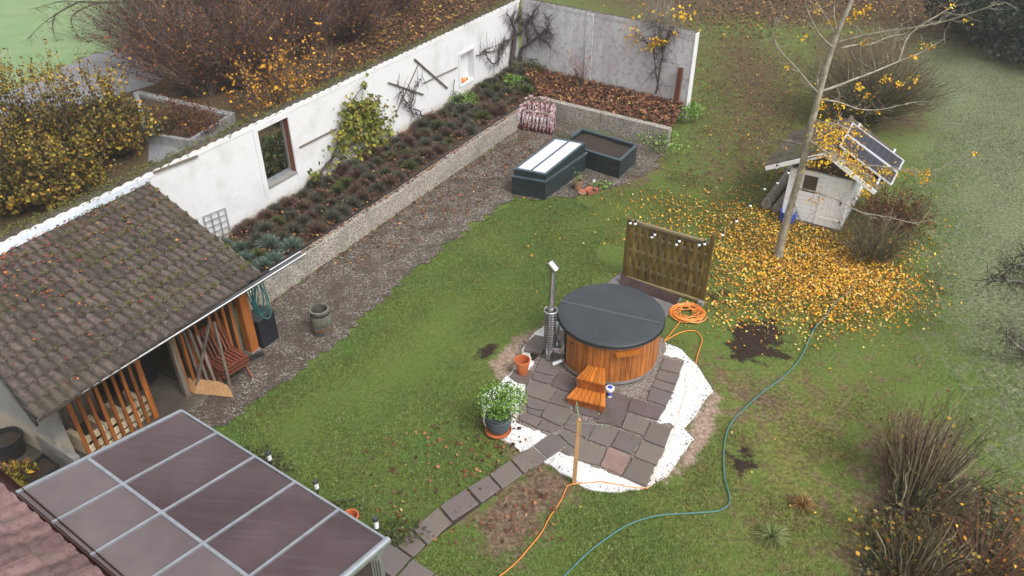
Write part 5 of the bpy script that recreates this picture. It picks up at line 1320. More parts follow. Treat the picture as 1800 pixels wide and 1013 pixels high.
mb = MB(); mb.tube([sh(RU, V0, RZ+.03), sh(RU, V1, RZ+.03)], .06, 8); mb.build('ridge_tile', M['coping'], ws, True)
# solar panels
sl = sh(EU1, 0, EZ)-sh(RU, 0, RZ); pn = np.cross(fy, sl); pn /= np.linalg.norm(pn); pn *= np.sign(pn[2]); pn0 = sh(RU, 0, RZ)+pn*.16
def cell_mat():
    m, t, p = newmat('solar_cell'); p.inputs['Roughness'].default_value = .3; p.inputs['Specular IOR Level'].default_value = .25; c = ramp(t, noise(t, 2, 2), [(.3, (.008, .008, .018)), (.7, (.018, .018, .034))]); t.links.new(c, p.inputs['Base Color']); return m
M['gap'] = simple('cell_gap', (.10, .10, .13), (.14, .14, .17), 5, .5, 0, 0); M['cell'] = cell_mat(); M['alu'] = simple('aluminium', (.62, .62, .64), (.72, .72, .74), 5, .4, .4, .05)
qA, qB, qC, qD = [onplane(x, y, pn0, pn) for x, y in ((1498.4, 216), (1589.5, 282.8), (1567, 326.5), (1475.3, 256.5))]
def bq(Q, u, v): return (Q[0]*(1-u)+Q[1]*u)*(1-v)+(Q[3]*(1-u)+Q[2]*u)*v
for (v0, v1, nm_) in ((0, .495, 'rear'), (.505, 1, 'front')):
    t_ = thing('solar_module', '%s dark solar module mounted on the right roof slope of the white shed' % nm_, 'solar panel', bq((qA, qB, qC, qD), .5, (v0+v1)/2), 'solar panels on the shed')
    Q = [bq((qA, qB, qC, qD), u, v) for u, v in ((0, v0), (1, v0), (1, v1), (0, v1))]
    for (u0, w0, u1, w1) in ((0, 0, 1, .05), (0, .95, 1, 1), (0, .05, .02, .95), (.98, .05, 1, .95)):
        R_ = [bq(Q, u, v) for u, v in ((u0, w0), (u1, w0), (u1, w1), (u0, w1))]; mb = MB(); mb.hexa([r-pn*.02 for r in R_]+[r+pn*.012 for r in R_]); mb.build('frame', M['alu'], t_)
    mb = MB(); R_ = [bq(Q, u, v) for u, v in ((.02, .05), (.98, .05), (.98, .95), (.02, .95))]; mb.hexa([r-pn*.015 for r in R_]+[r for r in R_]); mb.build('backing', M['gap'], t_)
    for i in range(9):
        for j in range(4):
            R_ = [bq(Q, .03+.94*(i+a)/9, .08+.84*(j+b)/4) for a, b in ((.025, .03), (.975, .03), (.975, .97), (.025, .97))]
            mb = MB(); mb.hexa([r+pn*.001 for r in R_]+[r+pn*.004 for r in R_]); mb.build('cell', M['cell'], t_)
for u in (.12, .80):
    a = bq((qA, qB, qC, qD), u, -.22); b = bq((qA, qB, qC, qD), u, 1.2); mb = MB(); mb.beam(a-pn*.05, b-pn*.05, .05, .04, pn); mb.build('mounting_rail', M['alu'], ws)
# blue tub and logs left of the shed
bt = G(1383, 388); bto = thing('water_tub', 'bright blue plastic tub behind the tree trunk before the shed', 'tub', bt)
mb = MB(); mb.lathe([(0, 0), (.17, 0), (.20, .26), (.215, .27), (.205, .28), (.19, .27), (.165, .03), (0, .03)], bt, 20); mb.build('body', M['blue'], bto, True)
mb = MB(); mb.tube([bt+[.2, 0, .24], bt+[.26, 0, .2], bt+[.21, -.05, .12]], .012, 5); mb.build('handle', M['blue'], bto)
for i, (a, b, r) in enumerate((((1345, 368), (1395, 300), .13), ((1362, 374), (1404, 318), .10))):
    A = G(*a)+[0, 0, r]; B_ = G(*b)+[0, 0, r+.02]; mb = MB(); mb.tube([A, (A+B_)/2+[.02, 0, .01], B_], [r, r*.95, r*.9], 12)
    solo(mb, 'log', M['bark'], ('thick grey log lying left of the white shed, the outer one', 'thinner log lying between the thick log and the white shed')[i], 'log', 'logs beside the white shed')
# ================================================================ BAGS
bagm, bt_, bp_ = newmat('fuel_bag')
w1 = noise(bt_, 9, 3, .6, objc(bt_)); w2 = noise(bt_, 22, 3, .7, objc(bt_))
mpb = node(bt_, 'ShaderNodeMapping'); mpb.inputs['Scale'].default_value = (6, 6, 2.2); bt_.links.new(objc(bt_), mpb.inputs[0])
w3 = noise(bt_, 1.6, 3, .6, mpb.outputs[0])
cb_ = ramp(bt_, w3, [(.36, (.05, .008, .02)), (.47, (.11, .018, .04)), (.5, (.55, .5, .54)), (.545, (.62, .6, .62)), (.56, (.08, .012, .03)), (.62, (.15, .02, .03)), (.70, (.5, .42, .42))])
cb_ = mix(bt_, fmap(bt_, w2, .58, .64, 0, .9), cb_, (.65, .22, .05)); cb_ = mix(bt_, fmap(bt_, w1, .64, .68, 0, .8), cb_, (.25, .33, .5))
bt_.links.new(cb_, bp_.inputs['Base Color']); bp_.inputs['Roughness'].default_value = .35; bump(bt_, bp_, w2, .6, .02); M['bag'] = bagm
M['bagtop'] = simple('bag_top', (.22, .10, .09), (.62, .50, .46), 22, .5, 0, .8, .02, rand=.2)
b0, b1 = G(911, 226), G(970, 236); bd = (b1-b0)/np.linalg.norm(b1-b0); bn_ = np.array([bd[1], -bd[0], 0]); bn_ = bn_ if bn_[1] > 0 else -bn_
ords = ['leftmost', 'second', 'third', 'fourth', 'fifth', 'sixth', 'seventh', 'eighth', 'rightmost']
def bag(c, w, h, dpt, rz, lab_):
    t_ = thing('fuel_bag', lab_, 'bag', c, 'stacked plastic bags of firewood by the corner'); mb = MB(); k = 8
    vs = []; zs = [0, .04, .16, .4, .7, .9, 1.0]; sc = [.8, .96, 1.03, 1.0, 1.0, .9, .6]
    for z, s_ in zip(zs, sc):
        for j in range(12):
            a = 2*math.pi*j/12; rx = w/2*s_*abs(math.cos(a))**.5*np.sign(math.cos(a)); ry = dpt/2*s_*abs(math.sin(a))**.6*np.sign(math.sin(a))
            rx *= 1+random.uniform(-.06, .06); ry *= 1+random.uniform(-.06, .06)
            x = rx*math.cos(rz)-ry*math.sin(rz); y = rx*math.sin(rz)+ry*math.cos(rz); vs.append(c+np.array([x, y, z*h]))
    fs = []
    for i in range(6):
        for j in range(12): fs.append((i*12+j, i*12+(j+1) % 12, (i+1)*12+(j+1) % 12, (i+1)*12+j))
    fs.append(tuple(range(72, 84))); mb.add(vs, fs); mb.build('bag_body', M['bag'], t_, True)
    mb = MB(); vs = []
    for z, s_ in ((.97, .5), (1.04, .22), (1.10, .45), (1.16, .75)):
        for j in range(10):
            a = 2*math.pi*j/10; q = 1+random.uniform(-.35, .35); x = w/2*s_*q*math.cos(a); y = dpt/3.2*s_*q*math.sin(a)
            vs.append(c+np.array([x*math.cos(rz)-y*math.sin(rz), x*math.sin(rz)+y*math.cos(rz), z*h+random.uniform(-.015, .015)]))
    fs = [(i*10+j, i*10+(j+1) % 10, (i+1)*10+(j+1) % 10, (i+1)*10+j) for i in range(3) for j in range(10)]; mb.add(vs, fs); mb.build('bag_neck', M['bagtop'], t_)
rzb = math.atan2(bd[1], bd[0])
Lb_ = np.linalg.norm(b1-b0)
for i in range(9):
    bag(b0+bd*Lb_*(i+.5)/9+bn_*.06+[0, 0, .02], .145, .56+random.uniform(-.09, .09), .36, rzb+random.uniform(-.3, .3), '%s upright purple and white firewood bag in the front row against the wall corner' % ords[i])
for i in range(7):
    bag(b0+bd*(Lb_*(i+.6)/7.6)+bn_*.44+[0, 0, .04], .17, .72+random.uniform(-.05, .05), .34, rzb+random.uniform(-.4, .4), '%s bag in the taller rear row of firewood bags by the wall corner' % (ords[:6]+['rightmost'])[i])
# pumpkins in the niche
for i, (s_, r, c_) in enumerate(((-3.32, .085, (.8, .18, .02)), (-3.17, .06, (.75, .28, .03)), (-3.02, .05, (.35, .3, .05)))):
    mt = simple('gourd', c_, tuple(.7*q for q in c_), 6, .5, 0, .1); mb = MB(); vs = []
    cen = SN(s_, -.10, .825+r*.8)
    for ii in range(7):
        ph_ = math.pi*ii/6
        for j in range(12):
            a = 2*math.pi*j/12; rr = r*math.sin(ph_)*(1-.08*math.cos(a*6)); vs.append(cen+np.array([rr*math.cos(a), rr*math.sin(a), -r*.8*math.cos(ph_)]))
    mb.add(vs, [(ii*12+j, ii*12+(j+1) % 12, (ii+1)*12+(j+1) % 12, (ii+1)*12+j) for ii in range(6) for j in range(12)])
    root = thing('pumpkin', ('large orange pumpkin in the wall niche', 'smaller yellow orange gourd in the wall niche', 'small green yellow gourd at the right in the wall niche')[i], 'pumpkin', cen-[0, 0, r*.8])
    mb.build('fruit', mt, root, True); mb = MB(); mb.tube([cen+[0, 0, r*.7], cen+[.01, 0, r*1.1]], [.012, .008], 5); mb.build('stalk', M['greenstem'], root)
# ================================================================ GARDEN TREE (yellow leaves)
M['yleaf'] = leafmat('yellow_leaf', [(0, (.55, .24, .012)), (.4, (.80, .44, .015)), (.75, (.85, .55, .03)), (1, (.62, .55, .06))])
M['yfall'] = leafmat('fallen_yellow_leaf', [(0, (.14, .06, .02)), (.15, (.30, .12, .02)), (.35, (.58, .24, .015)), (.65, (.76, .39, .02)), (.85, (.82, .56, .07)), (1, (.74, .62, .32))])
M['bfall'] = leafmat('fallen_brown_leaf', [(0, (.05, .02, .012)), (.35, (.12, .045, .025)), (.7, (.22, .08, .04)), (.92, (.33, .15, .06)), (1, (.5, .34, .12))])
M['lightbark'] = simple('pale_bark', (.15, .125, .085), (.42, .38, .30), 7, .85, 0, .6, .01, 24, detail=8)
TB = G(1368, 450); tree = thing('garden_tree', 'slender nearly bare tree with pale trunk and scattered yellow leaves before the white shed', 'tree', TB)
def tpt(x, y, dy=0.0): return PY(x, y, TB[1]+dy)
tr = [TB-[0, 0, .1]]+[tpt(*q) for q in ((1372, 430, 0), (1385, 380, 0), (1408, 300, .0), (1425, 225, .0), (1440, 165, .0), (1455, 110, .0), (1475, 50, .0), (1497, 0, .0), (1515, -70, .1), (1530, -170, .1))]
rr = [.115, .092, .079, .072, .066, .061, .055, .048, .041, .03, .012]
mb = MB(); mb.tube(spline(tr, 4), list(np.interp(np.linspace(0, 10, len(spline(tr, 4))), range(11), rr)), 12); mb.build('trunk', M['lightbark'], tree, True)
BR_ = [[(1440, 165, 0), (1425, 150, -.1), (1400, 120, -.2), (1368, 85, -.3), (1358, 55, -.4), (1362, 40, -.5), (1366, 30, -.5)],
 [(1445, 160, 0), (1470, 152, .1), (1500, 140, .3), (1540, 125, .5), (1580, 108, .7), (1620, 92, .9), (1660, 68, 1.0)],
 [(1475, 75, 0), (1510, 65, -.2), (1560, 55, -.5), (1610, 48, -.8), (1660, 38, -1.0), (1710, 22, -1.3), (1762, 4, -1.5)],
 [(1478, 85, 0), (1500, 80, .3), (1530, 78, .5), (1560, 66, .6), (1590, 60, .9)],
 [(1445, 175, 0), (1475, 180, .3), (1510, 192, .6), (1545, 193, .8), (1590, 184, 1.0)],
 [(1420, 245, 0), (1445, 262, -.3), (1465, 275, -.4), (1500, 290, -.6), (1540, 292, -.9), (1590, 300, -1.2), (1640, 302, -1.4), (1675, 285, -1.5), (1720, 265, -1.6)],
 [(1415, 280, 0), (1440, 275, -.4), (1470, 280, -.6), (1510, 300, -.8), (1550, 320, -.9)],
 [(1400, 330, 0), (1440, 340, -.5), (1480, 355, -.8), (1510, 372, -1.0), (1560, 382, -1.2), (1615, 395, -1.3)],
 [(1412, 255, 0), (1390, 248, .3), (1365, 247, .5), (1355, 252, .6)],
 [(1470, 70, 0), (1460, 45, .3), (1445, 20, .5), (1430, -10, .7), (1425, -60, .9)],
 [(1465, 85, 0), (1440, 60, -.3), (1420, 20, -.5), (1410, -20, -.6)],
 [(1497, 0, 0), (1540, -30, .3), (1590, -50, .5)], [(1500, -10, 0), (1470, -50, 0), (1450, -110, 0)],
 [(1430, 215, 0), (1450, 215, -.3), (1480, 222, -.5), (1500, 235, -.6)], [(1395, 350, 0), (1402, 375, -.2), (1412, 395, -.3)],
 [(1440, 165, 0), (1437, 140, .2), (1441, 120, .3), (1442, 100, .3)], [(1462, 100, 0), (1470, 60, .4), (1466, 20, .5), (1470, -20, .5)],
 [(1590, 184, 1.0), (1605, 180, 1.1)], [(1580, 108, .7), (1600, 60, .8), (1660, 20, .9), (1680, 5, 1.0)]]
tw_P, tw_R, lf = [], [], []
for bi, B_ in enumerate(BR_):
    p = spline([tpt(*q) for q in B_], 4); n = len(p); r0 = .028 if bi in (1, 2, 5) else .02
    mb = MB(); mb.tube(p, list(np.linspace(r0, .006, n)), 6); mb.build('branch', M['lightbark'], tree)
    for i in range(3, n):
        for _ in range(2):
            if random.random() < .6:
                d = rng.normal(size=3)*[1, 1, .7]+(p[i]-p[i-1])*4; d /= np.linalg.norm(d); L = random.uniform(.12, .5); a = p[i]
                pts_ = [a, a+d*L*.35+rng.normal(size=3)*.02, a+d*L*.7+rng.normal(size=3)*.03+[0, 0, .03], a+d*L+[0, 0, .04]]; tw_P.append(pts_); tw_R.append([.006, .005, .004, .002])
stems('twigs', tw_P, tw_R, M['lightbark'], tree, 3)
# leaf clusters at observed places
CLU = [(1450, 220, 60, 28, .1), (1470, 240, 90, 30, .1), (1500, 235, 60, 26, .0), (1445, 250, 60, 22, -.2), (1480, 275, 70, 26, -.4), (1515, 300, 75, 26, -.6), (1555, 303, 34, 18, -.9), (1500, 292, 50, 22, -.7), (1450, 280, 60, 24, -.4),
 (1525, 325, 34, 18, -.8), (1425, 290, 25, 16, -.2), (1440, 190, 22, 10, .0), (1444, 175, 16, 10, 0), (1437, 353, 14, 12, -.3), (1520, 340, 18, 14, -1), (1500, 268, 22, 20, -.4), (1565, 305, 22, 14, -1),
 (1605, 100, 10, 8, .8), (1625, 80, 12, 12, .9), (1555, 140, 14, 12, .5), (1600, 140, 16, 16, .7), (1580, 148, 12, 10, .6), (1510, 155, 14, 10, .4), (1525, 170, 12, 8, .5), (1475, 185, 14, 14, .3), (1510, 195, 8, 10, .6), (1545, 198, 5, 5, .7),
 (1510, 25, 26, 14, .0), (1525, 15, 18, 8, 0), (1490, 35, 12, 9, 0), (1515, 75, 12, 10, .3), (1460, 40, 10, 8, .2), (1408, 68, 8, 10, -.3), (1385, 118, 3, 6, -.2), (1640, 85, 6, 8, .8), (1700, 38, 5, 6, -1.2), (1670, 12, 5, 12, .9), (1445, 140, 5, 6, .2),
 (1627, 305, 22, 14, -1.4), (1625, 322, 14, 12, -1.4), (1600, 303, 16, 12, -1.2), (1715, 270, 4, 5, -1.6), (1432, 15, 8, 12, .4), (1480, -20, 30, 25, 0), (1540, -30, 20, 20, .2), (1380, 260, 4, 8, .4)]
for (x, y, n_, sp_x, dy) in CLU:
    c = tpt(x, y, dy); s_ = sp_x*.0052
    lf.append(c+rng.normal(size=(int(n_*1.9), 3))*[s_, s_, s_*.8])
leaves('foliage', np.concatenate(lf), .046, M['yleaf'], tree, aspect=.9)
# ================================================================ FALLEN LEAVES
def scatter_px(n, gx, gy, sx, sy, z=.015):
    n = int(n*1.75)
    out = []
    P = rng.normal(size=(n, 2))*[sx, sy]+[gx, gy]
    return np.array([G(x, y, z) for x, y in P])
LV = []
for (x, y, sx, sy, n) in ((1420, 440, 75, 34, 2900), (1360, 400, 70, 30, 1300), (1300, 450, 45, 40, 950), (1500, 500, 60, 34, 1700), (1410, 500, 75, 28, 1500), (1560, 520, 40, 25, 450), (1240, 380, 80, 25, 420), (1180, 360, 60, 22, 230), (1330, 540, 60, 24, 420), (1440, 560, 70, 26, 330), (1400, 300, 40, 50, 120), (1550, 420, 40, 40, 250), (1480, 470, 60, 24, 900)):
    LV.append(scatter_px(n, x, y, sx, sy))
LV = np.concatenate(LV)
u = rng.random((260, 2)); LV = np.concatenate([LV, np.array([G(900+a*800, 280+b*b*650, .015) for a, b in u])])
keep = np.ones(len(LV), bool)
for poly in (SL_[0],): pass
inw = sdist(LV[:, 0], LV[:, 1], [sh(-.05, -.05, 0), sh(Wf+.05, -.05, 0), sh(Wf+.05, Lb, 0), sh(-.05, Lb, 0)]) > 0; LV = LV[~inw]
LV = LV[(np.hypot(LV[:, 0]-TC[0], LV[:, 1]-TC[1]) > 1.02)]
LV[:, 2] += rng.uniform(0, .02, len(LV))
o = leaves('fallen_leaves', LV, .040, M['yfall'], None, (0, 0, 0), flat=.4, aspect=.9, size_var=.45)
setp(o, 'carpet of fallen yellow leaves on the lawn round the slender tree', 'leaves', kind='stuff')
# brown leaves
def in_poly_px(n, px, z=.02):
    P = np.array(GV(px, z)); x0, y0 = P[:, 0].min(), P[:, 1].min(); x1, y1 = P[:, 0].max(), P[:, 1].max(); out = np.zeros((0, 3))
    while len(out) < n:
        q = np.stack([rng.uniform(x0, x1, n*2), rng.uniform(y0, y1, n*2)], 1); k = sdist(q[:, 0], q[:, 1], P) > 0
        q = q[k]; out = np.concatenate([out, np.column_stack([q, np.full(len(q), z)])])
    return out[:n]
A = in_poly_px(17000, [(900, -30), (700, 55), (540, 150), (420, 200), (300, 60), (560, -80), (900, -90)])
B_ = in_poly_px(6000, [(1200, 30), (1300, -10), (1700, -10), (1800, 60), (1700, 60), (1500, 30), (1300, 60)])
C_ = in_poly_px(900, [(1220, 90), (1420, 100), (1380, 330), (1200, 330), (1220, 220)])
D_ = in_poly_px(900, [(560, 460), (905, 240), (1000, 215), (900, 330), (640, 480)], .03)
E_ = in_poly_px(350, [(600, 800), (900, 700), (1000, 950), (700, 960)], .02)
F_ = in_poly_px(600, [(1550, 870), (1800, 850), (1800, 1040), (1560, 1040)], .03)
B_[:, :2] += rng.normal(size=(len(B_), 2))*1.3
BL_ = np.concatenate([A, B_, C_, D_, E_, F_]); BL_[:, 2] += rng.uniform(0, .04, len(BL_)); 
sz_ = np.where(np.arange(len(BL_)) < len(A)+len(B_), .11, .055)
o = leaves('fallen_leaves', BL_, sz_, M['bfall'], None, (0, 0, 0), flat=.5, aspect=.7, size_var=.3) if False else None
def leaves_sz(name, P, mat, size, label):
    o = leaves(name, P, size, mat, None, (0, 0, 0), flat=.45, aspect=.75); setp(o, label, 'leaves', kind='stuff'); return o
M['litter'] = leafmat('leaf_litter', [(0, (.035, .016, .010)), (.4, (.09, .036, .02)), (.75, (.18, .075, .03)), (.93, (.36, .17, .04)), (1, (.6, .38, .07))])
A2 = in_poly_px(13000, [(900, 40), (700, 150), (560, 230), (480, 250), (560, 120), (760, -20), (900, -40)])
A3 = in_poly_px(3500, [(1220, 40), (1340, 20), (1420, 90), (1420, 200), (1380, 310), (1240, 320), (1225, 220)]); A3[:, :2] += rng.normal(size=(len(A3), 2))*1.0
leaves_sz('fallen_leaves', A3+[0, 0, .02], M['litter'], .06, 'thin brown leaf cover on the worn grass right of the short wall')
A = np.concatenate([A, A2]); A[:, 2] += rng.uniform(0, .08, len(A))
leaves_sz('fallen_leaves', np.concatenate([A, B_])+[0, 0, .02], M['litter'], .10, 'brown leaf litter covering the ground behind the white wall')
leaves_sz('fallen_leaves', np.concatenate([C_, D_, E_, F_])+[0, 0, .01], M['bfall'], .06, 'scattered brown leaves on gravel and lawn')
q = rng.random((2600, 2)); Pb = SB+[0, 0, 0]; pts_ = []
bp4 = np.array(BEDS); x0, y0 = bp4.min(0); x1, y1 = bp4.max(0); q = np.stack([rng.uniform(x0, x1, 12000), rng.uniform(y0, y1, 12000)], 1); q = q[sdist(q[:, 0], q[:, 1], bp4) > .02]
leaves_sz('fallen_leaves', np.column_stack([q, RH+.03+rng.uniform(-.02, .06, len(q))]), M['bfall'], .085, 'thick rusty brown leaf layer in the raised bed before the short wall')
bp5 = np.array(BEDL); x0, y0 = bp5.min(0); x1, y1 = bp5.max(0); q = np.stack([rng.uniform(x0, x1, 14000), rng.uniform(y0, y1, 14000)], 1); q = q[sdist(q[:, 0], q[:, 1], bp5) > .02][:9000]
leaves_sz('fallen_leaves', np.column_stack([q, RH-.04+rng.uniform(-.02, .10, len(q))]), M['bfall'], .06, 'brown fallen leaves between the lavender clumps in the long bed')
RT = []
for _ in range(1500):
    f_ = rng.random(); RT.append(R0+rdir*L1*f_-rn*rng.uniform(.06, .24)+[0, 0, RH+.012]) if rng.random() < .75 else RT.append(R0+rdir*L1*f_+rn*abs(rng.normal())*.10+[0, 0, .02])
leaves_sz('fallen_leaves', np.array(RT), M['bfall'], .05, 'small brown leaves lying along the top and foot of the retaining wall')
# leaves on the shelter roof
a_ = rng.random((3200, 2)); a_[:, 1] = a_[:, 1]; keepf = rng.random(3200) < np.clip(.05+1.3*(a_[:, 1]-.35), .06, 1)*np.clip(1.25-a_[:, 0]*.9, .2, 1); a_ = a_[keepf]
M['redfall'] = leafmat('fallen_red_leaf', [(0, (.09, .02, .015)), (.5, (.22, .05, .03)), (.85, (.4, .12, .04)), (1, (.6, .3, .06))])
RP = np.array([BL+ex*Le*u_+ey*Ls*v_+ez*.065 for u_, v_ in a_]); o = leaves('fallen_leaves', RP, .042, M['redfall'], None, (0, 0, 0), flat=.6, aspect=.8); setp(o, 'small red brown leaves lying on the upper part of the shelter roof', 'leaves', kind='stuff')
# moss tufts in the tile hollows on the right part of the roof
M['moss'] = leafmat('moss', [(0, (.05, .055, .01)), (.5, (.10, .11, .02)), (1, (.17, .17, .04))])
mp_ = []
for _ in range(900):
    u_ = min(.99, max(.02, rng.normal(.70, .24))); r_ = random.randint(1, nrow); v_ = (r_-.02)/nrow; mp_.append(BL+ex*Le*u_+ey*Ls*v_+ez*.04+rng.normal(size=(14, 3))*[.035, .035, .01])
o = leaves('moss', np.concatenate(mp_), .028, M['moss'], None, (0, 0, 0), flat=.3, aspect=.8); setp(o, 'olive moss tufts along the tile edges of the shelter roof', 'moss', kind='stuff')
mp_ = []
for _ in range(900):
    s_ = rng.uniform(-18, 0); mp_.append(SN(s_, rng.uniform(-.42, -.02), ZT+.0)+[0, 0, .03]+rng.normal(size=(10, 3))*[.05, .05, .008])
o = leaves('moss', np.concatenate(mp_)+WN*0+[0, 0, .02], .03, M['moss'], None, (0, 0, 0), flat=.3, aspect=.8); setp(o, 'moss growing on the coping tiles of the long white wall', 'moss', kind='stuff')
# ================================================================ SHRUBS IN THE BEDS
M['lav'] = leafmat('lavender', [(0, (.035, .035, .024)), (.5, (.085, .085, .06)), (1, (.165, .165, .125))])
M['lavbrown'] = leafmat('lavender_brown', [(0, (.05, .025, .018)), (.5, (.12, .07, .052)), (1, (.20, .14, .11))])
M['lavgreen'] = leafmat('green_clump', [(0, (.03, .04, .012)), (.5, (.075, .09, .03)), (1, (.15, .17, .06))])
M['olive'] = leafmat('bluegreen_clump', [(0, (.05, .08, .065)), (.5, (.11, .16, .13)), (1, (.2, .27, .22))])
def clump_mesh(n, mat, spiky=1.0, nm='foliage', tall=.27, rad=.30):
    a = rng.uniform(0, 6.28, n); el = rng.random(n)**.6*1.45; d = np.stack([np.cos(a)*np.sin(el), np.sin(a)*np.sin(el), np.cos(el)], 1)
    L = rng.uniform(.6, 1.05, n)[:, None]; tip = d*L*[rad, rad, tall]; root = d*L*[rad, rad, tall]*.55
    t = np.cross(d, rng.normal(size=(n, 3))); t /= np.linalg.norm(t, axis=1, keepdims=True); w = .007*spiky
    V = np.stack([root-t*w, root+t*w, tip], 1).reshape(-1, 3); F = np.arange(3*n).reshape(n, 3)
    # inner dome
    o = np_mesh(nm, V, F, mat, None, (0, 0, 0), attrs=[('rnd', 'FACE', rng.random(n))]); me = o.data; bpy.data.objects.remove(o); return me
cl = {'lav': [clump_mesh(950, M['lav']) for _ in range(2)], 'lavbrown': [clump_mesh(900, M['lavbrown']) for _ in range(2)], 'lavgreen': [clump_mesh(620, M['lavgreen'], 1.9) for _ in range(2)], 'olive': [clump_mesh(900, M['olive'], 1.3)]}
SEC = [(-14.2, 'beside the shelter roof'), (-12.3, 'left of the tall window'), (-10.9, 'below the tall window'), (-9.6, 'at the vine trunk'), (-8.2, 'below the grape vine leaves'), (-6.9, 'right of the grape vine'), (-5.4, 'below the crossed battens'), (-4.4, 'by the leaning rod'), (-2.9, 'below the wall niche'), (-1.6, 'right of the niche'), (9, 'near the wall corner')]
ROWN = ['next to the wall', 'in the second row', 'in the third row', 'by the retaining wall']
KN = {'lav': 'grey green lavender clump', 'lavbrown': 'faded brown lavender clump', 'lavgreen': 'leafy dark green plant', 'olive': 'blue green cushion plant'}
LAB = {'lav': 'low grey green lavender clump in the long bed along the white wall', 'lavbrown': 'faded brown lavender clump in the long bed along the white wall', 'lavgreen': 'leafy dark green plant in the long bed along the white wall', 'olive': 'blue green curry plant cushion in the bed beside the shelter roof'}
GRP = {'lav': 'grey green lavender clumps', 'lavbrown': 'brown lavender clumps', 'lavgreen': 'leafy green bed plants', 'olive': 'blue green cushions'}
s = -15.6
while s < -.1:
    n0 = .25; nmax = (R0-rn*.3+rdir*0-SN(0, 0)).dot(WN)
    for row in range(4):
        n_ = .28+row*.46+random.uniform(-.1, .1)
        P = SN(s+random.uniform(-.15, .15)+.12*row, n_, 0); 
        if sdist(np.array([P[0]]), np.array([P[1]]), BEDL)[0] < .08: continue
        r_ = random.random(); kd = 'lavbrown' if r_ < .40 else ('lav' if r_ < .88 else 'lavgreen')
        if s < -14.2 or (s < -13.4 and r_ < .6): kd = 'olive'
        if s > -3.0: kd = 'lavgreen' if r_ < .45 else 'lav'
        sc = random.uniform(.65, 1.3); o = bpy.data.objects.new('bed_plant', random.choice(cl[kd])); C.objects.link(o)
        o.location = tuple(P+[0, 0, RH-.08]); o.rotation_euler = (0, 0, random.uniform(0, 6)); o.scale = (sc, sc, sc*random.uniform(.8, 1.2)); sec = [w_ for lim, w_ in SEC if s < lim][0]; setp(o, '%s%s %s, %s' % ('large ' if sc > 1.0 else 'small ', KN[kd], sec, ROWN[row]), 'plant', GRP[kd])
    s += .37
def bush(name, label, cat, c, R, n, mat, leaf=.05, stemn=20, stemmat='twig', group=None, flat=0, clumpy=.25, aspect=.7, base=0.0, up=1.0):
    root = thing(name, label, cat, c, group); R = np.array(R, float); cc_ = np.array(c)+[0, 0, base+R[2]]
    u = rng.normal(size=(int(n*1.7), 3)); u /= np.linalg.norm(u, axis=1, keepdims=True); r = rng.random(len(u))**.38
    P = u*r[:, None]; k = vnoise(P[:, 0]*2, P[:, 1]*2, clumpy*1.6, 0)+vnoise(P[:, 2]*2, P[:, 0]*2, clumpy*1.6, 1)
    P = P[k > -.35][:n]; P = P*(1+.22*vnoise(P[:, 0]*2, P[:, 1]*2+P[:, 2], .5, 2)[:, None])
    leaves('foliage', cc_+P*R, leaf, mat, root, aspect=aspect)
    Ps, Rs = [], []
    for i in range(stemn):
        e = cc_+rng.normal(size=3)*R*.55; e[2] = cc_[2]+abs(rng.normal())*R[2]*.6; b = np.array(c)+rng.normal(size=3)*[.12, .12, 0]; m_ = (b+e)/2+rng.normal(size=3)*.05*R[2]
        Ps.append([b, b*.5+m_*.5, m_, (m_+e)/2, e]); Rs.append([.015, .012, .01, .007, .003])
    stems('stems', Ps, Rs, M[stemmat], root, 4); return root
bush('bed_shrub', 'light green shrub in the bed below the wall niche', 'plant', SN(-4.15, .45, RH-.1), (.5, .45, .22), 500, M['freshleaf'], .05, 8)
bush('bed_shrub', 'bright green round shrub in the far end of the long bed', 'plant', SN(-1.9, 1.0, RH-.1), (.35, .35, .2), 450, M['freshleaf'], .05, 8)
bush('bed_shrub', 'dark ivy like shrub at the foot of the espalier vine in the wall corner', 'plant', SN(-.25, .75, RH-.1), (.8, .5, .22), 900, M['lavgreen'], .06, 8)
# vines ------------------------------------------------------------
M['vineleaf'] = leafmat('vine_leaf', [(0, (.05, .06, .008)), (.4, (.13, .145, .018)), (.75, (.22, .22, .03)), (.93, (.34, .29, .04)), (1, (.36, .17, .04))])
def wpt(x, y, off=.08): return onwall(x, y, WB+WN*off, WB+WN*off+WD)
gv = thing('grape_vine', 'grape vine with yellow green leaves climbing the white wall right of the window', 'vine', SN(-9.6, .12, RH-.1))
trk = [wpt(561, 318), wpt(566, 300), wpt(582, 282), wpt(590, 262, .12), wpt(596, 240, .15), wpt(604, 212, .12), wpt(612, 190), wpt(622, 172)]
mb = MB(); mb.tube(spline(trk, 4), list(np.linspace(.045, .012, 29)), 7); mb.build('trunk', M['twig'], gv, True)
for br in ([(582, 282), (605, 262), (635, 250), (668, 246)], [(596, 240), (620, 215), (645, 200), (670, 215), (686, 240)], [(604, 212), (630, 190), (650, 182)], [(561, 310), (552, 305), (548, 308)], [(612, 190), (628, 165), (640, 150)]):
    p = spline([wpt(x, y, .14) for x, y in br], 4); mb = MB(); mb.tube(p, list(np.linspace(.018, .005, len(p))), 5); mb.build('branch', M['twig'], gv)
VL = []
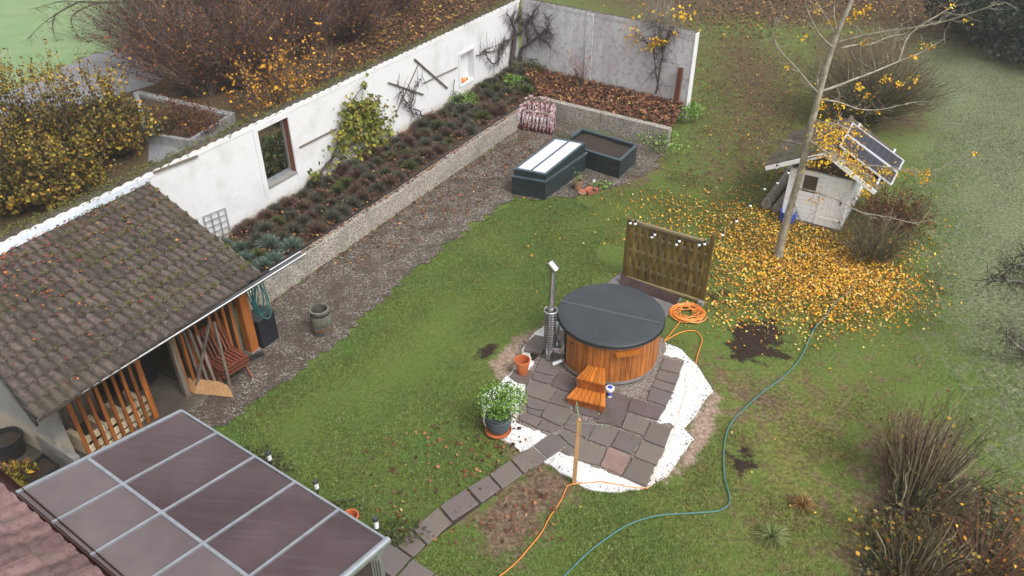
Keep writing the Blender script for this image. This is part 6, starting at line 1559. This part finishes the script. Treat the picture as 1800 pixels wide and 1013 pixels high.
for (x, y, sx, sy, n) in ((640, 205, 22, 20, 330), (660, 225, 18, 22, 280), (620, 225, 18, 20, 240), (650, 185, 16, 10, 120), (605, 245, 12, 16, 110), (670, 255, 12, 14, 110), (640, 250, 20, 12, 120), (640, 152, 6, 5, 22), (553, 310, 8, 5, 35), (632, 275, 20, 8, 60), (655, 285, 22, 8, 70), (600, 265, 14, 12, 60), (620, 190, 12, 10, 80), (685, 235, 5, 14, 40), (590, 290, 8, 12, 22)):
    Q = rng.normal(size=(n, 2))*[sx*.8, sy*.8]+[x, y]; VL += [wpt(a, b, random.uniform(.05, .34)) for a, b in Q]
leaves('foliage', np.array(VL), .095, M['vineleaf'], gv, aspect=1.0, normals=WN*.5)
def bare_vine(name, label, trunk, branches, wall, mat, tr=.04, twn=140, spread=.35, tl=.5, dens=None):
    P0 = wall(*trunk[0]); root = thing(name, label, 'vine', P0); p = spline([wall(*q) for q in trunk], 4)
    mb = MB(); mb.tube(p, list(np.linspace(tr, tr*.45, len(p))), 7); mb.build('trunk', M[mat], root, True); allp = list(p[len(p)//2:])
    for b in branches:
        q = spline([wall(*v) for v in b], 4); mb = MB(); mb.tube(q, list(np.linspace(tr*.55, .006, len(q))), 5); mb.build('branch', M[mat], root); allp += list(q)*2
    Ps, Rs = [], []
    for i in range(twn):
        a = allp[random.randrange(len(allp))]; d = rng.normal(size=3); d -= WALLN*d.dot(WALLN)*.75; d /= np.linalg.norm(d); L = random.uniform(.3, 1)*tl; d2 = rng.normal(size=3)*.25
        Ps.append([a, a+d*L*.3, a+d*L*.65+d2*L*.3-[0, 0, .02], a+d*L+d2*L*.8-[0, 0, .1*L]]); Rs.append([.011, .009, .007, .004])
    stems('twigs', Ps, Rs, M[mat], root, 3); return root
WALLN = WN
M['vinewood'] = simple('vine_wood', (.035, .022, .022), (.09, .06, .06), 8, .9, 0, .3)
bare_vine('climbing_rose', 'bare thorny climber on crossed battens of the white wall', [(757, 214), (748, 205), (741, 203), (737, 195), (722, 190), (715, 180)], [[(740, 203), (728, 200), (718, 190), (710, 178)], [(722, 190), (728, 165), (735, 150), (742, 135)], [(715, 182), (705, 165), (700, 150)], [(728, 165), (712, 158), (700, 165)], [(748, 206), (752, 210), (756, 204)]], lambda x, y: wpt(x, y, .09), 'vinewood', .03, 90, .3, .45)
ev = bare_vine('espalier_vine', 'thick old bare vine with dense dark twigs in the corner of the two walls', [(900, 122), (901, 100), (904, 72), (905, 55), (900, 38), (905, 20)], [[(904, 68), (892, 72), (883, 78), (877, 95), (876, 108), (866, 112), (856, 100), (852, 90), (862, 85), (882, 76)], [(882, 78), (884, 90), (878, 104)], [(905, 62), (916, 58), (925, 50), (935, 30)], [(905, 40), (918, 25), (930, 10)], [(903, 45), (895, 30), (890, 22)], [(852, 90), (843, 94)]], lambda x, y: wpt(x, y, .14), 'vinewood', .085, 230, .4, .5)
WALLN = SNn
def spt(x, y, off=.10): return onwall(x, y, SB+SNn*off, SB+SNn*off+SD)
bare_vine('espalier_vine', 'second bare vine stem curving right on the grey wall corner', [(912, 108), (914, 95), (918, 84), (928, 78), (936, 72), (948, 65)], [[(928, 78), (926, 62), (924, 45), (930, 30)], [(938, 70), (952, 60), (960, 52), (972, 62)], [(945, 66), (958, 72), (968, 84)], [(948, 65), (938, 45), (936, 28)], [(924, 50), (915, 40), (908, 30)], [(925, 45), (940, 20), (950, 5)], [(960, 60), (965, 40), (958, 25)]], lambda x, y: spt(x, y, .14), 'vinewood', .07, 260, .4, .5)
cv = bare_vine('climbing_shrub', 'thin two stemmed climber with a few yellow leaves on the short grey wall', [(1152, 165), (1156, 150), (1160, 120), (1165, 95), (1170, 70), (1175, 55)], [[(1156, 150), (1152, 120), (1150, 90), (1152, 60), (1150, 40)], [(1168, 80), (1178, 60), (1185, 48)], [(1150, 90), (1135, 75), (1118, 60)], [(1165, 95), (1160, 70), (1160, 45)]], lambda x, y: spt(x, y, .10), 'vinewood', .035, 110, .3, .6)
YL = []
for (x, y, sx, sy, n) in ((1155, 76, 8, 5, 60), (1165, 72, 5, 4, 30), (1140, 85, 8, 5, 30), (1112, 58, 8, 8, 40), (1200, 30, 16, 10, 60), (1110, 75, 10, 12, 25), (1150, 20, 30, 14, 50), (1190, 62, 4, 6, 8)):
    YL += [spt(a, b, random.uniform(.05, .3)) for a, b in rng.normal(size=(n, 2))*[sx, sy]+[x, y]]
leaves('foliage', np.array(YL), .075, M['yleaf'], cv, aspect=.8)
Ps, Rs = [], []
for i in range(90):
    b = spt(1160+rng.normal()*18, 45+rng.normal()*6, random.uniform(0, .2)); e = b+[rng.normal()*.25, rng.normal()*.25, random.uniform(.3, 1.0)]; Ps.append([b, b*.6+e*.4, e]); Rs.append([.006, .005, .002])
stems('upper_twigs', Ps, Rs, M['twig_grey'], cv, 3)
# small rose bush and rods in beds
rb_ = G(1020, 155, .55); root = thing('rose_bush', 'small bare rose bush in the leaf covered bed', 'plant', rb_); Ps, Rs = [], []
for i in range(26):
    a = random.uniform(0, 6.28); L = random.uniform(.5, 1.1); d = np.array([math.cos(a)*.35, math.sin(a)*.35, 1])*L; Ps.append([rb_, rb_+d*.4+rng.normal(size=3)*.04, rb_+d*.75+rng.normal(size=3)*.05, rb_+d]); Rs.append([.01, .008, .005, .003])
stems('stems', Ps, Rs, M['vinewood'], root, 3); leaves('foliage', np.array([p[-1] for p in Ps]*3)+rng.normal(size=(78, 3))*.08, .05, M['redfall'], root)
mb = MB(); a = wpt(791, 210, .35); b_ = wpt(799, 140, .05); mb.tube([a, b_], .012, 6); solo(mb, 'wooden_rod', M['greywood'], 'thin grey rod leaning on the white wall left of the niche', 'rod')
# ================================================================ LARGER SHRUBS AND HEDGE
M['redstem'] = stemmat('red_stem', [(0, (.045, .015, .01)), (.5, (.12, .045, .025)), (1, (.26, .12, .06))])
M['hedgeleaf'] = leafmat('hedge_leaf', [(0, (.018, .007, .005)), (.4, (.06, .016, .008)), (.7, (.13, .034, .016)), (.86, (.24, .08, .018)), (1, (.5, .22, .02))])
M['hedgeorange'] = leafmat('orange_leaf', [(0, (.18, .06, .01)), (.5, (.60, .27, .015)), (1, (.75, .42, .04))])
M['hazel'] = leafmat('yellow_green_leaf', [(0, (.045, .028, .008)), (.25, (.13, .06, .014)), (.5, (.17, .15, .022)), (.75, (.30, .24, .03)), (.9, (.48, .30, .03)), (1, (.62, .33, .03))])
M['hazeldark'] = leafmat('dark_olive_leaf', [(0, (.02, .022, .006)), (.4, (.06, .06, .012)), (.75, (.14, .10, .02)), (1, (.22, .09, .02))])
M['hedgetwig'] = stemmat('hedge_twig', [(0, (.035, .018, .014)), (.5, (.10, .055, .042)), (.85, (.20, .13, .105)), (1, (.34, .27, .23))])
def fan(name, label, cat, c, H, spread, n, mat, leafm=None, nleaf=0, leaf=.07, r0=.02, lean=(0, 0), group=None, curve=.25, sub=2, lfrac=.35, basr=.35):
    root = thing(name, label, cat, c, group); c = np.array(c); Ps, Rs, tips = [], [], []
    for i in range(n):
        a = random.uniform(0, 6.28); rr = math.sqrt(random.random()); h = H*random.uniform(.6, 1.05)*(1-.35*rr*rr)
        d = np.array([math.cos(a)*spread*rr+lean[0], math.sin(a)*spread*rr+lean[1], 0]); b = c+np.array([math.cos(a)*rr*basr, math.sin(a)*rr*basr, 0])
        pts = []
        for t in (0, .2, .45, .7, .88, 1.0): pts.append(b+d*(t**(1+curve))+[0, 0, h*t*(1-.15*t*rr)]+rng.normal(size=3)*.02*H*t)
        Ps.append(pts); Rs.append([r0, r0*.8, r0*.6, r0*.42, r0*.28, r0*.12])
        for _ in range(sub):
            k = random.choice((1, 2, 3, 4)); s0 = pts[k]; dd = (pts[k+1]-pts[k]); dd = dd/np.linalg.norm(dd)+rng.normal(size=3)*.45; L = random.uniform(.15, .4)*H*.6
            q = [s0, s0+dd*L*.2, s0+dd*L*.45+[0, 0, .02], s0+dd*L*.7+[0, 0, .05*L], s0+dd*L*.87+[0, 0, .1*L], s0+dd*L+[0, 0, .15*L]]; Ps.append(q); Rs.append([r0*.4, r0*.35, r0*.3, r0*.22, r0*.16, r0*.1]); tips.append(q)
        tips.append(pts)
    stems('stems', Ps, Rs, M[mat], root, 3)
    if nleaf:
        tips = np.array(tips); i = rng.integers(0, len(tips), nleaf); j = rng.integers(1 if lfrac < .5 else 3, 5, nleaf); f = rng.random((nleaf, 1))
        P = tips[i, j]*(1-f)+tips[i, j+1]*f+rng.normal(size=(nleaf, 3))*.03*max(1, H/2.5); leaves('foliage', P, leaf, leafm, root, aspect=.75)
    return root
# big purple brown hedge behind the wall: individual shrubs
hb = [(300, 120, 3.4, 1.9, 'nearest the road'), (360, 165, 3.0, 1.6, 'above the low concrete frame'), (440, 150, 3.3, 1.7, 'left of the orange leaved shrub'), (400, 60, 3.8, 2.0, 'at the top edge behind'), (520, 100, 3.2, 1.7, 'right behind the orange leaves'), (620, 70, 2.6, 1.5, 'near the middle of the wall'), (520, 30, 3.4, 1.9, 'at the top edge of the picture'), (300, 30, 3.8, 2.1, 'overhanging the road'), (690, 20, 2.4, 1.5, 'at the right end of the hedge')]
for i, (x, y, h, sp_, w) in enumerate(hb):
    fan('hedge_shrub', 'purple brown twiggy hedge shrub beyond the wall, %s' % w, 'shrub', G(x, y), h, sp_, 480, 'hedgetwig', M['hedgeleaf'], 5200 if x > 320 else 1900, .075, .017, group='hedge shrubs beyond the wall', sub=3, lean=(-.8, .1) if x < 380 else (0, 0))
OL = fan('orange_shrub', 'shrub with bright orange yellow leaves right behind the wall beside the window', 'shrub', G(500, 215), 2.5, 1.3, 150, 'hedgetwig', M['hedgeorange'], 1500, .08, .014)
fan('orange_shrub', 'smaller shrub with sparse orange leaves behind the wall near the hedge top', 'shrub', G(590, 60), 2.4, 1.5, 120, 'hedgetwig', M['hedgeorange'], 500, .09, .014)
fan('orange_shrub', 'thin twigs with orange leaves hanging over the wall right of the window', 'shrub', G(575, 150), 2.5, .9, 40, 'hedgetwig', M['hedgeorange'], 130, .09, .01)
# yellow green shrub left
yl = [(60, 300, 2.6, 1.2, 'above the shelter roof at the left edge'), (150, 300, 2.7, 1.2, 'in the middle before the road'), (215, 270, 2.1, .9, 'next to the low concrete frame'), (20, 370, 2.0, 1.0, 'behind the wall at the far left'), (120, 360, 1.7, 1.0, 'low behind the wall coping')]
for x, y, h, sp_, w in yl:
    r_ = fan('hazel_shrub', 'yellow green leaved shrub behind the white wall, %s' % w, 'shrub', G(x, y), h*.82, sp_, 150, 'twig', M['hazel'], 2700, .085, .012, group='yellow green shrubs behind the wall', sub=3, lfrac=.3)
    c0_ = G(x, y); Ps, Rs, lp = [], [], []
    for i in range(34):
        a_ = random.uniform(0, 6.28); q_ = random.random(); d_ = np.array([math.cos(a_), math.sin(a_), 0])*sp_*q_*1.1; hh_ = h*random.uniform(.95, 1.28)
        P_ = [c0_+d_*.3, c0_+d_*.6+[0, 0, hh_*.4], c0_+d_*.85+[0, 0, hh_*.75], c0_+d_+[0, 0, hh_]]; Ps.append(P_); Rs.append([.012, .009, .006, .003])
        for _ in range(26): f_ = random.random(); lp.append(P_[2]*(1-f_)+P_[3]*f_+rng.normal(size=3)*.06)
    stems('shoots', Ps, Rs, M['twig'], r_, 3); leaves('shoot_leaves', np.array(lp), .07, M['hazel'], r_, aspect=.7)
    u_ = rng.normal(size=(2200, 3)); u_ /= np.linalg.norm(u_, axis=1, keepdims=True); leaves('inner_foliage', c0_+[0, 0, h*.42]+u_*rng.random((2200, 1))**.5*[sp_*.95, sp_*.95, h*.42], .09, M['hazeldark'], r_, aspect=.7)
# ivy seen through the window
bush('ivy_shrub', 'green ivy seen through the tall window in the white wall', 'shrub', SN(-10.7, -1.5, 0), (1.5, .9, .75), 2600, M['lavgreen'], .10, 10)
# low concrete frame beyond the wall
M['palecon'] = simple('pale_concrete', (.17, .17, .17), (.34, .34, .34), 4, .9, 0, .5, .01, 30)
cf = thing('concrete_frame', 'low pale concrete frame of an old bed beyond the wall', 'planter', G(330, 230))
fpts = GV([(243, 176), (410, 216), (338, 262), (262, 250)], .0)
for i, j in ((0, 1), (1, 2), (2, 3), (3, 0)):
    a, b = fpts[i], fpts[j]; mb = MB(); mb.beam(a+[0, 0, .14], b+[0, 0, .14], .26 if i == 0 else .13, .3+.004*i); mb.build('side', M['palecon'], cf)
mb = MB(); mb.prism([tuple(q[:2]) for q in fpts], .0, .2); mb.build('soil', M['bed'], cf)
for (x, y, w) in ((300, 215, 'in the middle'), (355, 232, 'at the right end'), (283, 235, 'at the near left corner'), (330, 215, 'along the far side')): fan('weed_clump', 'dry brown weeds growing in the low concrete frame, %s' % w, 'plant', G(x, y, .2), .8, .7, 110, 'redstem', M['hedgeleaf'] if x > 290 else M['lavgreen'], 420, .06, .008, group='dry weeds in the concrete frame')
# bare branch reaching in over the road at top left
bt0 = G(330, 60); btr = thing('roadside_tree', 'bare roadside tree with fine twigs hanging over the road at the top left', 'tree', bt0)
def bp_t(x, y): return PY(x, y, bt0[1]-1.0)
mb = MB(); tp2 = [bt0, bt0+[0, 0, 2.0], bp_t(300, 0)+[0, 0, .5], bp_t(310, -60)]; mb.tube(spline(tp2, 4), list(np.linspace(.14, .05, 13)), 8); mb.build('trunk', M['bark'], btr, True)
Ps, Rs, ends = [], [], []
for b in ([(290, 10), (230, 5), (175, 4), (140, 3), (110, 18), (80, 38), (55, 62), (38, 85)], [(230, 5), (170, 6), (115, 2), (85, 8), (62, 14)], [(175, 4), (140, 18), (125, 35), (135, 60), (150, 80)], [(140, 3), (100, 25), (92, 45), (98, 70)], [(290, 10), (240, 30), (200, 40), (175, 30)]):
    p = spline([bp_t(*q) for q in b], 4); mb = MB(); mb.tube(p, list(np.linspace(.03, .006, len(p))), 5); mb.build('branch', M['twig'], btr); ends += p[4:]
for i in range(240):
    a = ends[random.randrange(len(ends))]; d = rng.normal(size=3)*[.6, .6, .35]-[0, 0, .45]; L = random.uniform(.2, .7); Ps.append([a, a+d*L*.4, a+d*L*.75+rng.normal(size=3)*.04, a+d*L+rng.normal(size=3)*.06]); Rs.append([.006, .005, .004, .002])
stems('twigs', Ps, Rs, M['twig'], btr, 3); e_ = np.array([p[-1] for p in Ps]); leaves('foliage', e_[rng.integers(0, 240, 420)]+rng.normal(size=(420, 3))*.07, .05, M['hazel'], btr, aspect=.4)
# shrubs right side

M['olivestem'] = stemmat('olive_stem', [(0, (.03, .025, .012)), (.45, (.09, .075, .032)), (.8, (.18, .15, .075)), (1, (.34, .30, .18))])
fan('bare_shrub', 'dense bare brown shrub behind the slender tree and the white shed', 'shrub', G(1515, 215), 2.6, 2.0, 900, 'olivestem', M['hazel'], 500, .05, .012, sub=4)
fan('dark_shrub', 'dark red twiggy shrub at the right side of the white shed', 'shrub', G(1560, 400), 1.1, .75, 320, 'redstem', M['hedgeleaf'], 1800, .045, .008, sub=3)
fan('dark_shrub', 'olive brown thicket of twigs in front of the dark red shrub', 'shrub', G(1530, 450), 1.1, .8, 330, 'olivestem', M['hazel'], 160, .05, .008, sub=3)
fan('stem_shrub', 'tall shrub of straight olive and reddish stems at the right of the lawn', 'shrub', G(1615, 880), 1.9, .62, 105, 'olivestem', M['hazel'], 70, .06, .016, sub=1, lean=(.25, .2), curve=.1, basr=.45)
fan('stem_shrub', 'thinner red stemmed shrub left of the olive stems', 'shrub', G(1588, 830), 1.5, .38, 150, 'redstem', M['hedgeleaf'], 60, .04, .007, sub=2, curve=.1, basr=.3)
fan('stem_shrub', 'lower clump of olive stems at the bottom right below the tall shrub', 'shrub', G(1600, 1010), 1.3, .4, 80, 'olivestem', M['hazel'], 70, .06, .018, sub=1, curve=.1, basr=.35)
fan('orange_leaf_shrub', 'low shrub with orange leaves in the bottom right corner', 'shrub', G(1720, 1010), .8, 1.1, 240, 'redstem', M['hedgeorange'], 190, .055, .007, sub=3)
fan('orange_leaf_shrub', 'single slender shoot with orange leaves above the bottom right corner', 'shrub', G(1775, 960), 1.15, .12, 5, 'redstem', M['hedgeorange'], 22, .06, .006, sub=1)
UG = in_poly_px(2600, [(1530, 900), (1600, 830), (1740, 860), (1820, 1040), (1500, 1040)]); UG[:, 2] += rng.random(len(UG))*.14
M['under'] = leafmat('undergrowth', [(0, (.02, .025, .01)), (.45, (.06, .07, .03)), (.8, (.13, .13, .06)), (.95, (.25, .14, .05)), (1, (.5, .42, .15))])
o = leaves('undergrowth', UG, .06, M['under'], None, (0, 0, 0), flat=.4, aspect=.8); setp(o, 'dark leafy undergrowth below the stem shrubs at the lower right', 'undergrowth', kind='stuff')
fan('yellow_leaf_plant', 'short plant with pale yellow leaves at the bottom among the stems', 'plant', G(1555, 960), .35, .35, 60, 'olivestem', M['hazel'], 320, .055, .005)
# leafless branches of a tree standing outside at the right
ot = G(2050, 640); otr = thing('bare_tree', 'pale leafless branches reaching in from the right edge', 'tree', ot)
def ob(x, y, d=0): return PY(x, y, ot[1]+d)
mb = MB(); mb.tube(spline([ot, ot+[0, 0, 1.2], ob(1990, 480)], 4), list(np.linspace(.16, .08, 9)), 8); mb.build('trunk', M['bark'], otr, True)
Ps, Rs = [], []
for b in ([(1990, 480), (1900, 495), (1830, 498), (1780, 494), (1735, 492)], [(1980, 520), (1900, 640), (1800, 697), (1760, 714), (1720, 722)], [(1960, 500), (1880, 470), (1820, 462), (1770, 470)], [(1930, 600), (1850, 625), (1800, 615), (1770, 590)], [(1970, 470), (1880, 430), (1810, 450)]):
    p = spline([ob(*q) for q in b], 4); mb = MB(); mb.tube(p, list(np.linspace(.04, .012, len(p))), 6); mb.build('branch', M['twig_grey'], otr)
    for i in range(150):
        k = random.randrange(2, len(p)); a = p[k]; d = rng.normal(size=3)+(p[k]-p[k-1])*3; d /= np.linalg.norm(d); L = random.uniform(.15, .5); Ps.append([a, a+d*L*.35+rng.normal(size=3)*.03, a+d*L*.7+rng.normal(size=3)*.05, a+d*L]); Rs.append([.007, .006, .0045, .003])
stems('twigs', Ps, Rs, M['twig'], otr, 3)
# dark evergreens top right
M['conifer'] = leafmat('conifer', [(0, (.008, .014, .010)), (.5, (.02, .032, .024)), (1, (.045, .06, .045))])
for i, (x, y, R_, w) in enumerate(((1745, 70, (2.6, 2.2, 1.4), 'left one at the top right corner'), (1840, 110, (3.4, 2.6, 1.5), 'right one at the right edge'), (1820, 20, (3, 2.4, 1.7), 'rear one behind the other two'))):
    bush('evergreen_bush', 'broad dark evergreen bush, the %s' % w, 'bush', G(x, y), R_, 7500, M['conifer'], .16, 12, 'bark', 'dark evergreens at the top right', clumpy=.3)
# grass tufts and lawn edge plants
M['tuft'] = leafmat('grass_tuft', [(0, (.08, .12, .03)), (.5, (.20, .26, .08)), (1, (.42, .45, .2))])
M['tuftbrown'] = leafmat('dry_tuft', [(0, (.16, .06, .02)), (.5, (.32, .16, .06)), (1, (.5, .36, .18))])
def tuft(c, n, L, mat, label, spread=1.0):
    a = rng.uniform(0, 6.28, n); el = rng.uniform(.25, 1.2, n)*spread; d = np.stack([np.cos(a)*np.sin(el), np.sin(a)*np.sin(el), np.cos(el)], 1); l = rng.uniform(.6, 1, (n, 1))*L
    P = np.stack([c+d*l*t*[1, 1, 1]-np.array([0, 0, 1])*l*(t**2)*.35 for t in (0, .35, .7, 1.0)], 1); R = np.tile([.004, .0045, .003, .001], (n, 1))
    root = thing('grass_tuft', label, 'grass', c); stems('blades', P, R, M[mat], root, 3)
tuft(G(1355, 945), 260, .38, 'tuft', 'large green grass tuft with arching blades at the lower right lawn')
tuft(G(1410, 888), 200, .32, 'tuftbrown', 'dry reddish brown grass tuft above the green tuft')
# weeds at wall end, bank plants
for (x, y, n_, lab_) in ((1195, 205, 900, 'lush green ground plants at the free end of the short wall'), (1165, 262, 260, 'green weeds at the end of the low retaining wall')):
    bush('weed_patch', lab_, 'plant', G(x, y, .1), (.75, .55, .22), n_*2, M['freshleaf'], .055, 6)
bush('bed_shrub', 'green seedlings at the left corner of the raised bed', 'plant', G(990, 245, .5), (.22, .2, .08), 160, M['lavgreen'], .05, 4)
bush('potted_plant', 'yellow green leafy plant beside the round black planter', 'plant', G(40, 850, .0), (.32, .25, .2), 420, M['hazel'], .07, 8)
bush('garden_weed', 'small green plants beside the clay pots at the cold frame', 'plant', G(1058, 330, .0), (.35, .2, .08), 220, M['freshleaf'], .04, 4)
for (x, y, k) in ((480, 835, 'behind the first path lamp'), (600, 905, 'behind the orange clay pot'), (700, 940, 'by the stepping stones'), (455, 810, 'at the far terrace corner')):
    bush('edge_plant', 'low leafy plants in the strip along the terrace roof, %s' % k, 'plant', G(x, y, .0), (.4, .25, .07), 260, M['lavgreen'], .05, 4)
# ================================================================ GRASS (stuff)
def grass(name, label, n, box, ok, h, mat, w=.007):
    out = np.zeros((0, 2))
    while len(out) < n:
        q = np.stack([rng.uniform(box[0], box[1], n), rng.uniform(box[2], box[3], n)], 1); q = q[ok(q[:, 0], q[:, 1])]; out = np.concatenate([out, q])
    q = out[:n]; a = rng.uniform(0, 6.28, n); lean = rng.uniform(0, 1.2, n); hh = h*rng.uniform(.5, 1.3, n)
    hh *= 1+.35*vnoise(q[:, 0], q[:, 1], .5, 1)
    t = np.stack([np.cos(a), np.sin(a)], 1); b = np.column_stack([q, np.full(n, -.012)]); s = np.column_stack([-t[:, 1], t[:, 0], np.zeros(n)])*w*rng.uniform(.7, 1.4, (n, 1))
    tip = b+np.column_stack([t*(hh*np.sin(lean))[:, None]*1.2, hh*np.cos(lean*.8)])
    V = np.stack([b-s, b+s, tip], 1).reshape(-1, 3); F = np.arange(3*n).reshape(n, 3)
    o = np_mesh(name, V, F, mat, None, (0, 0, 0), attrs=[('rnd', 'FACE', rng.random(n))]); return setp(o, label, 'grass', kind='stuff')
def grassblade(name, stops, patch):
    m, t, p = newmat(name); c = ramp(t, attr(t, 'rnd'), stops); c = mix(t, fmap(t, noise(t, 1.1, 5, .65), .42, .62, 0, .8), c, patch); c = mix(t, fmap(t, noise(t, 3.4, 4, .6), .52, .66, 0, .75), c, (.15, .115, .05)); c = mix(t, fmap(t, noise(t, 9, 3, .7), .46, .58, 0, .6), c, (.06, .08, .016)); c = mix(t, fmap(t, noise(t, 26, 3, .7), .50, .60, 0, .65), c, (.04, .055, .012)); c = mix(t, fmap(t, noise(t, 19, 3, .7), .58, .66, 0, .7), c, (.33, .36, .15))
    t.links.new(c, p.inputs['Base Color']); p.inputs['Roughness'].default_value = .7; p.inputs['Specular IOR Level'].default_value = .2; return m
M['blade'] = grassblade('lawn_blade', [(0, (.07, .10, .014)), (.5, (.135, .20, .034)), (.85, (.24, .31, .07)), (1, (.38, .40, .18))], (.10, .205, .05))
M['blade2'] = grassblade('mossy_blade', [(0, (.08, .08, .02)), (.5, (.19, .175, .045)), (.85, (.30, .26, .09)), (1, (.42, .34, .17))], (.17, .20, .04))
M['blade3'] = grassblade('meadow_blade', [(0, (.075, .09, .04)), (.5, (.16, .185, .09)), (.85, (.26, .28, .16)), (1, (.38, .37, .25))], (.14, .18, .09))
LAWN = GV([(385, 742), (470, 690), (560, 630), (700, 500), (830, 395), (905, 345), (1060, 335), (1150, 300), (1200, 180), (1380, 60), (1600, 80), (1640, 300), (1650, 520), (1560, 760), (1520, 1060), (600, 1060)])
MEAD = GV([(1600, 80), (1640, 300), (1650, 520), (1600, 760), (1660, 900), (1660, 1100), (2300, 1100), (2100, 60), (1700, 60)])
FLa = np.array(FL); PTa = np.array(GV([(970, 762), (998, 783), (960, 810), (700, 1000), (690, 960)]))
excl = [FLa, np.array(GV([(845, 905), (880, 868), (950, 820), (1000, 850), (1000, 872), (940, 925), (890, 960), (850, 945)])), PTa, np.array(GV(DARK[0][0])), np.array(GV(DARK[1][0])), np.array(GV(DARK[2][0])), np.array(GV([(1228, 640), (1258, 690), (1255, 740), (1230, 795), (1195, 835), (1175, 838), (1205, 757), (1245, 690)])), np.array(GV([(30, 905), (320, 770), (655, 965), (700, 1020), (500, 1300)])), np.array(GV([(1065, 508), (1090, 480), (1199, 526), (1168, 566), (1065, 545)])), np.array([p[:2] for p in CFP]), np.array([p[:2] for p in P2]), np.array(GV(DIRT[3][0])), np.array(GV(SAND[0][0]))]
def lawn_ok(side):
    def f(X, Y):
        d = sdist(X, Y, LAWN); m_ = d > -.05+.25*vnoise(X, Y, .22, 1)
        for k_, e_ in enumerate(excl):
            thr_ = 0 if k_ in (0, 2, 7, 8, 9, 10) else .2*vnoise(X, Y, .16, 2)+.03
            m_ &= sdist(X, Y, e_) < thr_
        zk = np.maximum.reduce([w_*zone(X, Y, px_, so_) for px_, so_, w_ in DIRT+LITTER[1:4]]+[np.zeros(X.shape)]); m_ &= rng.random(X.shape) > zk*1.15
        R_ = (X > G(1100, 650)[0]+.8*vnoise(X, Y, .8, 0)+ (13-Y)*.0)
        w = (vnoise(X, Y, .35, 2)+vnoise(X, Y, 1.1, 0)*.6+rng.normal(size=X.shape)*.25 > -.45) if side == 1 else np.ones(X.shape, bool)
        return m_ & (R_ if side else ~R_) & w
    return f
grass('lawn_grass', 'short green lawn grass left of the hot tub', 170000, (-7, 3.4, 5, 26), lawn_ok(0), .030, M['blade'])
grass('lawn_grass', 'patchy mossy olive grass right of the patio', 120000, (0, 10, 5, 34), lawn_ok(1), .034, M['blade2'])
grass('meadow_grass', 'longer pale green meadow grass at the right', 130000, (4, 24, 5, 34), lambda X, Y: sdist(X, Y, MEAD) > -.3+.7*vnoise(X, Y, .6, 0), .05, M['blade3'], .006)
# ================================================================ MIST
hm_, ht_, hp_ = newmat('mist'); ht_.nodes.clear(); ho = ht_.nodes.new('ShaderNodeOutputMaterial'); hv = ht_.nodes.new('ShaderNodeVolumePrincipled')
hv.inputs['Color'].default_value = (.97, .97, .97, 1); hv.inputs['Density'].default_value = .0014; hv.inputs['Anisotropy'].default_value = .3
ht_.links.new(hv.outputs[0], ho.inputs['Volume'])
mb = MB(); mb.box((0, 155, 6.2), (860, 570, 14.6)); hz_o = mb.build('haze', hm_); setp(hz_o, 'thin pale morning mist', 'mist', kind='stuff')
